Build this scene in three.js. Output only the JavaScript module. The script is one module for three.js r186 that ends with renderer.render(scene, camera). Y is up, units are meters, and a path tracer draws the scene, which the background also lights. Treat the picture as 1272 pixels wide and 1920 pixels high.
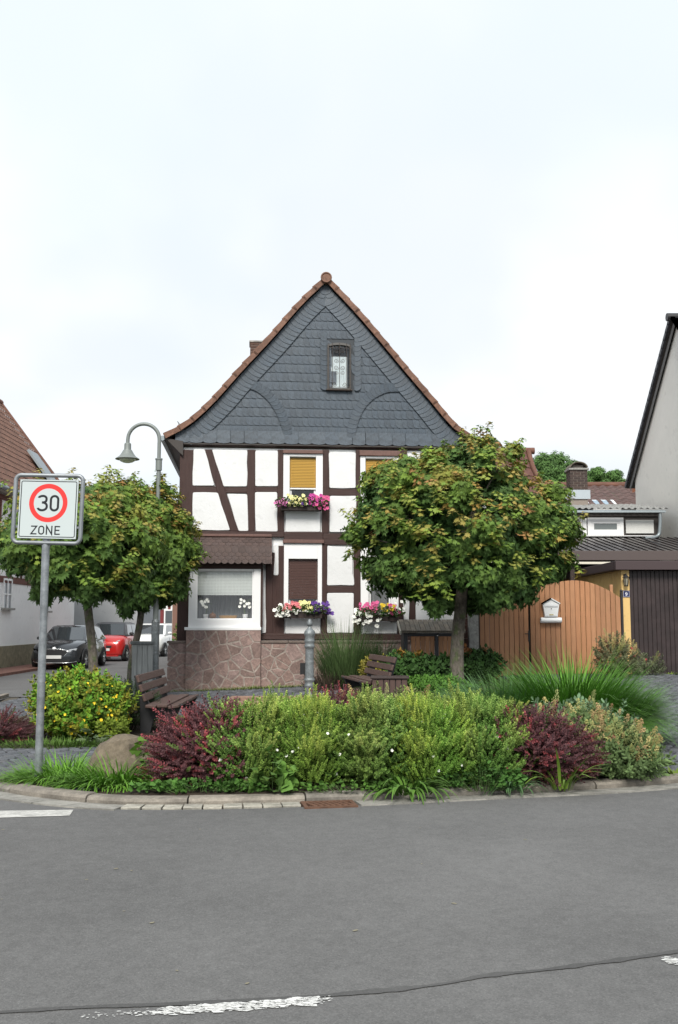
import * as THREE from 'three';
import { mergeGeometries } from 'three/addons/utils/BufferGeometryUtils.js';
import { RoundedBoxGeometry } from 'three/addons/geometries/RoundedBoxGeometry.js';

// ---------------------------------------------------------------- camera, sky, sun, exposure
const EYE = 1.6, FOCAL = 1850, PITCH = Math.atan(205 / 1850);
const scene = new THREE.Scene();
const camera = new THREE.PerspectiveCamera(2 * Math.atan(960 / FOCAL) * 180 / Math.PI, 678 / 1024, 0.1, 900);
camera.position.set(0, EYE, 0);
camera.rotation.x = PITCH;
scene.add(camera);
const renderer = new THREE.WebGLRenderer({ antialias: true });
renderer.setSize(678, 1024);
renderer.toneMapping = THREE.LinearToneMapping;
renderer.toneMappingExposure = 1.95;
renderer.shadowMap.enabled = true;

const SUN_DIR = new THREE.Vector3(-0.10, 0.78, 0.60).normalize();
const sun = new THREE.DirectionalLight(new THREE.Color(1.0, 0.955, 0.88), 2.05);
sun.position.copy(SUN_DIR).multiplyScalar(80);
sun.target.position.set(0, 0, -15);
sun.castShadow = true;
sun.shadow.radius = 40;
sun.shadow.mapSize.set(2048, 2048);
Object.assign(sun.shadow.camera, { left: -40, right: 40, top: 40, bottom: -40, near: 1, far: 200 });
scene.add(sun, sun.target);

// seeded random numbers
function rng(seed) {
  let a = seed >>> 0;
  return () => { a = (a + 0x6d2b79f5) | 0; let t = Math.imul(a ^ (a >>> 15), 1 | a); t = (t + Math.imul(t ^ (t >>> 7), 61 | t)) ^ t; return ((t ^ (t >>> 14)) >>> 0) / 4294967296; };
}
const clamp = (v, a = 0, b = 1) => Math.min(b, Math.max(a, v));
const ss = (a, b, v) => { const t = clamp((v - a) / (b - a)); return t * t * (3 - 2 * t); };
const lerp = (a, b, t) => a + (b - a) * t;

// tileable value noise, several octaves, 0..1
function noise(size, period, octaves, seed, gain = 0.5, sx = 1, sy = 1) {
  const out = new Float32Array(size * size); let amp = 1, total = 0, px = period * sx, py = period * sy;
  for (let o = 0; o < octaves; o++) {
    const r = rng(seed * 977 + o * 131 + 7), nx = Math.min(size, Math.round(px)), ny = Math.min(size, Math.round(py));
    const grid = new Float32Array(nx * ny); for (let i = 0; i < grid.length; i++) grid[i] = r();
    for (let y = 0; y < size; y++) {
      const fy = y / size * ny, y0 = Math.floor(fy), ty = fy - y0, wy = ty * ty * (3 - 2 * ty), ya = (y0 % ny) * nx, yb = ((y0 + 1) % ny) * nx;
      for (let x = 0; x < size; x++) {
        const fx = x / size * nx, x0 = Math.floor(fx), tx = fx - x0, wx = tx * tx * (3 - 2 * tx), xa = x0 % nx, xb = (x0 + 1) % nx;
        out[y * size + x] += amp * (lerp(lerp(grid[ya + xa], grid[ya + xb], wx), lerp(grid[yb + xa], grid[yb + xb], wx), wy));
      }
    }
    total += amp; amp *= gain; px *= 2; py *= 2;
  }
  for (let i = 0; i < out.length; i++) out[i] /= total;
  return out;
}
function texture(size, fn, srgb = true) {
  const d = new Uint8Array(size * size * 4);
  for (let i = 0; i < size * size; i++) { const c = fn(i, i % size, (i / size) | 0); const a = c.length ? c : [c, c, c]; for (let k = 0; k < 3; k++) d[i * 4 + k] = clamp(a[k]) * 255; d[i * 4 + 3] = 255; }
  const t = new THREE.DataTexture(d, size, size, THREE.RGBAFormat);
  t.wrapS = t.wrapT = THREE.RepeatWrapping; t.magFilter = THREE.LinearFilter; t.minFilter = THREE.LinearMipmapLinearFilter; t.generateMipmaps = true;
  if (srgb) t.colorSpace = THREE.SRGBColorSpace;
  t.needsUpdate = true; return t;
}
const sized = (t, mx, my = mx) => { const c = t.clone(); c.repeat.set(1 / mx, 1 / my); c.needsUpdate = true; return c; };   // uv are metres

// the sky: bright thin overcast with soft bluish gaps
{
  const W = 1024, H = 512, n1 = noise(1024, 5, 6, 11, 0.55), n2 = noise(1024, 9, 5, 29, 0.5), data = new Float32Array(W * H * 4);
  for (let y = 0; y < H; y++) for (let x = 0; x < W; x++) {
    const el = ((y + 0.5) / H - 0.5) * Math.PI, i = (y * W + x) * 4;
    const hor = clamp(Math.sin(Math.max(el, 0)));
    // project cloud noise on a flat layer so that it shrinks towards the horizon
    const az = (x + 0.5) / W * 2 * Math.PI, k = 1 / (hor + 0.28), qx = Math.cos(az) * k * 0.16 + 0.55, qy = Math.sin(az) * k * 0.16 + 0.31;
    const s = (n, fx, fy) => { fx = ((fx % 1) + 1) % 1 * 1024; fy = ((fy % 1) + 1) % 1 * 1024; const x0 = fx | 0, y0 = fy | 0, a = fx - x0, b = fy - y0, X = (x0 + 1) % 1024, Y = (y0 + 1) % 1024; return lerp(lerp(n[y0 * 1024 + x0], n[y0 * 1024 + X], a), lerp(n[Y * 1024 + x0], n[Y * 1024 + X], a), b); };
    const c = ss(0.36, 0.56, s(n1, qx, qy)), d = ss(0.42, 0.68, s(n2, qx * 1.3 + 0.2, qy * 1.3));
    const white = [0.535, 0.548, 0.560], blue = [0.425, 0.482, 0.538], grey = [0.430, 0.467, 0.495];
    for (let q = 0; q < 3; q++) {
      let v = lerp(lerp(blue[q], white[q], 0.35 + 0.65 * c), grey[q], d * 0.65 * (1 - ss(0.35, 0.65, hor)));
      data[i + q] = v * (el < 0 ? 0.35 : 1);
    }
    data[i + 3] = 1;
  }
  const t = new THREE.DataTexture(data, W, H, THREE.RGBAFormat, THREE.FloatType);
  t.mapping = THREE.EquirectangularReflectionMapping; t.magFilter = THREE.LinearFilter; t.minFilter = THREE.LinearFilter; t.wrapS = THREE.RepeatWrapping; t.needsUpdate = true;
  scene.background = t; scene.environment = t;
}

// ---------------------------------------------------------------- authoring helpers
const V = (x, y, z) => new THREE.Vector3(x, y, z);
// survey: a sight line of the photograph (its pixel, 1272 x 1920) met with a depth, with the ground or with a wall plane gives the metres of a corner
const cP = Math.cos(PITCH), sP = Math.sin(PITCH);
const sight = (px, py) => { const y = (960 - py) / FOCAL; return V((px - 636) / FOCAL, y * cP + sP, y * sP - cP); };
const at = (px, py, depth) => { const d = sight(px, py); return d.multiplyScalar(-depth / d.z).add(V(0, EYE, 0)); };
const onGround = (px, py, y = 0) => { const d = sight(px, py); return d.multiplyScalar((y - EYE) / d.y).add(V(0, EYE, 0)); };

const names = new Map();
function numbered(n) { const k = names.get(n) || 0; names.set(n, k + 1); return k ? n + '_' + String(k).padStart(3, '0') : n; }
function tag(o, label, category, group, kind) { o.userData.label = label; o.userData.category = category; if (group) o.userData.group = group; if (kind) o.userData.kind = kind; return o; }
function thing(name, label, category, pos = [0, 0, 0], turn = 0, group) {
  const o = new THREE.Group(); o.name = numbered(name); o.position.set(...(pos.isVector3 ? pos.toArray() : pos)); o.rotation.y = turn; scene.add(o); return tag(o, label, category, group);
}
function mesh(name, geo, mat, parent) {
  const m = new THREE.Mesh(geo, mat); m.name = parent === scene ? numbered(name) : name; m.castShadow = m.receiveShadow = true; parent.add(m); return m;
}
function structure(name, geo, mat, label, category = 'ground') { const m = mesh(name, geo, mat, scene); tag(m, label, category, null, 'structure'); return m; }
function sub(name, parent) { const g = new THREE.Group(); g.name = name; parent.add(g); return g; }

// geometry helpers: everything becomes plain triangles with position, normal, uv in metres
function plain(g) {
  const n = g.index ? g.toNonIndexed() : g; for (const k of Object.keys(n.attributes)) if (!['position', 'normal', 'uv'].includes(k)) n.deleteAttribute(k);
  if (!n.attributes.normal) n.computeVertexNormals();
  if (!n.attributes.uv) n.setAttribute('uv', new THREE.BufferAttribute(new Float32Array(n.attributes.position.count * 2), 2));
  n.morphAttributes = {}; n.clearGroups(); return n;
}
function metric(g, grainX = false, off = 0) {     // uv in metres on the plane that each triangle faces most
  g = plain(g); const p = g.attributes.position, u = g.attributes.uv, a = V(), b = V(), c = V(), n = V();
  for (let i = 0; i < p.count; i += 3) {
    a.fromBufferAttribute(p, i); b.fromBufferAttribute(p, i + 1); c.fromBufferAttribute(p, i + 2); n.copy(b).sub(a).cross(c.clone().sub(a));
    const x = Math.abs(n.x), y = Math.abs(n.y), z = Math.abs(n.z);
    [a, b, c].forEach((q, k) => { const w = x >= y && x >= z ? [q.z, q.y] : y >= z ? [q.x, q.z] : [q.x, q.y]; u.setXY(i + k, (grainX ? w[1] : w[0]) + off, (grainX ? w[0] : w[1]) + off * 1.7); });
  }
  return g;
}
const join = (list) => mergeGeometries(list.map(plain), false);
const box = (x0, x1, y0, y1, z0, z1) => new THREE.BoxGeometry(Math.abs(x1 - x0), Math.abs(y1 - y0), Math.abs(z1 - z0)).translate((x0 + x1) / 2, (y0 + y1) / 2, (z0 + z1) / 2);
const rbox = (x0, x1, y0, y1, z0, z1, r = 0.01) => plain(new RoundedBoxGeometry(Math.abs(x1 - x0), Math.abs(y1 - y0), Math.abs(z1 - z0), 1, Math.min(r, Math.abs(x1 - x0) * 0.45, Math.abs(y1 - y0) * 0.45, Math.abs(z1 - z0) * 0.45))).translate((x0 + x1) / 2, (y0 + y1) / 2, (z0 + z1) / 2);
const tube = (pts, r, seg = 16, rad = 8, closed = false) => new THREE.TubeGeometry(new THREE.CatmullRomCurve3(pts.map((p) => p.isVector3 ? p : V(...p)), closed), seg, r, rad, closed);
function bar(a, b, r0, r1 = r0, rad = 8) {
  a = a.isVector3 ? a : V(...a); b = b.isVector3 ? b : V(...b); const d = b.clone().sub(a), L = d.length(), g = new THREE.CylinderGeometry(r1, r0, L, rad, 1);
  g.translate(0, L / 2, 0).applyQuaternion(new THREE.Quaternion().setFromUnitVectors(V(0, 1, 0), d.normalize())).translate(a.x, a.y, a.z); return g;
}
function taper(pts, radii, rad = 8, seg = 4) {          // smooth tapering limb through pts
  const c = new THREE.CatmullRomCurve3(pts), n = (pts.length - 1) * seg, g = new THREE.TubeGeometry(c, n, 1, rad, false), p = g.attributes.position;
  for (let i = 0; i <= n; i++) { const t = i / n, q = c.getPointAt(t), f = t * (radii.length - 1), k = Math.min(radii.length - 2, f | 0), r = lerp(radii[k], radii[k + 1], f - k);
    for (let j = 0; j <= rad; j++) { const o = i * (rad + 1) + j; p.setXYZ(o, q.x + (p.getX(o) - q.x) * r, q.y + (p.getY(o) - q.y) * r, q.z + (p.getZ(o) - q.z) * r); } }
  g.computeVertexNormals(); return g;
}
function poly(points, depth, bevel = 0.004) {           // upright slab in x, y with its back at z = 0
  const g = new THREE.ExtrudeGeometry(new THREE.Shape(points.map((p) => new THREE.Vector2(p[0], p[1]))), { depth: Math.max(depth - bevel, 0.001), bevelEnabled: bevel > 0, bevelThickness: bevel, bevelSize: bevel, bevelOffset: -bevel, bevelSegments: 1, curveSegments: 6 });
  return plain(g);
}
function sheet(pts, y) {                                 // flat polygon lying at height y; pts are [x, z]
  const g = new THREE.ShapeGeometry(new THREE.Shape(pts.map((p) => new THREE.Vector2(p[0], -p[1])))); g.rotateX(-Math.PI / 2).translate(0, y, 0); return metric(g);
}
function grid(nu, nv, f) {                               // surface f(u, v) -> [x, y, z], u, v in 0..1
  const pos = [], idx = [], uv = [];
  for (let j = 0; j <= nv; j++) for (let i = 0; i <= nu; i++) { const p = f(i / nu, j / nv); pos.push(p[0], p[1], p[2]); uv.push(p[3] ?? p[0], p[4] ?? p[2]); }
  for (let j = 0; j < nv; j++) for (let i = 0; i < nu; i++) { const a = j * (nu + 1) + i, b = a + 1, c = a + nu + 1, d = c + 1; idx.push(a, b, c, b, d, c); }
  const g = new THREE.BufferGeometry(); g.setAttribute('position', new THREE.Float32BufferAttribute(pos, 3)); g.setAttribute('uv', new THREE.Float32BufferAttribute(uv, 2)); g.setIndex(idx); g.computeVertexNormals(); return g;
}
function sweep(profile, line, yf = () => 0) {            // profile [out, y] swept along a plan line of Vector3; out = towards +z for a line running to +x
  const n = line.length, m = profile.length, pos = [], tri = [];
  for (let i = 0; i < n; i++) { const t = line[Math.min(n - 1, i + 1)].clone().sub(line[Math.max(0, i - 1)]).setY(0).normalize(); for (const [o, y] of profile) { const x = line[i].x - t.z * o, z = line[i].z + t.x * o; pos.push([x, y + yf(x, z), z]); } }
  for (let i = 0; i < n - 1; i++) for (let j = 0; j < m; j++) { const a = i * m + j, b = i * m + (j + 1) % m, c = a + m, d = b + m; tri.push(a, c, b, b, c, d); }
  for (let j = 1; j < m - 1; j++) tri.push(0, j, j + 1, (n - 1) * m, (n - 1) * m + j + 1, (n - 1) * m + j);
  const g = new THREE.BufferGeometry(); g.setAttribute('position', new THREE.Float32BufferAttribute(tri.flatMap((k) => pos[k]), 3)); g.computeVertexNormals(); return metric(g);
}
function instances(name, geo, mat, items, parent) {       // items: { m: Matrix4, c: Color }; always an uncountable mass
  const im = new THREE.InstancedMesh(geo, mat, items.length); im.name = name; im.castShadow = im.receiveShadow = true; im.userData.kind = 'stuff';
  items.forEach((it, i) => { im.setMatrixAt(i, it.m); if (it.c) im.setColorAt(i, it.c); });
  parent.add(im); return im;
}
const place = (x, y, z, q, s) => new THREE.Matrix4().compose(V(x, y, z), q, s.isVector3 ? s : V(s, s, s));
const UPQ = V(0, 1, 0);
function aim(dir, roll) { return new THREE.Quaternion().setFromUnitVectors(UPQ, dir.clone().normalize()).multiply(new THREE.Quaternion().setFromAxisAngle(UPQ, roll)); }

// ---------------------------------------------------------------- textures and materials
const N = { fine: noise(512, 64, 3, 1, 0.7), mid: noise(512, 12, 5, 2, 0.55), broad: noise(512, 4, 6, 3, 0.55), grainV: noise(512, 6, 5, 4, 0.6, 10, 0.6), spots: noise(512, 40, 2, 5, 0.5) };
const T = {
  plaster: texture(512, (i) => 0.985 + 0.05 * (N.broad[i] - 0.5) + 0.04 * (N.mid[i] - 0.5) - 0.05 * ss(0.6, 0.75, N.broad[(i * 7 + 31) % 262144] * 0.3 + N.mid[i] * 0.7)),
  plasterBump: texture(512, (i) => 0.5 + 0.5 * (N.mid[i] - 0.5) + 0.5 * (N.fine[i] - 0.5), false),
  mottle: texture(512, (i) => 0.78 + 0.3 * (N.mid[i] - 0.5) + 0.25 * (N.broad[i] - 0.5) + 0.16 * (N.fine[i] - 0.5)),
  grit: texture(512, (i) => 0.5 + 0.7 * (N.fine[i] - 0.5) + 0.3 * (N.mid[i] - 0.5), false),
  wood: texture(512, (i) => { const g = N.grainV[i]; const k = 0.82 + 0.36 * (g - 0.5) - 0.16 * ss(0.6, 0.72, g) + 0.1 * (N.broad[i] - 0.5); return [k, k * 0.985, k * 0.97]; }),
  woodBump: texture(512, (i) => N.grainV[i], false),
  weathered: texture(512, (i) => { const g = N.grainV[i]; return 0.8 + 0.5 * (g - 0.5) + 0.2 * (N.broad[i] - 0.5); }),
  bark: texture(512, (i) => { const k = 0.75 + 0.4 * (N.mid[i] - 0.5) + 0.35 * (N.grainV[i] - 0.5); const m = ss(0.52, 0.66, N.broad[i]); return [k * (1 - 0.12 * m), k, k * (1 - 0.2 * m)]; }),
  soil: texture(512, (i) => { const k = 0.7 + 0.5 * (N.mid[i] - 0.5) + 0.4 * (N.fine[i] - 0.5); return [k, k * 0.94, k * 0.86]; }),
};
const asphaltTex = (() => {
  const S = 2048, broad = noise(1024, 4, 6, 41, 0.55), fine = noise(2048, 700, 2, 42, 0.8), mid = noise(1024, 90, 3, 43, 0.6);
  const half = (a, x, y) => a[((y >> 1) << 10) + (x >> 1)];
  const r = rng(77), grains = new Float32Array(S * S);
  for (let k = 0; k < 190000; k++) { const x = r() * S | 0, y = r() * S | 0, v = r() < 0.55 ? 0.11 + 0.16 * r() : -0.1 - 0.1 * r(), w = r() < 0.35 ? 2 : 1; for (let a = 0; a < w; a++) for (let b = 0; b < w; b++) grains[((y + a) % S) * S + (x + b) % S] = v; }
  return texture(S, (i, x, y) => { const k = 0.80 + 0.18 * (half(broad, x, y) - 0.5) + 0.10 * (half(mid, x, y) - 0.5) + 0.22 * (fine[i] - 0.5) + grains[i] * 0.6; return [k, k * 0.995, k * 0.985]; });
})();
function mat(color, rough = 0.8, o = {}) {
  const { physical, ...rest } = o, c = Array.isArray(color) ? new THREE.Color().setRGB(...color) : new THREE.Color(color);
  return new (physical ? THREE.MeshPhysicalMaterial : THREE.MeshStandardMaterial)({ color: c, roughness: rough, ...rest });
}
const M = {
  asphalt: mat([0.186, 0.186, 0.187], 0.9, { map: sized(asphaltTex, 5.2), bumpMap: sized(T.grit, 0.35), bumpScale: 0.004 }),
  asphaltSide: mat([0.19, 0.19, 0.194], 0.9, { map: sized(asphaltTex, 4.3), bumpMap: sized(T.grit, 0.4), bumpScale: 0.004 }),
  tar: mat([0.115, 0.115, 0.115], 0.85, { map: sized(asphaltTex, 2.1) }),
  paint: mat([0.58, 0.58, 0.56], 0.85),
  kerb: mat([0.36, 0.33, 0.285], 0.9, { map: sized(T.mottle, 0.7), bumpMap: sized(T.grit, 0.3), bumpScale: 0.004 }),
  gutter: mat([0.40, 0.385, 0.345], 0.9, { map: sized(T.mottle, 0.9), bumpMap: sized(T.grit, 0.3), bumpScale: 0.003 }),
  gutterPale: mat([0.60, 0.58, 0.52], 0.9, { map: sized(T.mottle, 0.5), bumpMap: sized(T.grit, 0.3), bumpScale: 0.003 }),
  rust: mat([0.20, 0.10, 0.06], 0.85, { map: sized(T.mottle, 0.2), bumpMap: sized(T.grit, 0.1), bumpScale: 0.002 }),
  jointSand: mat([0.17, 0.17, 0.155], 0.95, { map: sized(T.soil, 0.8) }),
  soil: mat([0.075, 0.055, 0.038], 0.95, { map: sized(T.soil, 0.7), bumpMap: sized(T.grit, 0.3), bumpScale: 0.02 }),
  field: mat([0.10, 0.13, 0.06], 0.95, { map: sized(T.soil, 3) }),
  timber: mat([0.072, 0.032, 0.026], 0.62, { map: sized(T.wood, 0.35, 1.6), bumpMap: sized(T.woodBump, 0.35, 1.6), bumpScale: 0.006 }),
  plaster: mat([0.76, 0.765, 0.765], 0.88, { map: sized(T.plaster, 1.7), bumpMap: sized(T.plasterBump, 0.5), bumpScale: 0.006 }),
  cream: mat([0.80, 0.79, 0.74], 0.9, { map: sized(T.plaster, 3.1), bumpMap: sized(T.plasterBump, 0.4), bumpScale: 0.004 }),
  upvc: mat([0.82, 0.82, 0.82], 0.35),
  lintel: mat([0.23, 0.125, 0.105], 0.6, { map: sized(T.wood, 1.2, 0.3) }),
  shutterOchre: mat([0.50, 0.285, 0.042], 0.5),
  shutterBrown: mat([0.085, 0.04, 0.032], 0.5),
  glass: mat([1, 1, 1], 0.02, { physical: true, transmission: 1, thickness: 0, ior: 1.5 }),
  room: mat([0.42, 0.39, 0.34], 0.95),
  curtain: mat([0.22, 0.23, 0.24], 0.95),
  slateBack: mat([0.045, 0.052, 0.06], 0.7),
  clayEdge: mat([0.25, 0.115, 0.07], 0.75, { map: sized(T.mottle, 0.5), bumpMap: sized(T.grit, 0.2), bumpScale: 0.002 }),
  clay: mat([0.23, 0.10, 0.065], 0.75, { map: sized(T.mottle, 0.8) }),
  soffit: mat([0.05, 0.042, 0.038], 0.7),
  mortar: mat([0.54, 0.455, 0.40], 0.95, { map: sized(T.mottle, 0.5) }),
  steel: mat([0.42, 0.45, 0.475], 0.48, { metalness: 0.55, map: sized(T.mottle, 0.9) }),
  castIron: mat([0.34, 0.37, 0.38], 0.48, { metalness: 0.5, map: sized(T.mottle, 0.4), bumpMap: sized(T.grit, 0.2), bumpScale: 0.002 }),
  lampGrey: mat([0.20, 0.22, 0.21], 0.5, { metalness: 0.2 }),
  black: mat([0.018, 0.018, 0.02], 0.5),
  bronze: mat([0.06, 0.045, 0.038], 0.55, { metalness: 0.4 }),
  rubber: mat([0.016, 0.016, 0.017], 0.85),
  chrome: mat([0.75, 0.76, 0.77], 0.22, { metalness: 0.9 }),
  bark: mat([0.27, 0.235, 0.19], 0.95, { map: sized(T.bark, 0.4, 0.5), bumpMap: sized(T.grit, 0.25), bumpScale: 0.012 }),
  twig: mat([0.09, 0.06, 0.042], 0.9),
  greenStem: mat([0.10, 0.16, 0.05], 0.8),
  benchWood: mat([0.13, 0.078, 0.066], 0.6, { map: sized(T.wood, 0.2, 1.4), bumpMap: sized(T.woodBump, 0.2, 1.4), bumpScale: 0.003 }),
  darkWood: mat([0.06, 0.04, 0.036], 0.65, { map: sized(T.wood, 0.2, 1.2) }),
  sandstone: mat([0.46, 0.29, 0.21], 0.9, { map: sized(T.mottle, 0.8), bumpMap: sized(T.grit, 0.3), bumpScale: 0.004 }),
  rock: mat([0.29, 0.235, 0.165], 0.95, { map: sized(T.mottle, 0.6), bumpMap: sized(T.grit, 0.25), bumpScale: 0.012 }),
  greyBoard: mat([0.50, 0.515, 0.50], 0.85, { map: sized(T.weathered, 0.3, 1.2), bumpMap: sized(T.woodBump, 0.3, 1.2), bumpScale: 0.004 }),
  concrete: mat([0.55, 0.545, 0.51], 0.95, { map: sized(T.mottle, 0.45), bumpMap: sized(T.grit, 0.25), bumpScale: 0.006 }),
  yellowWall: mat([0.72, 0.49, 0.19], 0.6, { map: sized(T.plaster, 1.3) }),
  brownSheet: mat([0.085, 0.068, 0.066], 0.32, { map: sized(T.mottle, 1.2) }),
  brownDoor: mat([0.052, 0.034, 0.034], 0.5, { map: sized(T.mottle, 1.6) }),
  zinc: mat([0.28, 0.32, 0.34], 0.45, { metalness: 0.5 }),
  fibre: mat([0.42, 0.42, 0.40], 0.9, { map: sized(T.mottle, 0.9) }),
  whitePaint: mat([0.80, 0.81, 0.81], 0.4),
  brickDark: mat([0.12, 0.085, 0.072], 0.9, { map: sized(T.mottle, 0.3) }),
};
const variants = (n, base, spread, rough, o = {}, seed = 1) => { const r = rng(seed * 313 + 5); return Array.from({ length: n }, () => { const k = 1 + (r() - 0.5) * 2 * spread, h = (r() - 0.5) * spread * 0.35; return mat([base[0] * k * (1 + h), base[1] * k, base[2] * k * (1 - h)], rough, o); }); };
const WOODS = { orange: variants(6, [0.62, 0.31, 0.155], 0.17, 0.62, { map: sized(T.wood, 0.14, 1.3), bumpMap: sized(T.woodBump, 0.14, 1.3), bumpScale: 0.002 }, 3) };
const SLATES = variants(8, [0.090, 0.120, 0.154], 0.13, 0.48, { map: sized(T.mottle, 0.35), bumpMap: sized(T.grit, 0.18), bumpScale: 0.002 }, 4);
const PORPHYRY = variants(7, [0.43, 0.30, 0.265], 0.15, 0.9, { map: sized(T.mottle, 0.4), bumpMap: sized(T.grit, 0.2), bumpScale: 0.005 }, 5);
const COBBLES = variants(6, [0.155, 0.163, 0.178], 0.2, 0.78, { map: sized(T.mottle, 0.25), bumpMap: sized(T.grit, 0.12), bumpScale: 0.004 }, 6);
const SHINGLES = variants(6, [0.115, 0.076, 0.067], 0.16, 0.75, { map: sized(T.mottle, 0.3) }, 7);

// height of the square behind the kerb: level by the road, rising gently to the gate
const LIFT = 0.06;
const rise = (x, z) => LIFT + 0.38 * clamp((-z - 12) / 9.5) * ss(-4.5, 5.5, x) - 0.05 * ss(-17, -20.5, z) * ss(-3.9, -6, x);

// ---------------------------------------------------------------- the ground, the road, kerb, gutter and paving
structure('ground', metric(box(-300, 300, -0.8, -0.19, -420, 60)), M.field, 'grassy open ground beyond the streets and gardens');
structure('side_road', sheet([[-12.5, -14.01], [-12.5, -130], [-3.2, -130], [-3.2, -21], [-7.0, -21.3], [-6.6, -17], [-5.75, -14.01]], 0), M.asphaltSide, 'grey asphalt side street running back past the parked cars', 'road');

const kerbPts = [[-7.2, -21.4], [-6.9, -18.5], [-6.3, -15.5], [-5.5, -13.2]].map((p) => V(p[0], 0, p[1]))
  .concat([[-120, 1444], [-40, 1468], [0, 1483.5], [40, 1491], [101, 1499], [180, 1506.5], [253, 1510], [400, 1509.5], [555, 1505.5], [700, 1500.5], [859, 1492.5], [962, 1487.5], [1122, 1480], [1272, 1468.5], [1450, 1455]].map((p) => onGround(...p)))
  .concat([V(9, 0, -11.6), V(16, 0, -12.2)]);
const kerbLine = new THREE.CatmullRomCurve3(kerbPts), kerbLen = kerbLine.getLength();
kerbLine.arcLengthDivisions = 900; kerbLine.updateArcLengths();
const alongKerb = (s0, s1, n = 5) => Array.from({ length: n }, (_, i) => kerbLine.getPointAt(clamp(lerp(s0, s1, i / (n - 1)) / kerbLen)));
{
  const edge = []; for (let i = 0; i <= 160; i++) { const u = i / 160, p = kerbLine.getPointAt(u), t = kerbLine.getTangentAt(u); if (p.z > -14) edge.push([p.x - t.z * 0.2, p.z + t.x * 0.2]); }
  structure('road', sheet([[-70, 14], [-70, -14.005], [-5.8, -14.005], ...edge, [70, -13], [70, 14]], 0), M.asphalt, 'grey asphalt main road across the front', 'road');
}
const kerbTable = Array.from({ length: 400 }, (_, i) => kerbLine.getPointAt(i / 399));
const kerbZ = (x) => { let best = kerbTable[0], d = 1e9; for (const p of kerbTable) { const e = Math.abs(p.x - x) + (p.z < -13.3 ? 50 : 0); if (e < d) { d = e; best = p; } } return best.z; };
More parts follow.
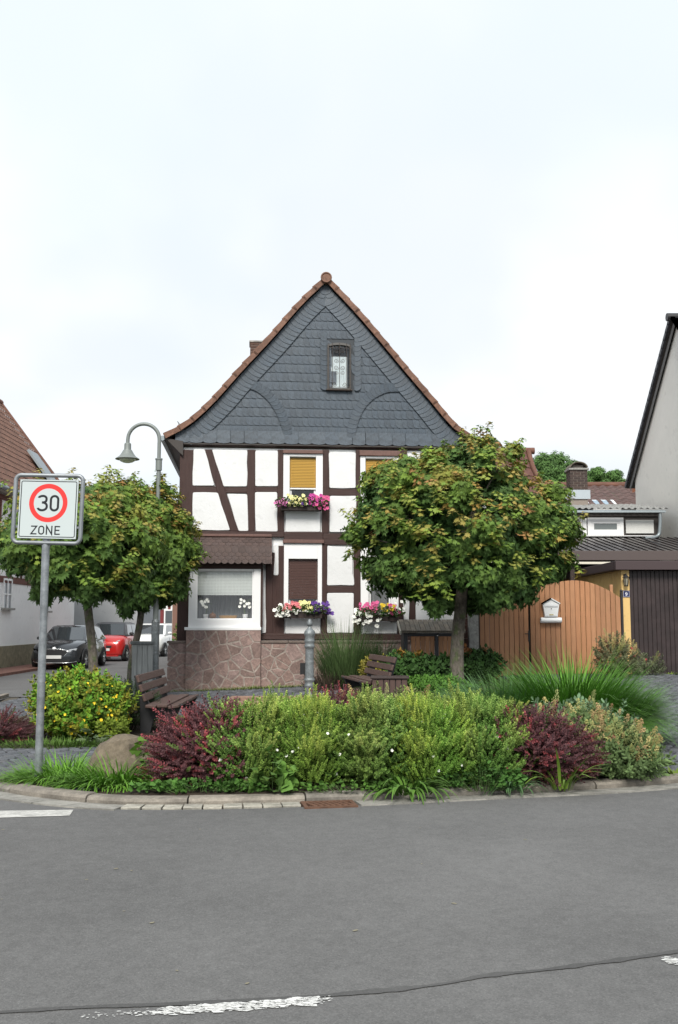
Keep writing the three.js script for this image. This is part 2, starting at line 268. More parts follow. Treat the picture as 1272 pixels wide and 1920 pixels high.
{
  const kerb = new THREE.Group(); kerb.name = 'kerb'; scene.add(kerb); tag(kerb, 'low rounded concrete kerb curving round the planted corner', 'kerb', null, 'structure');
  const r = rng(5), mats = variants(5, [0.37, 0.335, 0.285], 0.12, 0.92, { map: sized(T.mottle, 0.6), bumpMap: sized(T.grit, 0.25), bumpScale: 0.005 }, 8);
  const prof = [[0, -0.08], [0.006, 0.035], [-0.012, 0.056], [-0.035, 0.064], [-0.135, 0.067], [-0.145, 0.062], [-0.145, -0.08]];
  for (let s = 0, k = 0; s < kerbLen - 0.5; k++) { const L = 0.9 + 0.16 * r(), m = mesh('kerb_stone', sweep(prof, alongKerb(s + 0.008, Math.min(kerbLen, s + L - 0.008), 6)), mats[k % 5], kerb); m.position.y = (r() - 0.5) * 0.012; s += L; }
  const gut = new THREE.Group(); gut.name = 'gutter'; scene.add(gut); tag(gut, 'shallow concrete gutter channel along the foot of the kerb', 'gutter', null, 'structure');
  const sOf = (px, py) => { const g = onGround(px, py); let b = 0, d = 1e9; for (let i = 0; i <= 800; i++) { const e = kerbLine.getPointAt(i / 800).distanceTo(g); if (e < d) { d = e; b = i / 800; } } return b * kerbLen; };
  const s1 = sOf(243, 1510), s2 = sOf(557, 1505), s3 = sOf(661, 1502);
  const gp = (y) => [[0.26, -0.05], [0.26, y], [0.012, y - 0.008], [0.012, -0.05]];
  for (let s = 0, k = 0; s < s1; k++) { const e = Math.min(s1, s + 1.5); mesh('gutter_slab', sweep(gp(0.013), alongKerb(s + 0.003, e - 0.003)), M.gutter, gut); s = e; }
  const pale = variants(5, [0.56, 0.53, 0.45], 0.1, 0.9, { map: sized(T.mottle, 0.4), bumpMap: sized(T.grit, 0.25), bumpScale: 0.004 }, 9);
  const nb = 9, bl = (s2 - s1) / nb;
  for (let k = 0; k < nb; k++) { const m = mesh('gutter_block', sweep([[0.185, -0.05], [0.19, 0.011], [0.18, 0.016], [0.022, 0.014], [0.014, 0.009], [0.014, -0.05]], alongKerb(s1 + k * bl + 0.006, s1 + (k + 1) * bl - 0.006, 3)), pale[k % 5], gut); m.position.y = (r() - 0.5) * 0.006; }
  for (let s = s3 + 0.01; s < kerbLen; ) { const e = Math.min(kerbLen, s + 1.5); mesh('gutter_slab', sweep(gp(0.013), alongKerb(s + 0.003, e - 0.003)), M.gutter, gut); s = e; }
  // the rusty drain grate let into the gutter
  const c = kerbLine.getPointAt((s2 + s3) / 2 / kerbLen), t = kerbLine.getTangentAt((s2 + s3) / 2 / kerbLen), L = s3 - s2 - 0.02, W = 0.3;
  const dg = thing('drain_grate', 'rusty cast iron drain grate let into the gutter between pale blocks and concrete', 'drain grate', [c.x, 0, c.z], -Math.atan2(t.z, t.x));
  mesh('frame', metric(join([box(-L / 2, L / 2, -0.05, 0.016, 0.012, 0.04), box(-L / 2, L / 2, -0.05, 0.016, W - 0.03, W), box(-L / 2, -L / 2 + 0.035, -0.05, 0.015, 0.04, W - 0.03), box(L / 2 - 0.035, L / 2, -0.05, 0.015, 0.04, W - 0.03)])), M.rust, dg);
  for (let k = 0; k < 7; k++) { const x = -L / 2 + 0.075 + k * (L - 0.15) / 6; const g = rbox(-0.013, 0.013, -0.03, 0.022, -0.11, 0.11, 0.01); g.rotateY(0.35).translate(x, 0, 0.16); mesh('bar', metric(g), M.rust, dg); }
  mesh('pit', metric(join([box(-L / 2, L / 2, -0.185, -0.17, 0.012, W), box(-L / 2, -L / 2 + 0.03, -0.17, -0.05, 0.012, W), box(L / 2 - 0.03, L / 2, -0.17, -0.05, 0.012, W), box(-L / 2 + 0.03, L / 2 - 0.03, -0.17, -0.05, 0.012, 0.035), box(-L / 2 + 0.03, L / 2 - 0.03, -0.17, -0.05, W - 0.025, W)])), M.concrete, dg);
}
// road surface details
{
  const seam = [[-260, 1912], [-60, 1903], [140, 1891], [330, 1884], [540, 1873], [660, 1864], [760, 1855], [850, 1843], [905, 1832], [1010, 1821], [1150, 1803], [1290, 1783], [1500, 1760]].map((p) => onGround(...p)), c = new THREE.CatmullRomCurve3(seam), r = rng(9), P = [], Q = [], nn = noise(512, 40, 4, 71, 0.6);
  for (let i = 0; i <= 240; i++) { const p = c.getPointAt(i / 240), w = 0.008 + 0.022 * nn[i * 2] + 0.014 * ss(0.55, 0.9, nn[i * 2 + 90 * 512]); P.push([p.x, p.z - w + 0.02 * (nn[i * 2 + 512 * 60] - 0.5)]); Q.unshift([p.x, p.z + w * 0.8]); }
  structure('tar_joint', sheet(P.concat(Q), 0.004), M.tar, 'dark ragged tar joint crossing the road surface', 'road joint');
  // worn thermoplastic paint: flakes that are left of a broken edge line
  const worn = (A, B, n, seed, wide, dens) => { const rr = rng(seed), list = []; for (let k = 0; k < n; k++) { const t = rr(), u = (rr() + rr() - 1) * wide, p = A.clone().lerp(B, t); if (rr() > dens(t)) continue; const s = 0.003 + 0.019 * Math.pow(rr(), 3.2) * dens(t), m = 6, pts = Array.from({ length: m }, (_, j) => { const a = j / m * 6.283 + rr(); return [p.x + Math.cos(a) * s * (0.7 + 0.9 * rr()) * 1.5, p.z + u + Math.sin(a) * s * (0.5 + 0.6 * rr())]; }); list.push(sheet(pts, 0.004 + 0.0006 * (k % 4))); } return join(list); };
  structure('worn_edge_line', worn(onGround(150, 1908), onGround(625, 1876), 950, 15, 0.05, (t) => 0.1 + 0.9 * ss(0.1, 0.5, t) * (1 - 0.8 * ss(0.9, 0.97, t))), M.paint, 'worn flaking white line along the tar joint', 'road marking');
  structure('worn_edge_line', worn(onGround(1246, 1802), onGround(1330, 1812), 260, 16, 0.06, () => 0.7), M.paint, 'last flakes of white paint near the end of the tar joint', 'road marking');
  const g = [[-90, 1524], [0, 1521], [138, 1519], [131, 1530], [0, 1534], [-90, 1537]].map((p) => { const q = onGround(...p); return [q.x, q.z]; });
  structure('stop_line', sheet(g, 0.004), mat([0.74, 0.73, 0.69], 0.75, { map: sized(T.mottle, 0.35) }), 'broad white painted bar on the asphalt beside the curved kerb', 'road marking');
  const rr = rng(22), bits = [];
  for (let k = 0; k < 16; k++) { const p = onGround(rr() * 1272, 1540 + rr() * 340), s = 0.006 + 0.011 * rr(), a = rr() * 6; bits.push(new THREE.CircleGeometry(s, 5).rotateX(-Math.PI / 2).scale(1.3, 1, 0.7).rotateY(a).translate(p.x, 0.004, p.z)); }
  tag(mesh('litter', metric(join(bits)), mat([0.22, 0.2, 0.14], 0.9), scene), 'small dry flecks and leaf scraps scattered over the road', 'litter', null, 'stuff');
}
// paved square: bedding sheet, then the setts
const backZ = (x) => (x < -3.9 ? -21 : -31);
{
  const sq = grid(60, 70, (u, v) => { const x = lerp(-7.0, 15, u), k = x < -5.4 ? lerp(-21, -13.3, clamp((x + 7) / 1.6)) : kerbZ(x), z = lerp(k - 0.13, Math.min(backZ(x), k - 0.5), v); return [x, rise(x, z) - 0.02, z]; });
  const pave = new THREE.Group(); pave.name = 'cobbled_square'; scene.add(pave); tag(pave, 'grey basalt cobbled paving of the square in front of the house', 'paving', null, 'structure');
  mesh('joint_sand', sq, M.jointSand, pave);
  const r = rng(31), shapes = Array.from({ length: 7 }, () => { const n = 8, w = 0.058 + 0.012 * r(), d = 0.05 + 0.012 * r(), a = Array.from({ length: n }, (_, i) => { const t = (i + 0.5) / n * 6.283, c = Math.cos(t), s = Math.sin(t), q = Math.pow(Math.pow(Math.abs(c), 4) + Math.pow(Math.abs(s), 4), -0.25) * (0.9 + 0.16 * r()); return [c * w * q, s * d * q]; });
    const pos = [], f = (ring) => ring; const rings = [a.map((p) => [p[0], -0.05, p[1]]), a.map((p) => [p[0], 0.006, p[1]]), a.map((p) => [p[0] * 0.72, 0.017 + 0.004 * r(), p[1] * 0.72])]; const top = [0, 0.021, 0];
    for (let k = 0; k < 2; k++) for (let i = 0; i < n; i++) { const j = (i + 1) % n; pos.push(rings[k][i], rings[k + 1][i], rings[k][j], rings[k][j], rings[k + 1][i], rings[k + 1][j]); }
    for (let i = 0; i < n; i++) pos.push(rings[2][i], top, rings[2][(i + 1) % n]);
    const g = new THREE.BufferGeometry(); g.setAttribute('position', new THREE.Float32BufferAttribute(pos.flat(), 3)); g.computeVertexNormals(); return metric(g, false, r()); });
  const inFrontBed = (x, z) => x > -2.25 && x < 2.95 + 0.25 * Math.sin(z * 3) && z > -13.3 && !(z < -11.4 && x < -1.6);
  const inLeftBed = (x, z) => x < -1.95 && z < -12.35 + 0.12 * Math.sin(x * 3) && z > -16.6;
  const cells = [];
  for (let z = -9.4, row = 0; z > -23.2; z -= 0.122, row++) for (let x = -6.6 + (row % 2) * 0.066; x < 9; x += 0.135) {
    const X = x + (r() - 0.5) * 0.022 + 0.03 * Math.sin(z * 1.7), Z = z + (r() - 0.5) * 0.02 + 0.05 * Math.sin(x * 1.3);
    if (Z > (x < -5.4 ? -14 - (x + 5.4) * -1.2 : kerbZ(X)) - 0.22 || inFrontBed(X, Z) || inLeftBed(X, Z)) continue;
    const px = 636 + X / -Z * FOCAL; if (px < -140 || px > 1420) continue;
    if (Z < -21 && X < -3.9) continue;
    if (Z < -21.9 && X < 6.2) continue;
    cells.push({ X, Z, seen: px > -8 && px < 1280 && (X < -1.9 || X > 2.9), near: -Z, k: r(), s: 0.92 + 0.14 * r(), a: (r() - 0.5) * 0.3, y: (r() - 0.5) * 0.012 });
  }
  cells.sort((a, b) => (a.seen === b.seen ? a.near - b.near : a.seen ? -1 : 1));
  const rest = shapes.map(() => []);
  cells.forEach((c, i) => {
    const y = rise(c.X, c.Z) - 0.01 + c.y;
    if (i < 300) { const m = mesh('cobble', shapes[i % 7], COBBLES[(c.k * 6) | 0], pave); m.position.set(c.X, y, c.Z); m.rotation.set((c.k - 0.5) * 0.12, c.a, c.y * 8); m.scale.setScalar(c.s); }
    else { const b = 0.62 + 0.76 * c.k; rest[i % 7].push({ m: place(c.X, y, c.Z, new THREE.Quaternion().setFromEuler(new THREE.Euler((c.k - 0.5) * 0.12, c.a, c.y * 8)), c.s), c: new THREE.Color().setRGB(b, b, b * 1.02) }); }
  });
  const sett = mat([0.155, 0.163, 0.178], 0.78, { map: sized(T.mottle, 0.25), bumpMap: sized(T.grit, 0.12), bumpScale: 0.004 });
  shapes.forEach((g, i) => instances('cobble_field', g, sett, rest[i], pave));
}
// planting beds: low mounds of soil
function bed(name, label, cx, cz, rx, rz, h, ph) {
  const g = grid(36, 12, (u, v) => { const a = u * 6.2832, k = v, w = 1 + 0.06 * Math.sin(3 * a + ph) + 0.04 * Math.sin(7 * a), c = Math.cos(a), s = Math.sin(a), q = Math.pow(Math.pow(Math.abs(c), 3.2) + Math.pow(Math.abs(s), 3.2), -1 / 3.2); let x = cx + c * q * rx * k * w, z = cz + s * q * rz * k * w; z = Math.min(z, kerbZ(x) - 0.135); return [x, rise(x, z) - 0.03 + h * (1 - Math.pow(k, 4)) + 0.018 * Math.sin(x * 9) * Math.sin(z * 11) * (1 - k), z]; });
  structure(name, g, M.soil, label, 'planting bed');
}
bed('planting_bed', 'soil of the long planting bed behind the front kerb', 0.2, -10.9, 2.95, 2.3, 0.07, 0);
bed('planting_bed', 'soil of the small bed under the yellow flowering shrub', -3.6, -14.3, 1.75, 1.9, 0.06, 1);
bed('planting_bed', 'soil of the grassy strip around the sign post', -2.6, -9.95, 0.95, 0.62, 0.05, 2);
bed('planting_bed', 'soil of the bed below the house wall and bin shed', 2.0, -19.9, 2.4, 1.9, 0.06, 3);

// ---------------------------------------------------------------- the half-timbered house
const TURN = 5 * Math.PI / 180, H0 = V(-3.578, 0, -22.5), UX = V(Math.cos(TURN), 0, -Math.sin(TURN)), NZ = V(Math.sin(TURN), 0, Math.cos(TURN));
const house = thing('half_timbered_house', 'white and dark brown half-timbered house with a slate hung gable facing the square', 'house', H0, TURN);
// facade survey: pixel -> metres on the wall plane n in front of the front wall (x along the wall, y up)
function fac(px, py, n = 0) { const d = sight(px, py), o = V(0, EYE, 0), p0 = H0.clone().addScaledVector(NZ, n), t = p0.sub(o).dot(NZ) / d.dot(NZ), p = o.addScaledVector(d, t).sub(H0); return [p.dot(UX), p.y]; }
const fbox = (x0, y0, x1, y1, n0, n1) => { const a = fac(x0, y0, n1), b = fac(x1, y1, n1); return box(a[0], b[0], b[1], a[1], n0, n1); };
const frbox = (x0, y0, x1, y1, n0, n1, r = 0.008) => { const a = fac(x0, y0, n1), b = fac(x1, y1, n1); return rbox(a[0], b[0], b[1], a[1], n0, n1, r); };
const hp = (name, geo, m, parent = house) => mesh(name, geo, m, parent);
const hr = rng(101);
const [W0] = fac(338, 1000), [W1] = fac(884, 1000), EAVE = fac(338, 838)[1], BASE = fac(338, 1208)[1], SLATE0 = fac(500, 834)[1];
const APEX = fac(611, 521), MID = APEX[0];
const BACK = -10;
// roofline, left half, measured along the outer edge of the tiles; the other half mirrors it
const leftLine = [[309, 815], [334, 802], [359, 785], [401, 745], [441.5, 699], [503, 633], [559, 569], [607, 523]].map((p) => fac(...p));
const rightLine = [[902, 829], [880, 817], [852, 796], [814, 751], [772, 702], [724.5, 645], [677, 589], [615, 523]].map((p) => fac(...p));
const roofY = (x) => { const right = x > MID, q = right ? -x : x, L = right ? rightLine.map((p) => [-p[0], p[1]]) : leftLine; if (q <= L[0][0]) return L[0][1]; for (let i = 1; i < L.length; i++) if (q <= L[i][0]) return lerp(L[i - 1][1], L[i][1], (q - L[i - 1][0]) / (L[i][0] - L[i - 1][0])); return L[L.length - 1][1]; };
const openings = [[543.2, 856.5, 593, 946], [686, 860, 738, 962], [540.8, 1048, 596.4, 1147], [692, 1048, 733, 1165], [369, 1071, 474.5, 1161]];
{ // hollow shell: front wall with its window openings, side and back walls, floors
  const s = new THREE.Shape([[W0 + 0.02, -0.4], [W1 - 0.02, -0.4], [W1 - 0.02, EAVE], [W0 + 0.02, EAVE]].map((p) => new THREE.Vector2(...p)));
  for (const o of openings) { const a = fac(o[0], o[1]), b = fac(o[2], o[3]); s.holes.push(new THREE.Path([[a[0], a[1]], [a[0], b[1]], [b[0], b[1]], [b[0], a[1]]].map((p) => new THREE.Vector2(...p)))); }
  const front = plain(new THREE.ExtrudeGeometry(s, { depth: 0.2, bevelEnabled: false })).translate(0, 0, -0.26), floorY = fac(600, 1005)[1];
  hp('wall', metric(join([front, box(W0 + 0.02, W0 + 0.22, -0.4, EAVE, BACK, -0.261), box(W1 - 0.22, W1 - 0.02, -0.4, EAVE, BACK, -0.261), box(W0 + 0.221, W1 - 0.221, -0.4, EAVE, BACK, BACK + 0.2)])), M.plaster);
  hp('floor', metric(join([box(W0 + 0.222, W1 - 0.222, 0.4, 0.5, BACK + 0.202, -0.262), box(W0 + 0.222, W1 - 0.222, floorY - 0.1, floorY + 0.1, BACK + 0.202, -0.262), box(W0 + 0.05, W1 - 0.05, EAVE, EAVE + 0.06, BACK + 0.02, -0.2)])), M.room);
  hp('inner_wall', metric(box(W0 + 0.222, W1 - 0.222, 0.501, EAVE - 0.001, -4.2, -4.1)), M.room);
}
{ // the gable wall behind the slates
  const pts = [[W0 - 0.06, SLATE0 + 0.03]]; for (const [x, y] of leftLine.slice(1)) pts.push([Math.max(x, W0 - 0.06) + 0.05, y - 0.2]); for (const [x, y] of rightLine.slice(1).reverse()) pts.push([Math.min(x, W1 + 0.06) - 0.05, y - 0.2]); pts.push([W1 + 0.06, SLATE0 + 0.03]);
  const gs = new THREE.Shape(pts.map((p) => new THREE.Vector2(...p))), ga = fac(615.5, 730), gb = fac(656.5, 650); gs.holes.push(new THREE.Path([[ga[0], ga[1]], [gb[0], ga[1]], [gb[0], gb[1]], [ga[0], gb[1]]].map((p) => new THREE.Vector2(...p))));
  hp('gable_wall', metric(plain(new THREE.ExtrudeGeometry(gs, { depth: 0.2, bevelEnabled: false })).translate(0, 0, -0.19)), M.slateBack);
  const back = poly(pts, 0.2, 0).translate(0, 0, BACK + 0.02); hp('gable_wall', metric(back), M.plaster);
}
// timber frame; each beam a piece of its own with slightly uneven faces
function beam(x0, y0, x1, y1, n = 0.02) { const g = frbox(x0, y0, x1, y1, -0.1, n + (hr() - 0.5) * 0.006, 0.012), wide = Math.abs(x1 - x0) > Math.abs(y1 - y0) * 1.2; hp('timber_beam', metric(g, wide, hr() * 3), M.timber); }
function brace(a0, a1, b0, b1, n = 0.026) { const p = [a0, a1, b1, b0].map((q) => fac(...q)); hp('timber_beam', metric(poly(p, 0.11, 0.008).translate(0, 0, n - 0.11), false, hr() * 3), M.timber); }
function panel(pts, n = 0.03) {                              // plaster panel with hand-worked, slightly wavy, rounded edges
  const q = pts.map((p) => fac(...p)), out = [], rr = hr;
  for (let i = 0; i < q.length; i++) {
    const a = q[(i + q.length - 1) % q.length], b = q[i], c = q[(i + 1) % q.length], la = Math.hypot(a[0] - b[0], a[1] - b[1]), lc = Math.hypot(c[0] - b[0], c[1] - b[1]), r = Math.min(0.035, la * 0.3, lc * 0.3);
    const p0 = [b[0] + (a[0] - b[0]) / la * r, b[1] + (a[1] - b[1]) / la * r], p1 = [b[0] + (c[0] - b[0]) / lc * r, b[1] + (c[1] - b[1]) / lc * r];
    out.push(p0, [(p0[0] + p1[0] + 2 * b[0]) / 4, (p0[1] + p1[1] + 2 * b[1]) / 4], p1);
    const m = Math.max(1, Math.floor(lc / 0.28)); for (let k = 1; k < m; k++) { const t = k / m, w = (rr() - 0.5) * 0.02; out.push([lerp(b[0], c[0], t) - (c[1] - b[1]) / lc * w, lerp(b[1], c[1], t) + (c[0] - b[0]) / lc * w]); }
  }
  hp('plaster_panel', metric(poly(out, 0.09, 0.008).translate(0, 0, n - 0.09), false, rr() * 2), M.plaster);
}
const rect = (x0, y0, x1, y1) => [[x0, y1], [x1, y1], [x1, y0], [x0, y0]];
// upper storey
beam(338, 832, 884, 843, 0.035);                              // top plate
beam(338, 843, 362.5, 1207);                                  // corner post, two storeys
beam(338, 995, 533, 1007, 0.03); beam(533, 997, 606, 1013, 0.03); beam(606, 1000, 884, 1023, 0.03);
beam(464, 843, 478.5, 996); beam(521, 843, 533, 997); beam(604.5, 843, 617.5, 1000); beam(667.5, 843, 677, 1001); beam(750, 843, 765, 1001); beam(800, 843, 812, 1001); beam(862, 843, 884, 1250);
beam(362, 911.5, 464, 924.5, 0.015); beam(478, 911.5, 521, 923, 0.015); beam(617, 916, 668, 930, 0.015); beam(765, 918, 800, 931, 0.015); beam(812, 920, 862, 933, 0.015);
brace([382, 843], [398, 843], [432, 996], [448, 996]); brace([846, 843], [861, 843], [815, 1001], [829, 1001]);
panel([[361.5, 911], [402.5, 911], [384.5, 842.5], [363.5, 842.5]]); panel([[419.5, 912.5], [463.5, 912.5], [464.5, 845], [398, 843.5]]);
panel([[361, 994.5], [432, 994.5], [409, 924], [362, 923.5]]); panel([[448, 996], [466, 996], [464, 927], [426, 926]]);
panel(rect(479, 845.5, 521.5, 912)); panel([[480, 996.5], [521, 997], [520, 923], [478.5, 923]]);
panel(rect(536, 958, 600.8, 997.5), 0.012); panel([[618, 915.5], [667, 915.5], [667.5, 849], [616.5, 849]]); panel([[618, 998], [668, 998.5], [668.5, 930], [618.5, 930]]);
panel(rect(681, 963, 748, 1000), 0.012); panel(rect(765, 851, 800, 917)); panel(rect(765, 932, 800, 1000)); panel([[813, 919], [836, 919], [848, 852], [813, 852]]); panel([[830, 1000], [862, 1000], [862, 934], [842, 934]]);
// lower storey
beam(499, 1055, 511, 1190, 0.03); beam(511, 1023, 533, 1190, 0.018); beam(603, 1014, 613.5, 1190); beam(664, 1023, 677, 1192); beam(746, 1023, 757, 1195); beam(767, 1023, 780, 1195);
beam(613, 1098, 665, 1111.5, 0.015); beam(489, 1188, 664, 1199, 0.04); beam(664, 1189, 884, 1201, 0.04); beam(780, 1100, 862, 1112, 0.015);
panel([[513, 1079], [522.5, 1079], [522.5, 1021.5], [514, 1020], [509, 1028], [509, 1036], [516, 1037]], 0.032); panel([[491.5, 1187], [499, 1187], [498.5, 1070], [492, 1068]], 0.034);
panel(rect(535.2, 1160, 600.8, 1188), 0.012); panel([[613.5, 1098], [664.5, 1098], [664, 1085], [661, 1075], [663, 1025.5], [623, 1024.5], [614, 1023]]); panel(rect(613.5, 1112, 663.5, 1187)); panel(rect(680.5, 1166, 745, 1188), 0.012);
panel(rect(757.5, 1030, 767, 1186)); panel(rect(780, 1112, 862, 1188)); panel(rect(780, 1027, 862, 1099)); panel(rect(748, 1030, 757, 1186), 0.012);

// windows with roller shutters
function slats(x0, y0, x1, y1, n, count) { const a = fac(x0, y0, n), b = fac(x1, y1, n), h = (a[1] - b[1]) / count, g = []; for (let i = 0; i < count; i++) { const y = b[1] + i * h, s = new THREE.Shape(); s.moveTo(0, 0.004); s.quadraticCurveTo(0.016, h * 0.5, 0, h - 0.004); s.lineTo(-0.01, h - 0.004); s.lineTo(-0.01, 0.004); const e = new THREE.ExtrudeGeometry(s, { depth: b[0] - a[0], bevelEnabled: false, curveSegments: 5 }); e.rotateY(-Math.PI / 2).scale(-1, 1, -1); e.rotateY(0); const bb = (e.computeBoundingBox(), e.boundingBox); e.translate(a[0] - bb.min.x, y - bb.min.y + 0.002, n - bb.min.z); g.push(e); } return g; }
function ringBoxes(X0, Y0, X1, Y1, x0, y0, x1, y1, n0, n1) { return [frbox(X0, Y0, x0, Y1, n0, n1), frbox(x1, Y0, X1, Y1, n0, n1), ...(y0 - Y0 > 0.5 ? [frbox(x0, Y0, x1, y0, n0, n1 - 0.002)] : []), ...(Y1 - y1 > 0.5 ? [frbox(x0, y1, x1, Y1, n0, n1 - 0.002)] : [])]; }
function shutterWindow(o) {
  const w = sub('window', house);
  hp('lintel', metric(frbox(...o.lintel, -0.05, 0.085)), M.lintel, w);
  hp('surround', metric(join(ringBoxes(...o.outer, ...o.inner, -0.12, 0.036))), M.upvc, w);
  const [x0, y0, x1, y1] = o.inner;
  if (o.shut) { const sh = hp('shutter', join(slats(x0, y0, x1, o.shut, -0.055, o.count)), o.mat, w); sh.userData.label = o.shutLabel; hp('end_bar', frbox(x0, o.shut, x1, o.shut + 3.6, -0.075, -0.046), o.barMat || M.upvc, w); }
  hp('sash', join(ringBoxes(x0, y0, x1, y1, x0 + 4, y0 + 4, x1 - 4, y1 - 4, -0.15, -0.085)), M.upvc, w);
  hp('pane', fbox(x0 + 4, y0 + 4, x1 - 4, y1 - 4, -0.128, -0.122), M.glass, w);
  if (o.head) hp('head_rail', frbox(x0 - 3, y0 - 1.5, x1 + 3, y0 + 2, -0.08, 0.012), M.lampGrey, w);
  if (o.curtain) { const a = fac(x0 + 4, y0 + 4), b = fac(x1 - 4, y1 - 4); hp('curtain', grid(120, 2, (u, v) => [lerp(a[0], b[0], u), lerp(b[1], a[1], v), -0.19 + 0.012 * Math.sin(u * 70 + Math.sin(u * 19))]), M.curtain, w); }
  return w;
}
shutterWindow({ lintel: [531, 843, 606, 850.5], outer: [532, 850.5, 605.5, 946], inner: [543.2, 856.5, 593, 946], shut: 914.5, count: 20, mat: M.shutterOchre, shutLabel: 'closed ochre yellow roller shutter', head: true });
shutterWindow({ lintel: [674.5, 844, 751, 855], outer: [676, 855, 749, 962], inner: [686, 860, 738, 962], shut: 930, count: 22, mat: M.shutterOchre, shutLabel: 'ochre yellow roller shutter behind the tree crown', head: true });
shutterWindow({ lintel: [531, 1011.5, 608, 1018.5], outer: [533, 1018.5, 604, 1147], inner: [540.8, 1048, 596.4, 1147], shut: 1119.5, count: 24, mat: M.shutterBrown, barMat: M.shutterBrown, shutLabel: 'brown roller shutter let down almost to the flowers' });
shutterWindow({ lintel: [674, 1016, 751, 1024], outer: [676.5, 1024, 748, 1165], inner: [692, 1048, 733, 1165], curtain: true });

// bay display window with its little shingled canopy
{
  const bay = sub('bay_window', house), n = 0.26, [bx0, by0] = fac(355, 1068, n), [bx1, by1] = fac(488.5, 1177, n);
  hp('frame', metric(join([frbox(355, 1066, 367.5, 1177, 0.02, n), frbox(476, 1066, 488.5, 1177, 0.02, n), frbox(367.5, 1066, 476, 1070.5, 0.1, n - 0.002), frbox(367.5, 1161.5, 476, 1177, 0.02, n - 0.002)])), M.upvc, bay);
  hp('sash', join(ringBoxes(367.5, 1070.5, 476, 1161.5, 370, 1072, 473.5, 1159.5, n - 0.06, n - 0.03)), M.upvc, bay);
  hp('pane', fbox(370, 1072, 473.5, 1159.5, n - 0.05, n - 0.045), M.glass, bay);
  hp('sill', metric(frbox(346, 1176, 490, 1181.5, 0.02, n + 0.05)), M.whitePaint, bay);
  hp('header', metric(frbox(352, 1054, 493, 1067, 0.02, n + 0.01), true), M.timber, bay);
  hp('side_post', metric(frbox(488.6, 1066, 492.6, 1177, 0.02, n - 0.03)), M.timber, bay);
  const a = fac(362, 1066, -0.3), b = fac(482, 1166, -0.3);
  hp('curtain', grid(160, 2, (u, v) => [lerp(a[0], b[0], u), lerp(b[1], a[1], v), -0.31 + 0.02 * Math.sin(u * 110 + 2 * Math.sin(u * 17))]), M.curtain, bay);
  const c0 = fac(369, 1071.5, 0.17), c1 = fac(475, 1116, 0.17), bl = [], nb = 16; for (let k = 0; k < nb; k++) { const y = lerp(c1[1], c0[1], (k + 0.5) / nb); bl.push(box(c0[0], c1[0], y - 0.016, y + 0.013, 0.168, 0.172).rotateX(0)); }
  const bg = hp('blind', join(bl), mat([0.52, 0.56, 0.54], 0.7), bay); bg.userData.label = 'pale grey-green venetian blind let down half way';
  // canopy
  const can = sub('bay_canopy', house), T0 = fac(352, 1006, 0.08)[1], T1 = fac(352, 1028.5, 0.36)[1], T2 = fac(352, 1055, 0.46)[1], cx0 = fac(352, 1030, 0.36)[0], cx1 = fac(509, 1030, 0.36)[0];
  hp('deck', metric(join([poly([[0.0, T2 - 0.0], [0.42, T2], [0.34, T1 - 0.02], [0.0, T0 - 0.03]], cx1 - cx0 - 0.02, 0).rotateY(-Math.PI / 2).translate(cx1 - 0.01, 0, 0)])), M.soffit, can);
  const rows = [[0.05, T0, 0.355, T1, 4], [0.375, T1 - 0.0, 0.455, T2, 4]], rr = rng(66), sh = poly([[-0.075, 0.12], [0.075, 0.12], [0.075, -0.01], [0.06, -0.035], [0.03, -0.052], [0, -0.058], [-0.03, -0.052], [-0.06, -0.035], [-0.075, -0.01]], 0.012, 0.002); metric(sh);
  for (const [z0, y0, z1, y1, nr] of rows) for (let k = 0; k < nr; k++) for (let x = cx0 + (k % 2) * 0.075; x < cx1 + 0.02; x += 0.152) { const t = (k + 0.62) / nr, m = hp('shingle', sh, SHINGLES[(rr() * 6) | 0], can); m.position.set(clamp(x, cx0 + 0.07, cx1 - 0.06), lerp(y0, y1, t), lerp(z0, z1, t)); m.rotation.x = -(Math.PI / 2 - Math.atan2(y0 - y1, z1 - z0)) - 0.06; m.position.y += (rr() - 0.5) * 0.006; }
  hp('flashing', metric(frbox(350, 1000.5, 510, 1006.5, 0.0, 0.1)), M.lintel, can);
  hp('verge_board', metric(poly([[0.0, T2 - 0.02], [0.47, T2 - 0.02], [0.385, T1 + 0.01], [0.02, T0 + 0.015]], 0.02, 0.002).rotateY(-Math.PI / 2).translate(cx1 + 0.012, 0, 0)), M.shutterBrown, can);
}
// crazy-paved stone plinth
function voronoi(x0, x1, y0, y1, seeds, inset) {
  const cells = [];
  for (let i = 0; i < seeds.length; i++) {
    let poly = [[x0, y0], [x1, y0], [x1, y1], [x0, y1]]; const [ax, ay] = seeds[i];
    for (let j = 0; j < seeds.length && poly.length; j++) {
      if (j === i) continue; const [bx, by] = seeds[j], dx = bx - ax, dy = by - ay, d = Math.hypot(dx, dy); if (d > 2) continue;
      const ww = inset * (0.55 + 0.9 * Math.abs(Math.sin(ax * 37 + bx * 37 + ay * 51 + by * 51))), mx = (ax + bx) / 2 - dx / d * ww, my = (ay + by) / 2 - dy / d * ww, out = [], side = (p) => (p[0] - mx) * dx + (p[1] - my) * dy;
      for (let k = 0; k < poly.length; k++) { const p = poly[k], q = poly[(k + 1) % poly.length], a = side(p), b = side(q); if (a <= 0) out.push(p); if ((a <= 0) !== (b <= 0)) { const t = a / (a - b); out.push([lerp(p[0], q[0], t), lerp(p[1], q[1], t)]); } }
      poly = out;
    }
    if (poly.length > 2) cells.push(poly);
  }
  return cells;
}
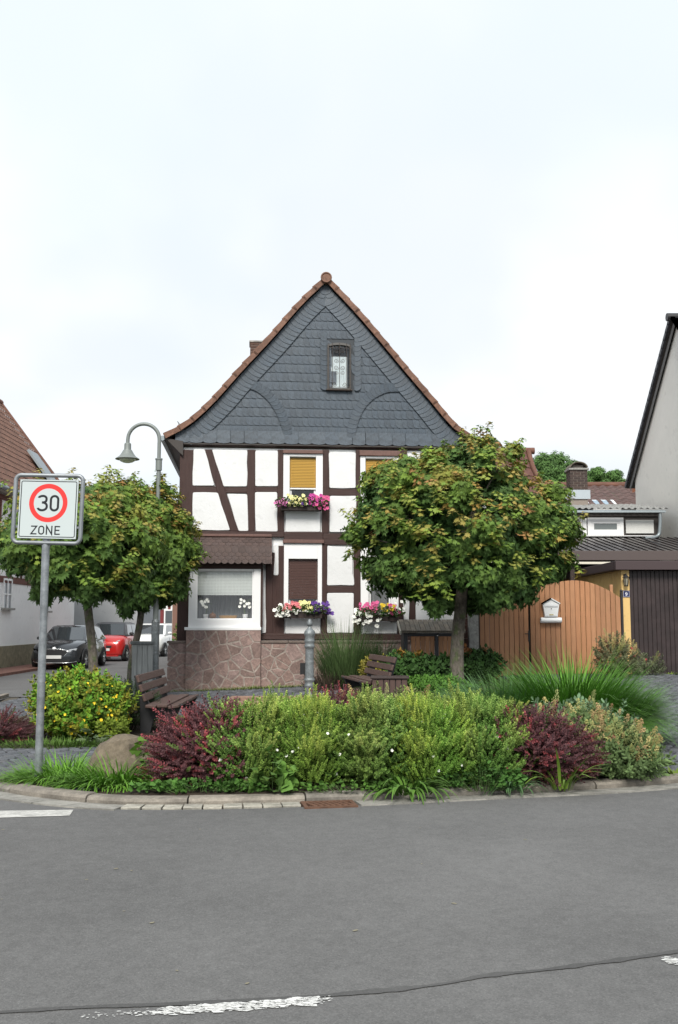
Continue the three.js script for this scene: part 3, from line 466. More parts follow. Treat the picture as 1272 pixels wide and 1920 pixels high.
{
  const pl = sub('plinth', house), r = rng(77), bayN = 0.34, wallN = 0.26;
  const X0 = fac(314, 1250, wallN)[0], XB0 = fac(348.5, 1230, bayN)[0], XB1 = fac(489, 1230, bayN)[0], X1 = fac(770, 1230, wallN)[0], TOP = fac(560, 1203, wallN)[1], TOPB = fac(420, 1182, bayN)[1];
  hp('core', metric(join([box(X0 + 0.02, X1, -0.4, TOP - 0.03, -0.5, wallN - 0.0), box(XB0 + 0.01, XB1 - 0.01, -0.4, TOPB, 0, bayN - 0.0)])), M.mortar, pl);
  const stones = (x0, x1, y0, y1, n, face) => { const area = (x1 - x0) * (y1 - y0), seeds = []; let guard = 0; while (seeds.length < Math.round(area * n) && guard++ < 20000) { const s = [lerp(x0, x1, r()), lerp(y0, y1, r())], min = r() < 0.42 ? 0.065 : 0.15 + 0.13 * r(); if (seeds.every((q) => Math.hypot((q[0] - s[0]) * 0.8, q[1] - s[1]) > min)) seeds.push(s); }
    for (const c of voronoi(x0, x1, y0, y1, seeds, 0.0125)) { const cx = c.reduce((a, p) => a + p[0], 0) / c.length, cy = c.reduce((a, p) => a + p[1], 0) / c.length, w = c.map((p, i) => { const q = c[(i + 1) % c.length]; return [p, [lerp(p[0], q[0], 0.5) + (lerp(cx, p[0], 0.5) - cx) * 0.05 * (r() - 0.6), lerp(p[1], q[1], 0.5) + (r() - 0.5) * 0.012]]; }).flat(); let g; try { g = poly(w, 0.022, 0.005); } catch (e) { continue; } hp('stone', metric(g.translate(0, 0, face - 0.0185 + 0.005 * r()), r() > 0.5, r() * 2), PORPHYRY[(r() * 7) | 0], pl); } };
  stones(X0, XB0, -0.15, TOP - 0.035, 20, wallN); stones(XB0, XB1, -0.15, TOPB - 0.005, 19, bayN); stones(XB1, X1, -0.15, TOP - 0.035, 22, wallN);
  const cap = mat([0.30, 0.235, 0.20], 0.9, { map: sized(T.mottle, 0.4) });
  hp('coping', metric(rbox(X0 - 0.02, XB0 - 0.005, TOP - 0.03, TOP + 0.02, -0.1, wallN + 0.03)), cap, pl);
  for (let x = XB1 + 0.005; x < X1; x += 0.62) hp('coping', metric(rbox(x, Math.min(X1, x + 0.612), TOP - 0.03, TOP + 0.015 + 0.01 * r(), 0, wallN + 0.03)), cap, pl);
  hp('cellar_vent', metric(join([fbox(563, 1243, 575, 1274, 0.2, wallN + 0.006)])), M.black, pl);
}
// ------- slate cladding of the gable
{
  const cl = sub('gable_slates', house), r = rng(12);
  const EXP = 0.212, y0 = SLATE0 + 0.3;
  // one field slate: straight top and right, lower left corner drawn in a long curve; it overlaps its neighbours to the right
  function slate(w, h, mir = 1) {
    const s = new THREE.Shape(); s.moveTo(w * 1.2, h * 0.5); s.lineTo(w * 1.2, -h * 0.5); s.lineTo(w * 0.12, -h * 0.5); s.bezierCurveTo(-w * 0.28, -h * 0.44, -w * 0.42, -h * 0.12, -w * 0.46, h * 0.5); s.closePath();
    const g = plain(new THREE.ExtrudeGeometry(s, { depth: 0.005, bevelEnabled: true, bevelThickness: 0.0012, bevelSize: 0.0012, bevelSegments: 1, curveSegments: 5 })), p = g.attributes.position;
    for (let i = 0; i < p.count; i++) { const x = p.getX(i) * mir, y = p.getY(i); p.setXYZ(i, x, y, p.getZ(i) - 0.020 * (y / h) - 0.009 * (x * mir / w)); }
    if (mir < 0) { const a = g.attributes.position.array; for (let i = 0; i < a.length; i += 9) for (let k = 0; k < 3; k++) { const t = a[i + 3 + k]; a[i + 3 + k] = a[i + 6 + k]; a[i + 6 + k] = t; } }
    g.computeVertexNormals(); return metric(g);
  }
  const innerX = (y) => { let x = W0 - 0.1; while (x < MID && roofY(x) - 0.16 < y + 0.42) x += 0.02; return x; };
  const innerXR = (y) => { let x = W1 + 0.1; while (x > MID && roofY(x) - 0.16 < y + 0.42) x -= 0.02; return x; };
  const field = [], kinds = [0.128, 0.142, 0.158].map((w) => [w, slate(w, 0.275)]);
  const gw = [fac(614, 700)[0], fac(658, 700)[0], fac(636, 731)[1], fac(636, 645)[1]];
  for (let k = 0; ; k++) {
    const y = y0 + k * EXP + EXP * 0.5 - 0.03, xl = innerX(y - 0.18), xr = innerXR(y - 0.18); if (xl > MID - 0.12 || y > APEX[1] - 0.5) break;
    for (let x = xl - 0.05 + r() * 0.06; x < xr - 0.02; ) { const q = kinds[(r() * 3) | 0]; if (!(x > gw[0] - 0.02 && x < gw[1] - 0.02 && y < gw[3] + 0.05 && y > gw[2] - 0.02)) field.push({ g: q[1], x: x + q[0] / 2, y: y + (r() - 0.5) * 0.002 + 0.004 * Math.sin(x), z: 0.012 + 0.002 * r(), m: SLATES[(r() * 8) | 0] }); x += q[0] * (0.95 + 0.1 * r()); }
  }
  field.slice(0, 300).forEach((f) => hp('slate', f.g, f.m, cl).position.set(f.x, f.y, f.z));
  if (field.length > 300) { const m = hp('slate_field', join(field.slice(300).map((f) => f.g.clone().translate(f.x, f.y, f.z))), SLATES[2], cl); m.userData.kind = 'stuff'; }
  // border slates with a sagging curved foot
  function foot(w, h, sag, dx = 0) { const s = new THREE.Shape(); s.moveTo(-w / 2, h / 2); s.lineTo(w / 2, h / 2); s.lineTo(w / 2 + dx, -h / 2 + sag * 0.1); s.bezierCurveTo(w * 0.2 + dx, -h / 2 - sag * 0.25, -w * 0.28 + dx, -h / 2 - sag * 0.05, -w / 2, -h / 2 + sag * 0.75); s.closePath(); const g = plain(new THREE.ExtrudeGeometry(s, { depth: 0.005, bevelEnabled: true, bevelThickness: 0.0012, bevelSize: 0.0012, bevelSegments: 1, curveSegments: 6 })), p = g.attributes.position; for (let i = 0; i < p.count; i++) p.setZ(i, p.getZ(i) - 0.06 * p.getY(i)); return metric(g); }
  const mirror = (g) => { const m = g.clone().scale(-1, 1, 1), a = m.attributes.position.array; for (let i = 0; i < a.length; i += 9) for (let k = 0; k < 3; k++) { const t = a[i + 3 + k]; a[i + 3 + k] = a[i + 6 + k]; a[i + 6 + k] = t; } m.computeVertexNormals(); return m; };
  const rake = [0, 1].map(() => { const q = new THREE.Shape(); q.moveTo(-0.19, 0.17); q.lineTo(0.185, 0.17); q.lineTo(0.185, -0.01); q.bezierCurveTo(0.09, -0.075, -0.04, -0.11, -0.19, -0.06); q.closePath(); const g = plain(new THREE.ExtrudeGeometry(q, { depth: 0.005, bevelEnabled: true, bevelThickness: 0.0012, bevelSize: 0.0012, bevelSegments: 1, curveSegments: 6 })), p = g.attributes.position; for (let i = 0; i < p.count; i++) p.setZ(i, p.getZ(i) - 0.09 * p.getY(i)); g.computeVertexNormals(); return metric(g); }), rakeM = rake.map(mirror), colG = foot(0.155, 0.24, 0.09), colM = mirror(colG), arcG = foot(0.215, 0.2, 0.08), arcM = mirror(arcG), eaveG = (() => { const g = poly([[-0.165, 0.16], [0.165, 0.16], [0.165, -0.105], [0.12, -0.135], [0, -0.15], [-0.12, -0.135], [-0.165, -0.105]], 0.008, 0.0015), p = g.attributes.position; for (let i = 0; i < p.count; i++) p.setZ(i, p.getZ(i) - 0.10 * p.getY(i)); g.computeVertexNormals(); return metric(g); })();
  const put = (g, x, y, z, rot = 0) => { const m = hp('border_slate', g, SLATES[(r() * 8) | 0], cl); m.position.set(x, y, z); m.rotation.z = rot; return m; };
  const curve = new THREE.CatmullRomCurve3(leftLine.map((p) => V(p[0], p[1], 0))), Lc = curve.getLength();
  const curveR = new THREE.CatmullRomCurve3(rightLine.map((p) => V(p[0], p[1], 0)));
  for (const [sd, c] of [[-1, curve], [1, curveR]]) { const L = c.getLength(); for (let s = sd < 0 ? 0.40 : 0.2; s < L - 0.12; s += 0.118) { const p = c.getPointAt(s / L), t = c.getTangentAt(s / L), ang = Math.atan2(t.y, t.x) - Math.PI / 2, k = s > L - 0.34 ? 0.55 : 1, w = 0.145 + 0.185 * k; put((sd < 0 ? rake : rakeM)[0], p.x - sd * t.y * w, p.y + sd * t.x * w, 0.05, ang).scale.x = k; } }
  for (let y = gw[2] + 0.02; y < gw[3] + 0.1; y += 0.118) { put(colM, gw[1] + 0.16, y + 0.08, 0.045); put(colG, gw[0] - 0.09, y + 0.08, 0.045); }
  const arcs = [[[462, 720], [478, 724], [491, 731], [510, 748], [524, 769], [532, 787], [538, 805], [540, 818]], [[752, 727], [738, 727], [722, 729], [696, 742], [679, 759], [668, 778], [661, 800], [659, 815]]];
  arcs.forEach((a, k) => { const c = new THREE.CatmullRomCurve3(a.map((p) => { const q = fac(...p); return V(q[0], q[1], 0); })), L = c.getLength(); for (let s = L - 0.02; s > -0.02; s -= 0.108) { const p = c.getPointAt(clamp(s / L)), t = c.getTangentAt(clamp(s / L)); put(k ? arcM : arcG, p.x, p.y, 0.042, Math.atan2(t.x, -t.y)); } });
  for (let x = W0 + 0.02; x < W1 + 0.1; x += 0.315) put(eaveG, x, SLATE0 + 0.155, 0.05);
  put(poly([[-0.22, -0.12], [0.22, -0.12], [0, 0.14]], 0.01, 0.002), MID, APEX[1] - 0.42, 0.036);
  hp('drip_board', metric(rbox(W0 - 0.12, W1 + 0.12, SLATE0 - 0.03, SLATE0 + 0.012, -0.05, 0.06)), M.soffit, cl);
}
// gable window with its wrought iron grille
{
  const w = sub('window', house); w.position.z = 0.032; const a = fac(614, 731), b = fac(658, 648), x0 = a[0], x1 = b[0], y0 = a[1], y1 = b[1], xm = (x0 + x1) / 2, arch = (x0, x1, y0, y1, up) => { const s = new THREE.Shape(); s.moveTo(x0, y0); s.lineTo(x1, y0); s.lineTo(x1, y1); s.quadraticCurveTo((x0 + x1) / 2, y1 + up * 2, x0, y1); s.closePath(); return s; };
  const s = arch(x0, x1, y0, y1 - 0.02, 0.06), hole = new THREE.Path(arch(x0 + 0.036, x1 - 0.036, y0 + 0.03, y1 - 0.05, 0.035).getPoints(8)); s.holes.push(hole);
  hp('frame', metric(plain(new THREE.ExtrudeGeometry(s, { depth: 0.09, bevelEnabled: false })).translate(0, 0, -0.03)), mat([0.10, 0.095, 0.09], 0.6), w);
  hp('pane', box(x0 + 0.05, x1 - 0.05, y0 + 0.03, y1, 0.002, 0.007), M.glass, w);
  hp('curtain', grid(60, 2, (u, v) => [lerp(x0 + 0.085, x1 - 0.085, u), lerp(y0 + 0.04, y1 - 0.27, v), -0.06 + 0.004 * Math.sin(u * 44)]), mat([0.62, 0.70, 0.72], 0.8), w);
  const gz = 0.1, gr = [], R = 0.0065; for (const fx of [0.2, 0.5, 0.8]) gr.push(bar([lerp(x0, x1, fx), y0 + 0.03, gz], [lerp(x0, x1, fx), y1 + 0.02, gz], R, R, 6));
  for (const y of [y0 + 0.04, y1 - 0.1]) gr.push(bar([x0 + 0.02, y, gz], [x1 - 0.02, y, gz], R, R, 6));
  for (const x of [x0 + 0.025, x1 - 0.025]) gr.push(bar([x, y0, gz], [x, y1 + 0.02, gz], R, R, 6), bar([x, y0 + 0.1, 0], [x, y0 + 0.1, gz], R, R, 5), bar([x, y1 - 0.1, 0], [x, y1 - 0.1, gz], R, R, 5));
  const scroll = (cx, cy, rad, dir, turns = 1.5, ph = 0) => { const p = []; for (let i = 0; i <= 22; i++) { const t = i / 22, q = rad * (1 - 0.82 * t), an = ph + dir * t * turns * 6.283; p.push(V(cx + Math.cos(an) * q, cy + Math.sin(an) * q, gz)); } gr.push(tube(p, R * 0.8, 22, 5)); };
  for (const sd of [-1, 1]) { for (const [fy, rad] of [[0.10, 0.055], [0.36, 0.05], [0.47, 0.06], [0.62, 0.055], [0.84, 0.05]]) scroll(xm + sd * (0.075 + 0.04 * (fy < 0.3)), lerp(y0, y1, fy), rad, sd, 1.5, sd > 0 ? 3.14 : 0); }
  hp('grille', join(gr), M.bronze, w);
  hp('sill', metric(rbox(x0 - 0.03, x1 + 0.03, y0 - 0.03, y0 + 0.005, -0.02, 0.07)), M.bronze, w);
}
// ------- roof
{
  const roof = sub('roof', house), r = rng(21), ct = variants(6, [0.29, 0.15, 0.10], 0.14, 0.75, { map: sized(T.mottle, 0.5), bumpMap: sized(T.grit, 0.2), bumpScale: 0.002 }, 12);
  const FRONT = 0.16;
  for (const sd of [0, 1]) {
    const line = (sd ? rightLine : leftLine).map((p) => V(p[0], p[1] - 0.0, 0)), c = new THREE.CatmullRomCurve3(line), L = c.getLength(), n = Math.round(L / 0.35);
    for (let k = 0; k < n; k++) {
      const a = c.getPointAt(k / n), b = c.getPointAt(Math.min(1, (k + 1.12) / n)), d = b.clone().sub(a), len = d.length(), rot = Math.atan2(d.y, d.x);
      // verge tile with its hanging flange
      const shape = sd ? [[-0.02, 0.02], [-0.02, -0.12], [len, -0.125], [len, -0.012]] : [[-0.02, 0.02], [len, -0.012], [len, -0.125], [-0.02, -0.12]];
      const g = poly(shape, 0.03, 0.004); const m = hp('verge_tile', metric(g, false, r() * 2), ct[(r() * 6) | 0], roof);
      m.position.set(a.x, a.y, FRONT - 0.03); m.rotation.z = rot; if (sd) { m.scale.y = -1; m.position.y = a.y; m.scale.set(1, -1, 1); }
      const course = box(-0.02, len, -0.02, 0.012, BACK - 0.1, FRONT - 0.034); course.applyMatrix4(new THREE.Matrix4().makeRotationZ(rot)); if (sd) course.applyMatrix4(new THREE.Matrix4().identity());
      const m2 = hp('tile_course', metric(course.translate(a.x, a.y - 0.01, 0), false, r()), ct[(k * 5 + sd) % 6], roof);
    }
    // rafters and boarding below the tiles
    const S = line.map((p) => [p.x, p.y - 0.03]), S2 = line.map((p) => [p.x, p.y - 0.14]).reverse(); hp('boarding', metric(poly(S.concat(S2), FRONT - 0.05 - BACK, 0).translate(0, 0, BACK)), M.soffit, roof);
  }
  hp('ridge_tile', metric(join([new THREE.CylinderGeometry(0.115, 0.115, FRONT + 0.05 - BACK, 14, 1, false).rotateX(Math.PI / 2).translate(0, 0, (FRONT + 0.05 + BACK) / 2), new THREE.TorusGeometry(0.115, 0.02, 6, 18).translate(0, 0, FRONT + 0.05)])), ct[1], roof).position.set(MID, APEX[1] - 0.06, 0);
  // boxed eaves
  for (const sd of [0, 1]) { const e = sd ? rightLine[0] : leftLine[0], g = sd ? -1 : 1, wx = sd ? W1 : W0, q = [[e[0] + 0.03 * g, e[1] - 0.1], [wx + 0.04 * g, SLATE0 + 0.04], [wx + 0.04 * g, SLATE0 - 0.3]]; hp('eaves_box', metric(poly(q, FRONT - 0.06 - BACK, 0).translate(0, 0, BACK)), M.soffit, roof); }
  const gx = leftLine[0][0] - 0.04; for (const X of [gx, rightLine[0][0] + 0.04]) hp('gutter', new THREE.CylinderGeometry(0.06, 0.06, FRONT - BACK, 8).rotateX(Math.PI / 2).translate(X, leftLine[0][1] - 0.1, (FRONT - 0.1 + BACK) / 2), M.zinc, roof);
  // snow guard hook seen above the eave
  hp('snow_hook', join([bar([leftLine[1][0] + 0.1, leftLine[1][1] + 0.02, -0.2], [leftLine[1][0] - 0.03, leftLine[1][1] + 0.19, -0.2], 0.012, 0.012, 6), bar([leftLine[1][0] - 0.02, leftLine[1][1] + 0.02, -0.2], [leftLine[1][0], leftLine[1][1] + 0.15, -0.2], 0.006, 0.006, 5)]), M.lampGrey, roof);
  // chimney behind the roof slope
  const ch = sub('chimney', house), cx = fac(484, 650, -3)[0], cy = fac(484, 640, -3)[1];
  hp('core', metric(box(cx - 0.2, cx + 0.3, cy - 2.4, cy - 0.03, -3.5, -3)), M.mortar, ch);
  const bm = variants(4, [0.17, 0.10, 0.075], 0.25, 0.9, { map: sized(T.mottle, 0.3) }, 14); for (let k = 0; k < 9; k++) for (let j = 0; j < 2; j++) hp('brick', metric(rbox(cx - 0.205 + j * 0.255, cx - 0.205 + j * 0.255 + 0.245, cy - 0.1 - k * 0.085, cy - 0.03 - k * 0.085, -3.1, -2.988, 0.006)), bm[(r() * 4) | 0], ch);
  hp('cap', metric(rbox(cx - 0.23, cx + 0.33, cy - 0.03, cy + 0.02, -3.53, -2.97)), M.concrete, ch);
}
// ------- flower boxes on the sills
const PETALS = {}; for (const [k, c] of Object.entries({ white: [0.84, 0.84, 0.78], pink: [0.62, 0.10, 0.26], magenta: [0.48, 0.05, 0.27], cream: [0.74, 0.70, 0.32], violet: [0.10, 0.035, 0.24], mauve: [0.56, 0.17, 0.38], yellow: [0.76, 0.54, 0.03], salmon: [0.70, 0.20, 0.22] })) PETALS[k] = mat(c, 0.7);
const petunia = (() => { const n = 20, pos = [], ring = (rr, z) => Array.from({ length: n }, (_, i) => { const a = i / n * 6.283, w = rr * (1 + 0.13 * Math.cos(5 * a)); return [Math.cos(a) * w, z + 0.05 * rr * Math.cos(5 * a), Math.sin(a) * w]; }), R = [ring(0.05, -0.35), ring(0.3, 0), ring(0.85, 0.17), ring(1, 0.12)]; for (let k = 0; k < 3; k++) for (let i = 0; i < n; i++) { const j = (i + 1) % n, p = R[k], q = R[k + 1]; pos.push(p[i], q[i], p[j], p[j], q[i], q[j]); } const g = new THREE.BufferGeometry(); g.setAttribute('position', new THREE.Float32BufferAttribute(pos.flat(), 3)); g.computeVertexNormals(); return plain(g); })();
const smallLeaf = (L, w, fold = 0.25) => { const p = [[0, 0, 0], [-w * 0.7, L * 0.3, fold * w], [-w, L * 0.55, fold * w], [-w * 0.55, L * 0.82, fold * w * 0.6], [0, L, -0.06 * L], [w * 0.55, L * 0.82, fold * w * 0.6], [w, L * 0.55, fold * w], [w * 0.7, L * 0.3, fold * w], [0, L * 0.5, 0]], t = []; for (let i = 0; i < 8; i++) t.push(p[8], p[(i + 1) % 8], p[i]); const g = new THREE.BufferGeometry(); g.setAttribute('position', new THREE.Float32BufferAttribute(t.flat(), 3)); g.computeVertexNormals(); return plain(g); };
const leafMat = (o = {}) => mat([1, 1, 1], o.rough ?? 0.7, { physical: true, side: THREE.DoubleSide, transmission: o.trans ?? 0.22, thickness: 0, specularIntensity: o.spec ?? 0.5 });
const LEAF = leafMat(), LEAFDULL = leafMat({ rough: 0.9, trans: 0.3, spec: 0.3 });
function flowerBox(px0, px1, pyTop, pyBot, label, mix, trail) {
  const n0 = 0.06, n1 = 0.24, a = fac(px0, pyTop, n1), b = fac(px1, pyBot, n1), w = b[0] - a[0], h = a[1] - b[1], p = H0.clone().addScaledVector(UX, (a[0] + b[0]) / 2).addScaledVector(NZ, n0).setY(b[1]);
  const t = thing('flower_box', label, 'flower box', p, TURN, 'flower boxes hung below the house windows'), r = rng(px0 * 7);
  mesh('box', metric(join([rbox(-w / 2, w / 2, 0, h, n1 - n0 - 0.02, n1 - n0, 0.006), rbox(-w / 2, w / 2, 0, h, 0, 0.02, 0.006), box(-w / 2, -w / 2 + 0.02, 0.002, h - 0.002, 0.02, n1 - n0 - 0.02), box(w / 2 - 0.02, w / 2, 0.002, h - 0.002, 0.02, n1 - n0 - 0.02), box(-w / 2 + 0.02, w / 2 - 0.02, 0.01, h - 0.05, 0.02, n1 - n0 - 0.02)])), M.darkWood, t);
  mesh('bracket', join([bar([-w * 0.3, 0.01, -0.05], [-w * 0.3, -0.01, 0.16], 0.01), bar([w * 0.3, 0.01, -0.05], [w * 0.3, -0.01, 0.16], 0.01)]), M.black, t);
  const lf = smallLeaf(0.055, 0.018), items = []; for (let k = 0; k < 520; k++) { const x = (r() - 0.5) * (w + 0.22), e = 1 - Math.pow(Math.abs(x) / (w / 2 + 0.14), 4) * 0.6, y = h + (r() - 0.25) * 0.2 * e, z = 0.02 + r() * 0.3; items.push({ m: place(x, y, z, aim(V(x * 0.8 + r() - 0.5, r() - 0.2, r()), r() * 6), 0.8 + 0.6 * r()), c: new THREE.Color().setRGB(0.05 + 0.05 * r(), 0.10 + 0.07 * r(), 0.03) }); }
  instances('foliage', lf, LEAF, items, t);
  let hang = 0;
  for (const [c, x0, x1, n, top, low] of mix) for (let k = 0; k < n; k++) { const u = r(), x = lerp(x0, x1, u) * (w / 2 + 0.17), v = r(), y = h + lerp(low, top, v), m = mesh('flower', petunia, PETALS[c], t); const z = 0.05 + 0.26 * (1 - Math.abs(v - 0.35)) * (0.6 + 0.4 * r()); m.position.set(x, y, z); m.quaternion.copy(aim(V(x * 0.5 + (r() - 0.5) * 0.7, 0.35 + (r() - 0.5) * 0.8, 1), r() * 6)); m.scale.setScalar(0.032 + 0.012 * r()); if (low < -0.12 && v < 0.3) hang++; }
  return t;
}
flowerBox(528, 603, 946, 957.5, 'dark flower box with cream and magenta petunias under the yellow shuttered upper window', [['mauve', -1, -0.55, 20, 0.12, -0.03], ['cream', -0.55, 0.2, 34, 0.24, -0.03], ['magenta', 0.2, 0.75, 24, 0.24, 0], ['pink', 0.5, 1, 26, 0.22, -0.1], ['violet', 0.0, 0.4, 8, 0.1, -0.02], ['pink', -0.2, 0.1, 4, 0.14, 0]]);
flowerBox(531, 604, 1147, 1159.5, 'dark flower box with white, pink, cream and deep violet petunias under the brown shuttered window', [['white', -1.05, -0.5, 34, 0.16, -0.1], ['salmon', -0.7, -0.05, 28, 0.22, 0], ['cream', -0.1, 0.35, 26, 0.24, 0.02], ['violet', 0.35, 1, 38, 0.22, -0.04], ['white', -0.5, 0.4, 8, 0.06, -0.03], ['violet', 0.9, 1.15, 5, 0.0, -0.15]]);
flowerBox(679, 748, 1152, 1165.5, 'dark flower box with trailing white and pink petunias at the window beside the maple', [['white', -1.1, -0.35, 44, 0.12, -0.22], ['pink', -0.8, -0.1, 30, 0.28, 0.05], ['yellow', 0.05, 0.55, 14, 0.24, 0.05], ['pink', 0.3, 0.75, 16, 0.22, 0], ['white', -0.2, 0.4, 6, 0.02, -0.3], ['white', 0.6, 1, 8, 0.3, 0.0]]);
// things standing in the bay window
{
  const inBay = (px, py, n) => { const q = fac(px, py, n); return H0.clone().addScaledVector(UX, q[0]).addScaledVector(NZ, n).setY(q[1]); };
  for (const [px, ps, label] of [[386, 1, 'white orchid in a pot at the corner-post end of the display window'], [460, -1, 'white orchid in a pot beside the brown post end of the display window']]) {
    const t = thing('orchid', label, 'orchid', inBay(px, 1161, 0.12), TURN, 'orchids in the display window'), r = rng(px);
    mesh('pot', new THREE.LatheGeometry([[0, 0], [0.045, 0], [0.06, 0.1], [0.062, 0.11], [0.05, 0.105], [0, 0.1]].map((p) => new THREE.Vector2(...p)), 14), M.whitePaint, t);
    mesh('stem', join([tube([[0, 0.1, 0], [0.02 * ps, 0.25, 0], [-0.04 * ps, 0.42, 0.01], [-0.16 * ps, 0.44, 0.02]], 0.004, 12, 5), tube([[0, 0.1, 0], [0.03 * ps, 0.22, 0], [0.05 * ps, 0.35, 0.01], [0.14 * ps, 0.34, 0.02]], 0.004, 12, 5)]), M.greenStem, t);
    for (let k = 0; k < 10; k++) { const m = mesh('blossom', petunia, PETALS.white, t); m.position.set((r() - 0.5) * 0.26, 0.26 + 0.2 * r(), 0.03 + 0.04 * r()); m.quaternion.copy(aim(V(r() - 0.5, r() * 0.5, 1), r() * 6)); m.scale.setScalar(0.034); }
  }
  const v = thing('gourd', 'round orange-brown ornamental gourd on the display window sill', 'ornament', inBay(399, 1160, 0.12), TURN);
  mesh('gourd_body', new THREE.LatheGeometry([[0, 0], [0.06, 0.005], [0.085, 0.05], [0.07, 0.1], [0.03, 0.125], [0.012, 0.13], [0.01, 0.155], [0, 0.155]].map((p) => new THREE.Vector2(...p)), 16), mat([0.32, 0.13, 0.045], 0.6, { map: sized(T.mottle, 0.2) }), v);
  const d = thing('basket', 'low tan basket lying in the middle of the display window', 'basket', inBay(428, 1161, 0.1), TURN);
  mesh('weave', join([0, 1, 2, 3].map((k) => new THREE.TorusGeometry(0.11 + 0.006 * k, 0.011, 6, 22).rotateX(Math.PI / 2).scale(1.5, 1, 0.5).translate(0, 0.012 + 0.02 * k, 0))), mat([0.38, 0.22, 0.08], 0.8), d);
  mesh('base', new THREE.CylinderGeometry(0.11, 0.11, 0.01, 20).scale(1.5, 1, 0.5).translate(0, 0.006, 0), mat([0.3, 0.17, 0.07], 0.8), d);
}

// ---------------------------------------------------------------- neighbouring buildings
// pantiled slope: lower left corner at the origin, width along x, rising by (run, height) towards -z
function pantiles(w, run, height, tileW, gauge, amp, curveIn = 0, step = 0.035) {
  const L = Math.hypot(run, height), rows = Math.round(L / gauge), per = 8, nu = Math.round(w / tileW) * per, parts = [];
  for (let k = 0; k < rows; k++) parts.push(grid(nu, 1, (u, v) => { const t = (k + v * 1.08) / rows, lift = (1 - v) * step, wv = amp * (0.5 + 0.5 * Math.sin(u * nu / per * 6.2832)), sag = curveIn * t * (1 - t); return [u * w, t * height - sag + (lift + wv) * run / L, -t * run + (lift + wv) * height / L * 0.3 - sag * 0.2, u * w, t * L]; }));
  return join(parts);
}
const roofTile = (c) => mat(c, 0.8, { map: sized(T.mottle, 1.1), bumpMap: sized(T.grit, 0.3), bumpScale: 0.004, side: THREE.DoubleSide });

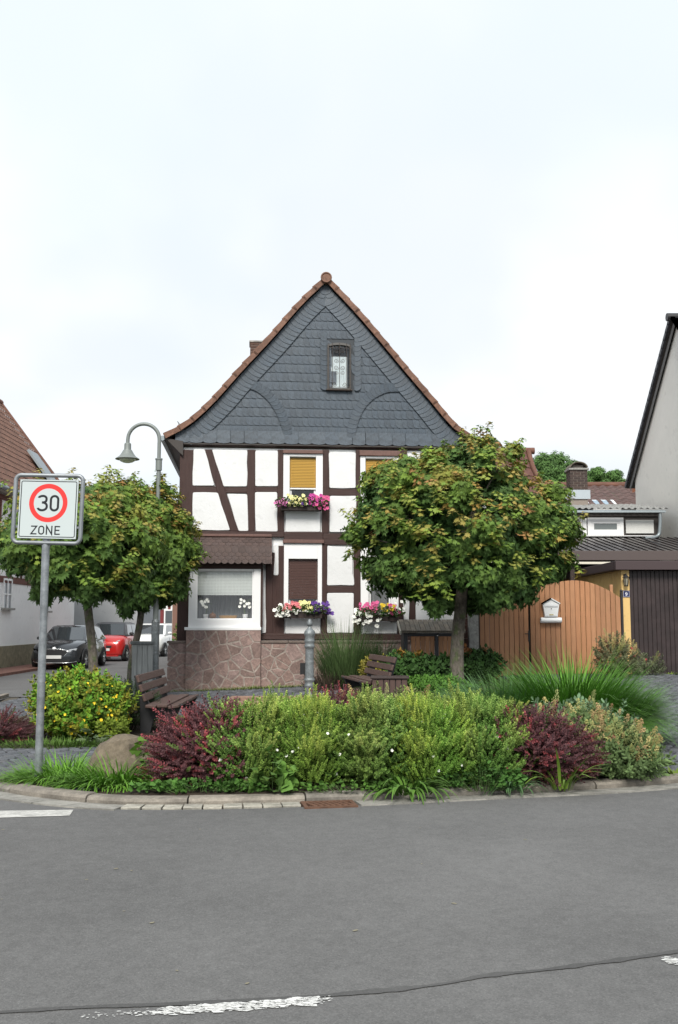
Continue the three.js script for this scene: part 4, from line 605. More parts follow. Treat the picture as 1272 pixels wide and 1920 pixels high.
// white house with a steep tiled roof along the side street
{
  const x = -11.22, zF = -42, zN = -20, eave = 6.15, ridge = 11.0, run = 3.55;
  const t = thing('white_street_house', 'long white rendered house with red-brown timbers and tiled roof behind the zone sign', 'house', [x, 0, zF]);
  const L = zF - zN;
  mesh('wall', metric(box(-7.1, 0, -0.2, eave + 0.1, 0, 22)), mat([0.9, 0.9, 0.89], 0.9, { map: sized(T.plaster, 2.3), bumpMap: sized(T.plasterBump, 0.6), bumpScale: 0.006 }), t);
  mesh('gable_wall', metric(poly([[-7.1, eave + 0.1], [0, eave + 0.1], [-run, ridge - 0.15]], 0.3, 0)), M.plaster, t);
  mesh('gable_wall', metric(poly([[-7.1, eave + 0.1], [0, eave + 0.1], [-run, ridge - 0.15]], 0.3, 0).translate(0, 0, 21.7)), M.plaster, t);
  mesh('plinth', metric(box(-0.1, 0.07, -0.2, 0.78, 0.02, 22)), mat([0.42, 0.38, 0.25], 0.95, { map: sized(T.mottle, 1.2), bumpMap: sized(T.grit, 0.3), bumpScale: 0.01 }), t);
  const roofM = roofTile([0.27, 0.14, 0.098]);
  const r1 = pantiles(22.3, run + 0.35, ridge - eave + 0.3, 0.24, 0.36, 0.045); r1.rotateY(Math.PI / 2).translate(0.33, eave - 0.2, 22.1); mesh('tile_roof', r1, roofM, t).userData.kind = 'stuff';
  const r2 = pantiles(22.3, run + 0.35, ridge - eave + 0.3, 0.24, 0.36, 0.045); r2.rotateY(-Math.PI / 2).translate(-2 * run - 0.33, eave - 0.2, -0.2); mesh('tile_roof', r2, roofM, t).userData.kind = 'stuff';
  mesh('ridge', new THREE.CylinderGeometry(0.13, 0.13, 22.4, 10).rotateX(Math.PI / 2).translate(-run, ridge + 0.08, 10.9), M.clay, t);
  const vg = (sd) => bar([sd > 0 ? 0.36 : -2 * run - 0.36, eave - 0.17, -0.17], [-run, ridge + 0.12, -0.17], 0.07, 0.07, 6); mesh('verge', join([vg(1), vg(-1)]), M.clay, t);
  mesh('gutter', new THREE.CylinderGeometry(0.075, 0.075, 22.2, 10).rotateX(Math.PI / 2).translate(0.42, eave - 0.24, 11), M.zinc, t);
  mesh('eaves_board', metric(box(-0.02, 0.33, eave - 0.32, eave - 0.2, -0.1, 22)), mat([0.36, 0.34, 0.30], 0.8), t);
  const red = mat([0.20, 0.06, 0.038], 0.7, { map: sized(T.wood, 0.3, 1.5) });
  const post = (z, y0, y1, w = 0.16) => mesh('timber_beam', metric(rbox(-0.06, 0.035, y0, y1, z - w / 2, z + w / 2)), red, t), rail = (y, h = 0.16) => mesh('timber_beam', metric(rbox(-0.06, 0.032, y - h / 2, y + h / 2, 0.0, 21.9), true), red, t);
  rail(3.0, 0.22); rail(4.3, 0.14); rail(5.72, 0.18); for (let z = 0.1; z < 22; z += 1.18) post(z, 3.1, 5.65);
  for (let z = 0.1; z < 20; z += 4.7) mesh('timber_beam', metric(bar([-0.0, 3.1, z + 0.2], [-0.0, 5.6, z + 1.0], 0.085, 0.085, 4)), red, t);
  const win = (z, y, w, h) => { const g = sub('window', t); mesh('frame', join([box(-0.05, 0.05, y, y + h, z - w / 2 - 0.07, z - w / 2), box(-0.05, 0.05, y, y + h, z + w / 2, z + w / 2 + 0.07), box(-0.05, 0.05, y + h, y + h + 0.07, z - w / 2 - 0.07, z + w / 2 + 0.07), box(-0.05, 0.045, y, y + h, z - 0.03, z + 0.03), box(-0.05, 0.042, y + h * 0.5 - 0.02, y + h * 0.5 + 0.02, z - w / 2, z + w / 2)]), M.upvc, g); mesh('pane', box(0.006, 0.012, y, y + h, z - w / 2, z + w / 2), mat([0.16, 0.18, 0.2], 0.05), g); mesh('sill', metric(rbox(-0.02, 0.16, y - 0.07, y, z - w / 2 - 0.12, z + w / 2 + 0.12)), M.concrete, g); };
  win(8.6, 2.05, 0.75, 0.92); win(4.2, 2.0, 0.75, 0.92); win(6.4, 3.3, 0.72, 0.9); win(13, 2.05, 0.75, 0.92); win(2.0, 3.3, 0.72, 0.9);
  const sk = sub('skylight', t), sl = Math.atan2(ridge - eave, run); const skq = (z0, z1, a0, a1, off, th) => { const g = box(0, Math.hypot(run, ridge - eave) * (a1 - a0), 0, th, z0, z1); g.rotateZ(Math.PI - sl).scale(1, 1, 1); g.translate(-run * a0 + 0.16 + off * 0.7, eave + (ridge - eave) * a0 + 0.05 + off * 0.7, 0); return g; };
  mesh('frame', skq(1.55, 2.75, 0.16, 0.45, 0.10, -0.09), M.zinc, sk); mesh('pane', skq(1.67, 2.63, 0.18, 0.43, 0.115, -0.05), mat([0.12, 0.15, 0.18], 0.04), sk);
  // the brick footway at its foot
  structure('brick_footway', metric(box(-11.05, -9.85, -0.05, 0.08, -43, -20)), mat([0.30, 0.145, 0.11], 0.9, { map: sized(T.mottle, 0.4) }), 'reddish brick footway along the white street house', 'footway');
}
// grey barn end and half-timbered house closing the street
{
  const b = thing('grey_barn', 'plain grey rendered barn wall beyond the white street house', 'barn', [-12.0, 0, -47]);
  mesh('wall', metric(box(-4, 2.45, -0.2, 4.3, -6, 0)), mat([0.34, 0.35, 0.36], 0.9, { map: sized(T.plaster, 2) }), b);
  mesh('roof', metric(poly([[-4.3, 4.3], [2.75, 4.3], [-0.8, 6.6]], 6.5, 0).translate(0, 0, -6.3)), roofTile([0.12, 0.08, 0.07]), b);
  const h = thing('red_timbered_house', 'white house with dark red timbers and shutters closing the end of the side street', 'house', [-12.6, 0, -63]), red = mat([0.16, 0.022, 0.025], 0.65);
  mesh('wall', metric(box(-5, 5.2, -0.2, 5.6, -8, 0)), M.plaster, h);
  mesh('roof', metric(pantiles(10.8, 4, 3.2, 0.3, 0.4, 0.04).translate(-5.3, 5.5, 0.4)), roofTile([0.11, 0.07, 0.06]), h);
  mesh('roof', metric(pantiles(10.8, 4, 3.2, 0.3, 0.4, 0.04).rotateY(Math.PI).translate(5.5, 5.5, -8.4)), roofTile([0.11, 0.07, 0.06]), h);
  for (const y of [0.5, 2.75, 4.0, 5.5]) mesh('timber_beam', metric(box(-5, 5.2, y - 0.09, y + 0.09, -0.02, 0.04)), y === 2.75 ? M.concrete : red, h);
  for (let x = -4.9; x < 5.2; x += 1.12) mesh('timber_beam', metric(box(x - 0.08, x + 0.08, 0.59, 5.4, -0.02, 0.034)), red, h);
  for (const x of [-2.1, 0.15, 1.9, 2.75, 3.6]) for (const y of [1.1, 3.2]) { const g = sub('window', h); mesh('frame', box(x - 0.4, x + 0.4, y, y + 1.25, -0.02, 0.05), M.upvc, g); mesh('pane', box(x - 0.32, x + 0.32, y + 0.08, y + 1.17, 0.05, 0.056), mat([0.1, 0.11, 0.12], 0.08), g); for (const s of [-1, 1]) mesh('shutter', box(x + s * 0.58 - 0.16, x + s * 0.58 + 0.16, y, y + 1.25, 0.041, 0.08), red, g); }
  mesh('chimney', metric(box(-3.6, -3.0, 7, 9.5, -4.4, -3.8)), M.brickDark, h);
  const g = thing('grey_clad_house', 'narrow grey-beige neighbour house behind the dark corner post', 'house', [-5.72, 0, -34]);
  mesh('wall', metric(box(0, 3, -0.2, 4.6, -9, 0)), mat([0.40, 0.37, 0.34], 0.9, { map: sized(T.plaster, 2) }), g);
  mesh('cladding', metric(box(0.02, 0.2, 1.0, 4.4, 0.001, 0.04)), mat([0.22, 0.12, 0.09], 0.8), g);
  for (let k = 0; k < 4; k++) mesh('panel', metric(rbox(0.24 + k * 0.42, 0.62 + k * 0.42, 1.9, 4.3, 0, 0.05)), mat([0.45, 0.42, 0.37], 0.8), g);
  mesh('roof', metric(poly([[-0.3, 4.55], [3.3, 4.55], [1.5, 6.2]], 9.6, 0).translate(0, 0, -9.3)), roofTile([0.14, 0.08, 0.07]), g);
  const p = thing('terracotta_pot', 'terracotta pot with a leafy plant by the grey-beige neighbour house', 'plant pot', [-5.15, 0, -32.6]), r = rng(91);
  mesh('pot', new THREE.LatheGeometry([[0, 0], [0.2, 0], [0.27, 0.42], [0.3, 0.42], [0.3, 0.5], [0.25, 0.5], [0.24, 0.44], [0, 0.44]].map((q) => new THREE.Vector2(...q)), 16), mat([0.40, 0.16, 0.12], 0.85), p);
  const its = []; for (let k = 0; k < 260; k++) { const a = r() * 6.28, e = r(), y = 0.5 + 1.0 * r(), q = 0.32 * e * (1.6 - y * 0.7); its.push({ m: place(Math.cos(a) * q, y, Math.sin(a) * q, aim(V(Math.cos(a), r(), Math.sin(a)), r() * 6), 1.6), c: new THREE.Color().setRGB(0.08 + 0.06 * r(), 0.13 + 0.06 * r(), 0.03) }); } instances('foliage', smallLeaf(0.07, 0.025), LEAF, its, p); mesh('stem', bar([0, 0.42, 0], [0, 1.3, 0], 0.015), M.twig, p);
  const cb = thing('climber', 'yellowish green climbing plant beside the white parked car', 'plant', [-7.0, 0, -44.5]), it2 = []; for (let k = 0; k < 900; k++) { const y = 2.3 * r(), a = r() * 6.28, q = (0.45 - 0.12 * y) * Math.sqrt(r()); it2.push({ m: place(Math.cos(a) * q, y, Math.sin(a) * q, aim(V(Math.cos(a), r() - 0.2, Math.sin(a)), r() * 6), 1.8), c: new THREE.Color().setRGB(0.13 + 0.09 * r(), 0.16 + 0.07 * r(), 0.035) }); } instances('foliage', smallLeaf(0.07, 0.025), LEAF, it2, cb); mesh('stem', bar([0, -0.02, 0], [0.05, 2, 0], 0.03), M.twig, cb);
}
// cream gable house beyond the garage
{
  const x = 10.0, zf = -33.0, zr = -28.4, e = 6.46, rg = 10.45, t = thing('cream_gable_house', 'tall cream rendered house with a dark slate verge beside the garage', 'house', [x, 0, zf]);
  const d = zr - zf, prof = [[0, -0.2], [0, e], [d, rg - 0.12], [2 * d, e], [2 * d, -0.2]];   // along z
  const g = poly(prof.map((p) => [p[0], p[1]]), 9, 0); g.rotateY(-Math.PI / 2).translate(9, 0, 0); mesh('wall', metric(g), M.cream, t);
  const slope = Math.atan2(rg - e, d), L = Math.hypot(d, rg - e), vt = variants(4, [0.032, 0.033, 0.042], 0.2, 0.5, {}, 33), r = rng(3), n = 24;
  for (const sd of [1, -1]) {
    const slab = box(-0.15, 9, -0.10, 0.0, -0.62, L).rotateX(-slope); if (sd < 0) slab.applyMatrix4(new THREE.Matrix4().makeScale(1, 1, -1)); slab.translate(0, e + 0.13, sd > 0 ? 0 : 2 * d); const q = mesh('roof', metric(slab), M.soffit, t);
    for (let k = 0; k < n; k++) { const s = lerp(-0.62, L, k / n), len = (L + 0.62) / n * 1.14, b = box(-0.22, -0.10, sd > 0 ? -0.085 : -0.04, 0.04, 0, len).rotateX(0.06).translate(0, 0.015, s).rotateX(-slope); if (sd < 0) b.applyMatrix4(new THREE.Matrix4().makeScale(1, 1, -1)); mesh('verge_slate', metric(b.translate(0, e + 0.13, sd > 0 ? 0 : 2 * d)), vt[(r() * 4) | 0], t); }
    const fb = box(-0.095, -0.07, sd > 0 ? -0.24 : -0.13, -0.101, -0.55, L - 0.05).rotateX(-slope); if (sd < 0) fb.applyMatrix4(new THREE.Matrix4().makeScale(1, 1, -1)); mesh('verge_board', metric(fb.translate(0, e + 0.13, sd > 0 ? 0 : 2 * d)), mat([0.20, 0.20, 0.20], 0.6), t);
  }
  mesh('ridge', new THREE.CylinderGeometry(0.12, 0.12, 9.4, 10).rotateZ(Math.PI / 2).translate(4.4, rg + 0.1, d), M.black, t);
}
// low annex with corrugated roof, white window strip and rear tiled roofs
const zA = -29;
{
  const P = (px, py, d) => at(px, py, d), L0 = P(1052, 955, zA * -1), R0 = P(1241, 955, 29);
  const t = thing('annex', 'low annex with a corrugated eave, zinc gutter and white window strip under the chimney', 'annex', [0, 0, zA]);
  const xl = L0.x - 4.6, xr = R0.x, yE = P(1150, 957, 29).y, yW0 = P(1150, 1006, 29).y, yW1 = P(1150, 968, 29).y;
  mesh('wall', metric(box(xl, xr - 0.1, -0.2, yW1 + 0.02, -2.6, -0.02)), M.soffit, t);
  const corr = grid(400, 6, (u, v) => [lerp(xl, xr + 0.15, u), yE + 0.03 + v * 0.45 + 0.022 * Math.sin(u * (xr - xl) / 0.177 * 6.283), 0.25 - v * 2.8, lerp(xl, xr, u), v * 2.8]); mesh('corrugated_roof', corr, mat([0.44, 0.44, 0.42], 0.85, { map: sized(T.mottle, 0.9), side: THREE.DoubleSide }), t);
  mesh('gutter', metric(join([new THREE.CylinderGeometry(0.075, 0.075, xr - xl, 12, 1, false, 0, Math.PI).rotateZ(Math.PI / 2).rotateX(0).translate((xl + xr) / 2, yE - 0.1, 0.3), box(xl, xr, yE - 0.1, yE - 0.06, 0.26, 0.37)])), M.zinc, t);
  mesh('fascia', metric(box(xl, xr - 0.05, yW1, yE - 0.06, -0.02, 0.05)), M.soffit, t);
  const win = (p0, p1) => { const a = P(p0, 971, 29), b = P(p1, 1004, 29), g = sub('window', t); mesh('frame', join([box(a.x, b.x, a.y - 0.1, a.y, 0, 0.07), box(a.x, b.x, b.y, b.y + 0.1, 0, 0.07), box(a.x, a.x + 0.1, b.y + 0.1, a.y - 0.1, 0, 0.068), box(b.x - 0.1, b.x, b.y + 0.1, a.y - 0.1, 0, 0.068)]), M.upvc, g); mesh('pane', box(a.x + 0.18, b.x - 0.18, b.y + 0.16, a.y - 0.16, 0.034, 0.04), mat([0.16, 0.18, 0.18], 0.06), g); mesh('sash', join([box(a.x + 0.1, b.x - 0.1, b.y + 0.1, b.y + 0.17, 0, 0.05), box(a.x + 0.1, b.x - 0.1, a.y - 0.17, a.y - 0.1, 0, 0.05), box(a.x + 0.1, a.x + 0.19, b.y + 0.17, a.y - 0.17, 0, 0.048), box(b.x - 0.19, b.x - 0.1, b.y + 0.17, a.y - 0.17, 0, 0.048)]), M.upvc, g); };
  win(1040, 1092); win(1101, 1169);
  const p = (a, b, c, d, m = M.upvc, z = 0.03) => { const A = P(a, b, 29), B = P(c, d, 29); mesh('white_panel', metric(box(A.x, B.x, B.y, A.y, 0, z)), m, t); };
  p(1092.5, 972, 1100.5, 1004); p(1173, 975, 1226, 1000, mat([0.62, 0.62, 0.60], 0.7, { map: sized(T.plaster, 1) })); p(1038, 1004.5, 1226, 1006, M.upvc, 0.1);
  const dx = P(1232, 970, 29).x; mesh('downpipe', join([tube([[dx, yE - 0.12, 0.3], [dx, yE - 0.3, 0.3], [dx - 0.02, yE - 0.55, 0.3], [dx - 0.06, yE - 0.75, 0.3], [dx - 0.22, yE - 0.83, 0.34], [dx - 0.5, yE - 0.86, 0.4]], 0.05, 24, 10)]), M.zinc, t);
  // brown profiled metal roof in front of it
  const yR = P(1150, 1009, 28.9).y, yF = P(1150, 1036, 25.1).y, bl = P(1030, 1036, 25.1).x - 1.6, br = 10.2, c = thing('carport', 'brown profiled metal carport roof between the gate and the cream house', 'carport', [0, 0, -25.1]);
  const sh = []; const nR = Math.round((br - bl) / 0.21); for (let k = 0; k <= nR; k++) { const x = bl + k * 0.21; sh.push(box(-0.02, 0.02, 0, 0.011, 0, Math.hypot(3.75, yR - yF)).rotateX(0).translate(0, 0, 0).applyMatrix4(new THREE.Matrix4().makeRotationX(Math.atan2(yR - yF, 3.75)).multiply(new THREE.Matrix4().makeScale(1, 1, -1))).translate(Math.min(br, x), yF + 0.012, 0)); }
  const base = box(bl, br, -0.05, 0.012, -Math.hypot(3.75, yR - yF), 0).applyMatrix4(new THREE.Matrix4().makeRotationX(Math.atan2(yR - yF, 3.75))).translate(0, yF, 0);
  mesh('metal_roof', metric(base), M.brownSheet, c); mesh('roof_rib', join(sh), M.brownSheet, c).userData.kind = 'stuff';
  mesh('fascia', metric(rbox(bl, br, yF - 0.2, yF + 0.045, 0.012, 0.05)), mat([0.085, 0.064, 0.06], 0.55), c);
  mesh('trim_strip', metric(rbox(bl, br, yF - 0.30, yF - 0.24, 0.02, 0.05)), mat([0.66, 0.62, 0.52], 0.7), c);
  mesh('post', metric(join([rbox(bl, bl + 0.12, 0, yF - 0.2, -0.2, -0.08), rbox(5.9, 6.02, 0, yF - 0.2, -0.2, -0.08), rbox(br - 0.3, br - 0.18, 0, yF - 0.2, -0.2, -0.08)])), M.darkWood, c);
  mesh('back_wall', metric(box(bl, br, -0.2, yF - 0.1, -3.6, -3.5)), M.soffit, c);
  const cable = thing('cable', 'black cable lying over the brown carport roof by the downpipe', 'cable', [0, 0, 0]); mesh('cable_line', tube([at(1205, 1010, 28.6), at(1220, 1017, 27.6), at(1240, 1024, 26.9), at(1272, 1030, 26.4), at(1300, 1033, 26)].map((q) => q.add(V(0, 0.03, 0))), 0.02, 20, 6), M.black, cable);
}
{ // steep wing roof behind the big maple, lower tiled roofs, chimney
  const t = thing('rear_wing', 'steep red-brown tiled wing roof showing behind the big maple', 'house', [0, 0, -33]);
  const rt = roofTile([0.19, 0.085, 0.066]), q = (px, py) => { const p = at(px, py, 33); return [p.x, p.y]; };
  const [rx, ry] = q(997, 833), low = 3.4, hgt = ry - low, kick = (s) => 0.15 + 2.7 * Math.pow(s, 1.6);     // run of the right verge with a bell-cast foot
  const rows = 13, parts = []; const W = 6.2;
  for (let k = 0; k < rows; k++) parts.push(grid(160, 1, (u, v) => { const tt = (k + (1 - v) * 1.08) / rows, y = ry - tt * hgt, right = rx + 0.18 + 3.2 * Math.pow(tt, 2.4), x = lerp(rx - W, right, u), wv = 0.04 * (0.5 + 0.5 * Math.sin(x / 0.25 * 6.283)); return [x, y + 0.03 * (1 - v) * 0 + wv * 0.5 + v * 0.0, -1.5 + 3.2 * tt + wv + (1 - v) * 0.04, x, y]; }));
  mesh('tile_roof', join(parts), rt, t).userData.kind = 'stuff';
  const edge = []; for (let k = 0; k <= 20; k++) { const tt = k / 20; edge.push(V(rx + 0.18 + 3.2 * Math.pow(tt, 2.4), ry - tt * hgt + 0.06, -1.5 + 3.2 * tt + 0.02)); } mesh('verge_tile', tube(edge, 0.09, 40, 6), M.clay, t);
  mesh('ridge', new THREE.CylinderGeometry(0.12, 0.12, W + 0.4, 10).rotateZ(Math.PI / 2).translate(rx - W / 2 + 0.2, ry + 0.04, -1.55), M.clay, t);
  mesh('wall', metric(box(rx - W, rx + 0.2, -0.2, low + 0.6, -3.2, 1.0)), M.plaster, t);
  mesh('gable_wall', metric(poly([[-3.2, low], [1.0, low], [-1.4, ry - 0.2]], 0.2, 0).rotateY(-Math.PI / 2).translate(rx + 0.1, 0, 0)), M.plaster, t);
  mesh('vane', join([bar([rx - 0.35, ry, -1.5], [rx - 0.35, ry + 0.35, -1.5], 0.015), bar([rx - 0.65, ry + 0.3, -1.5], [rx - 0.05, ry + 0.22, -1.5], 0.012)]), M.black, t);
  const lo = thing('low_tiled_house', 'low house with wavy brown pantiles and a skylight behind the annex', 'house', [0, 0, -36]), a = at(1010, 958, 36), b = at(1172, 958, 36), top = at(1100, 913, 36);
  const pr = pantiles(b.x - a.x + 1.5, 3, top.y - a.y + 0.35, 0.33, 0.4, 0.06, 0, 0.012); mesh('tile_roof', pr.translate(a.x, a.y - 0.1, 1.5), roofTile([0.175, 0.105, 0.092]), lo).userData.kind = 'stuff';
  mesh('ridge', new THREE.CylinderGeometry(0.13, 0.13, b.x - a.x + 1.7, 10).rotateZ(Math.PI / 2).translate((a.x + b.x + 1.5) / 2, top.y + 0.27, -1.5), M.clay, lo);
  mesh('wall', metric(box(a.x + 0.2, b.x + 1.3, -0.2, a.y + 0.1, -4, 1.2)), M.plaster, lo);
  const s0 = at(1112, 957, 34.6), s1 = at(1164, 957, 34.6); const sk = sub('skylight', lo); mesh('frame', box(-(s1.x - s0.x) / 2, (s1.x - s0.x) / 2, 0, 0.1, -1.1, 0).rotateX(0.42).translate((s0.x + s1.x) / 2, s0.y - 0.05, 1.45), M.whitePaint, sk); mesh('pane', box(-(s1.x - s0.x) / 2 + 0.1, (s1.x - s0.x) / 2 - 0.1, 0.1, 0.112, -1.0, -0.1).rotateX(0.42).translate((s0.x + s1.x) / 2, s0.y - 0.05, 1.45), mat([0.25, 0.34, 0.42], 0.08), sk);
  const hip = thing('orange_hip_roof', 'small orange tiled hip roof tucked against the cream house', 'roof', [0, 0, -38]), h0 = at(1172, 918, 38), h1 = at(1205, 908, 38), h2 = at(1205, 950, 38); mesh('tile_roof', metric(poly([[h0.x, h0.y], [h2.x - 1, h2.y], [h2.x + 1, h2.y], [h1.x + 0.6, h1.y]], 1.5, 0)), roofTile([0.36, 0.13, 0.06]), hip); mesh('wall', metric(box(h0.x - 0.4, h1.x + 1.4, -0.2, h2.y - 0.02, 0.1, 1.3)), M.plaster, hip);
  // brick chimney
  const c0 = at(1070, 921, 31), c1 = at(1102, 881, 31), w = c1.x - c0.x, hh = c1.y - c0.y, ch = thing('chimney', 'dark brick chimney with an arched concrete cap above the annex roof', 'chimney', [c0.x + w / 2, c0.y, -31]), r = rng(8), bm = variants(5, [0.105, 0.074, 0.064], 0.22, 0.9, { map: sized(T.mottle, 0.3) }, 18);
  mesh('core', metric(box(-w / 2 + 0.012, w / 2 - 0.012, -0.9, hh, -w + 0.012, -0.012)), mat([0.27, 0.23, 0.20], 0.95), ch);
  const rows2 = 9, bh = hh / rows2; for (let k = 0; k < rows2; k++) { const off = k % 2 ? 0.5 : 0; for (let j = -1; j < 3; j++) { const u0 = clamp((j + off) / 2.5, 0, 1), u1 = clamp((j + 1 + off) / 2.5, 0, 1); if (u1 - u0 < 0.06) continue; mesh('brick', metric(rbox(-w / 2 + u0 * w + 0.006, -w / 2 + u1 * w - 0.006, k * bh + 0.006, (k + 1) * bh - 0.006, -0.06, 0.0, 0.005)), bm[(r() * 5) | 0], ch); mesh('brick', metric(rbox(-w / 2 - 0.0, -w / 2 + 0.06, k * bh + 0.006, (k + 1) * bh - 0.006, -(u1 * w) + (u0 < 0.02 ? -0.0 : 0.006), -(u0 * w) - 0.066 > -(u1 * w) + 0.02 ? -(u0 * w) - 0.066 : -(u1 * w) + 0.02, 0.005)), bm[(r() * 5) | 0], ch); } }
  mesh('flashing', metric(join([poly([[-w / 2 - 0.2, -0.25], [w / 2 + 0.06, -0.25], [w / 2 + 0.06, 0.04], [-w / 2 - 0.02, 0.04]], 0.02, 0).translate(0, 0, 0.01), poly([[-w - 0.05, 0.1], [0.03, -0.02], [0.03, -0.25], [-w - 0.05, -0.25]], 0.02, 0).rotateY(-Math.PI / 2).translate(-w / 2 - 0.01, 0, 0)])), mat([0.5, 0.56, 0.6], 0.4, { metalness: 0.4 }), ch);
  mesh('slab', metric(rbox(-w / 2 - 0.04, w / 2 + 0.04, hh, hh + 0.06, -w - 0.04, 0.04)), M.concrete, ch);
  const arc = new THREE.Shape(); arc.absarc(0, 0, w * 0.52, 0.12, Math.PI - 0.12, false); arc.absarc(0, 0, w * 0.46, Math.PI - 0.12, 0.12, true); mesh('arched_cap', metric(plain(new THREE.ExtrudeGeometry(arc, { depth: w + 0.1, bevelEnabled: false, curveSegments: 14 }).scale(1, 0.72, 1)).translate(0, hh + 0.055, -w - 0.05)), mat([0.24, 0.21, 0.165], 0.9, { map: sized(T.mottle, 0.3) }), ch);
  mesh('flue', metric(box(-w * 0.32, w * 0.32, hh + 0.061, hh + 0.16, -w + 0.1, -0.1)), mat([0.2, 0.18, 0.16], 0.9), ch);
}
// ---------------------------------------------------------------- garage, gate, bin shed, posts
const GY = rise(6.8, -22);
{
  const z0 = -22, xl = at(1169, 1200, 22).x, top = at(1200, 1052, 22).y, door0 = at(1200, 1069, 22).y, pR = at(1184, 1200, 22).x;
  const t = thing('garage', 'flat roofed garage with a dark brown ribbed door and yellow clad side wall', 'garage', [xl, GY - 0.02, z0]), y = (v) => v - GY + 0.02, W = 3.3, D = 6;
  mesh('post', metric(rbox(0, pR - xl, 0, y(door0), -0.25, 0, 0.006)), M.yellowWall, t);
  mesh('post', metric(rbox(W - 0.16, W, 0, y(door0), -0.25, 0, 0.006)), M.yellowWall, t);
  const side = grid(120, 1, (u, v) => { const k = (u * D / 0.12) % 1, dd = k < 0.2 || k > 0.7 ? 0 : 0.018; return [dd * -1 + 0.01, lerp(0, y(door0), v), -0.26 - u * (D - 0.3), u * D, v * 2.4]; }); mesh('side_cladding', side, mat([0.72, 0.49, 0.19], 0.55, { side: THREE.DoubleSide, map: sized(T.plaster, 1.3) }), t);
  mesh('core', metric(box(0.03, W - 0.02, 0, y(door0) - 0.02, -D, -0.2)), M.soffit, t);
  const door = sub('garage_door', t), x0 = pR - xl + 0.002, x1 = W - 0.162, nd = Math.round((x1 - x0) / 0.098);
  mesh('leaf', metric(box(x0, x1, 0.015, y(door0) - 0.004, -0.16, -0.1)), M.brownDoor, door);
  for (let k = 0; k < nd; k++) { const a = x0 + k * (x1 - x0) / nd; mesh('panel', metric(rbox(a + 0.007, a + (x1 - x0) / nd - 0.007, 0.02, y(door0) - 0.008, -0.1, -0.078, 0.006)), M.brownDoor, door); }
  mesh('threshold', metric(box(-0.05, W + 0.05, -0.3, 0.012, -0.22, 0.05)), M.concrete, t);
  mesh('roof_fascia', metric(join([rbox(-0.16, W + 0.16, y(door0) - 0.0, y(top), 0.0, 0.14, 0.01), rbox(-0.16, -0.02, y(door0) + 0.002, y(top) - 0.004, -D, 0, 0.01)])), mat([0.055, 0.036, 0.038], 0.55), t);
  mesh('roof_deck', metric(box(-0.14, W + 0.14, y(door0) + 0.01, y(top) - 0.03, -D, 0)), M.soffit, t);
  // lantern and number plate on the yellow post
  const lx = at(1174, 1090, 21.9), lan = thing('wall_lantern', 'small black wall lantern on the yellow garage post', 'lantern', [lx.x, lx.y, -22]);
  mesh('bracket', join([box(-0.03, 0.03, -0.02, 0.16, 0, 0.012), tube([[0, 0.13, 0.01], [0, 0.17, 0.06], [0, 0.15, 0.11]], 0.01, 10, 6)]), M.black, lan);
  mesh('cage', join([new THREE.ConeGeometry(0.085, 0.07, 6).translate(0, 0.12, 0.11), new THREE.CylinderGeometry(0.045, 0.04, 0.02, 6).translate(0, -0.1, 0.11), ...[0, 1, 2, 3, 4, 5].map((k) => bar([0.07 * Math.cos(k * 1.047), 0.09, 0.11 + 0.07 * Math.sin(k * 1.047)], [0.042 * Math.cos(k * 1.047), -0.09, 0.11 + 0.042 * Math.sin(k * 1.047)], 0.006, 0.006, 5)), new THREE.SphereGeometry(0.018, 8, 6).translate(0, 0.16, 0.11)]), M.black, lan);
  mesh('shade', new THREE.CylinderGeometry(0.06, 0.036, 0.17, 6, 1, true).translate(0, -0.002, 0.11), mat([0.62, 0.60, 0.5], 0.2, { physical: true, transmission: 0.6, side: THREE.DoubleSide }), lan);
  const cv = document.createElement('canvas'); cv.width = cv.height = 128; const cx = cv.getContext('2d'); cx.fillStyle = '#1d2452'; cx.fillRect(0, 0, 128, 128); cx.strokeStyle = '#d6d8e2'; cx.lineWidth = 5; cx.strokeRect(7, 7, 114, 114); cx.fillStyle = '#e6e8ef'; cx.font = 'bold 92px sans-serif'; cx.textAlign = 'center'; cx.textBaseline = 'middle'; cx.fillText('9', 64, 68);
  const tx = new THREE.CanvasTexture(cv); tx.colorSpace = THREE.SRGBColorSpace; const np = at(1174.5, 1113.5, 22), num = thing('house_number_plate', 'blue enamel house number plate below the lantern on the yellow post', 'number plate', [np.x, np.y, -22]);
  mesh('plate', rbox(-0.075, 0.075, -0.075, 0.075, 0, 0.012, 0.004), mat([0.02, 0.03, 0.1], 0.3), num); mesh('number', new THREE.PlaneGeometry(0.144, 0.144).translate(0, 0, 0.0135), mat([1, 1, 1], 0.3, { map: tx }), num);
}
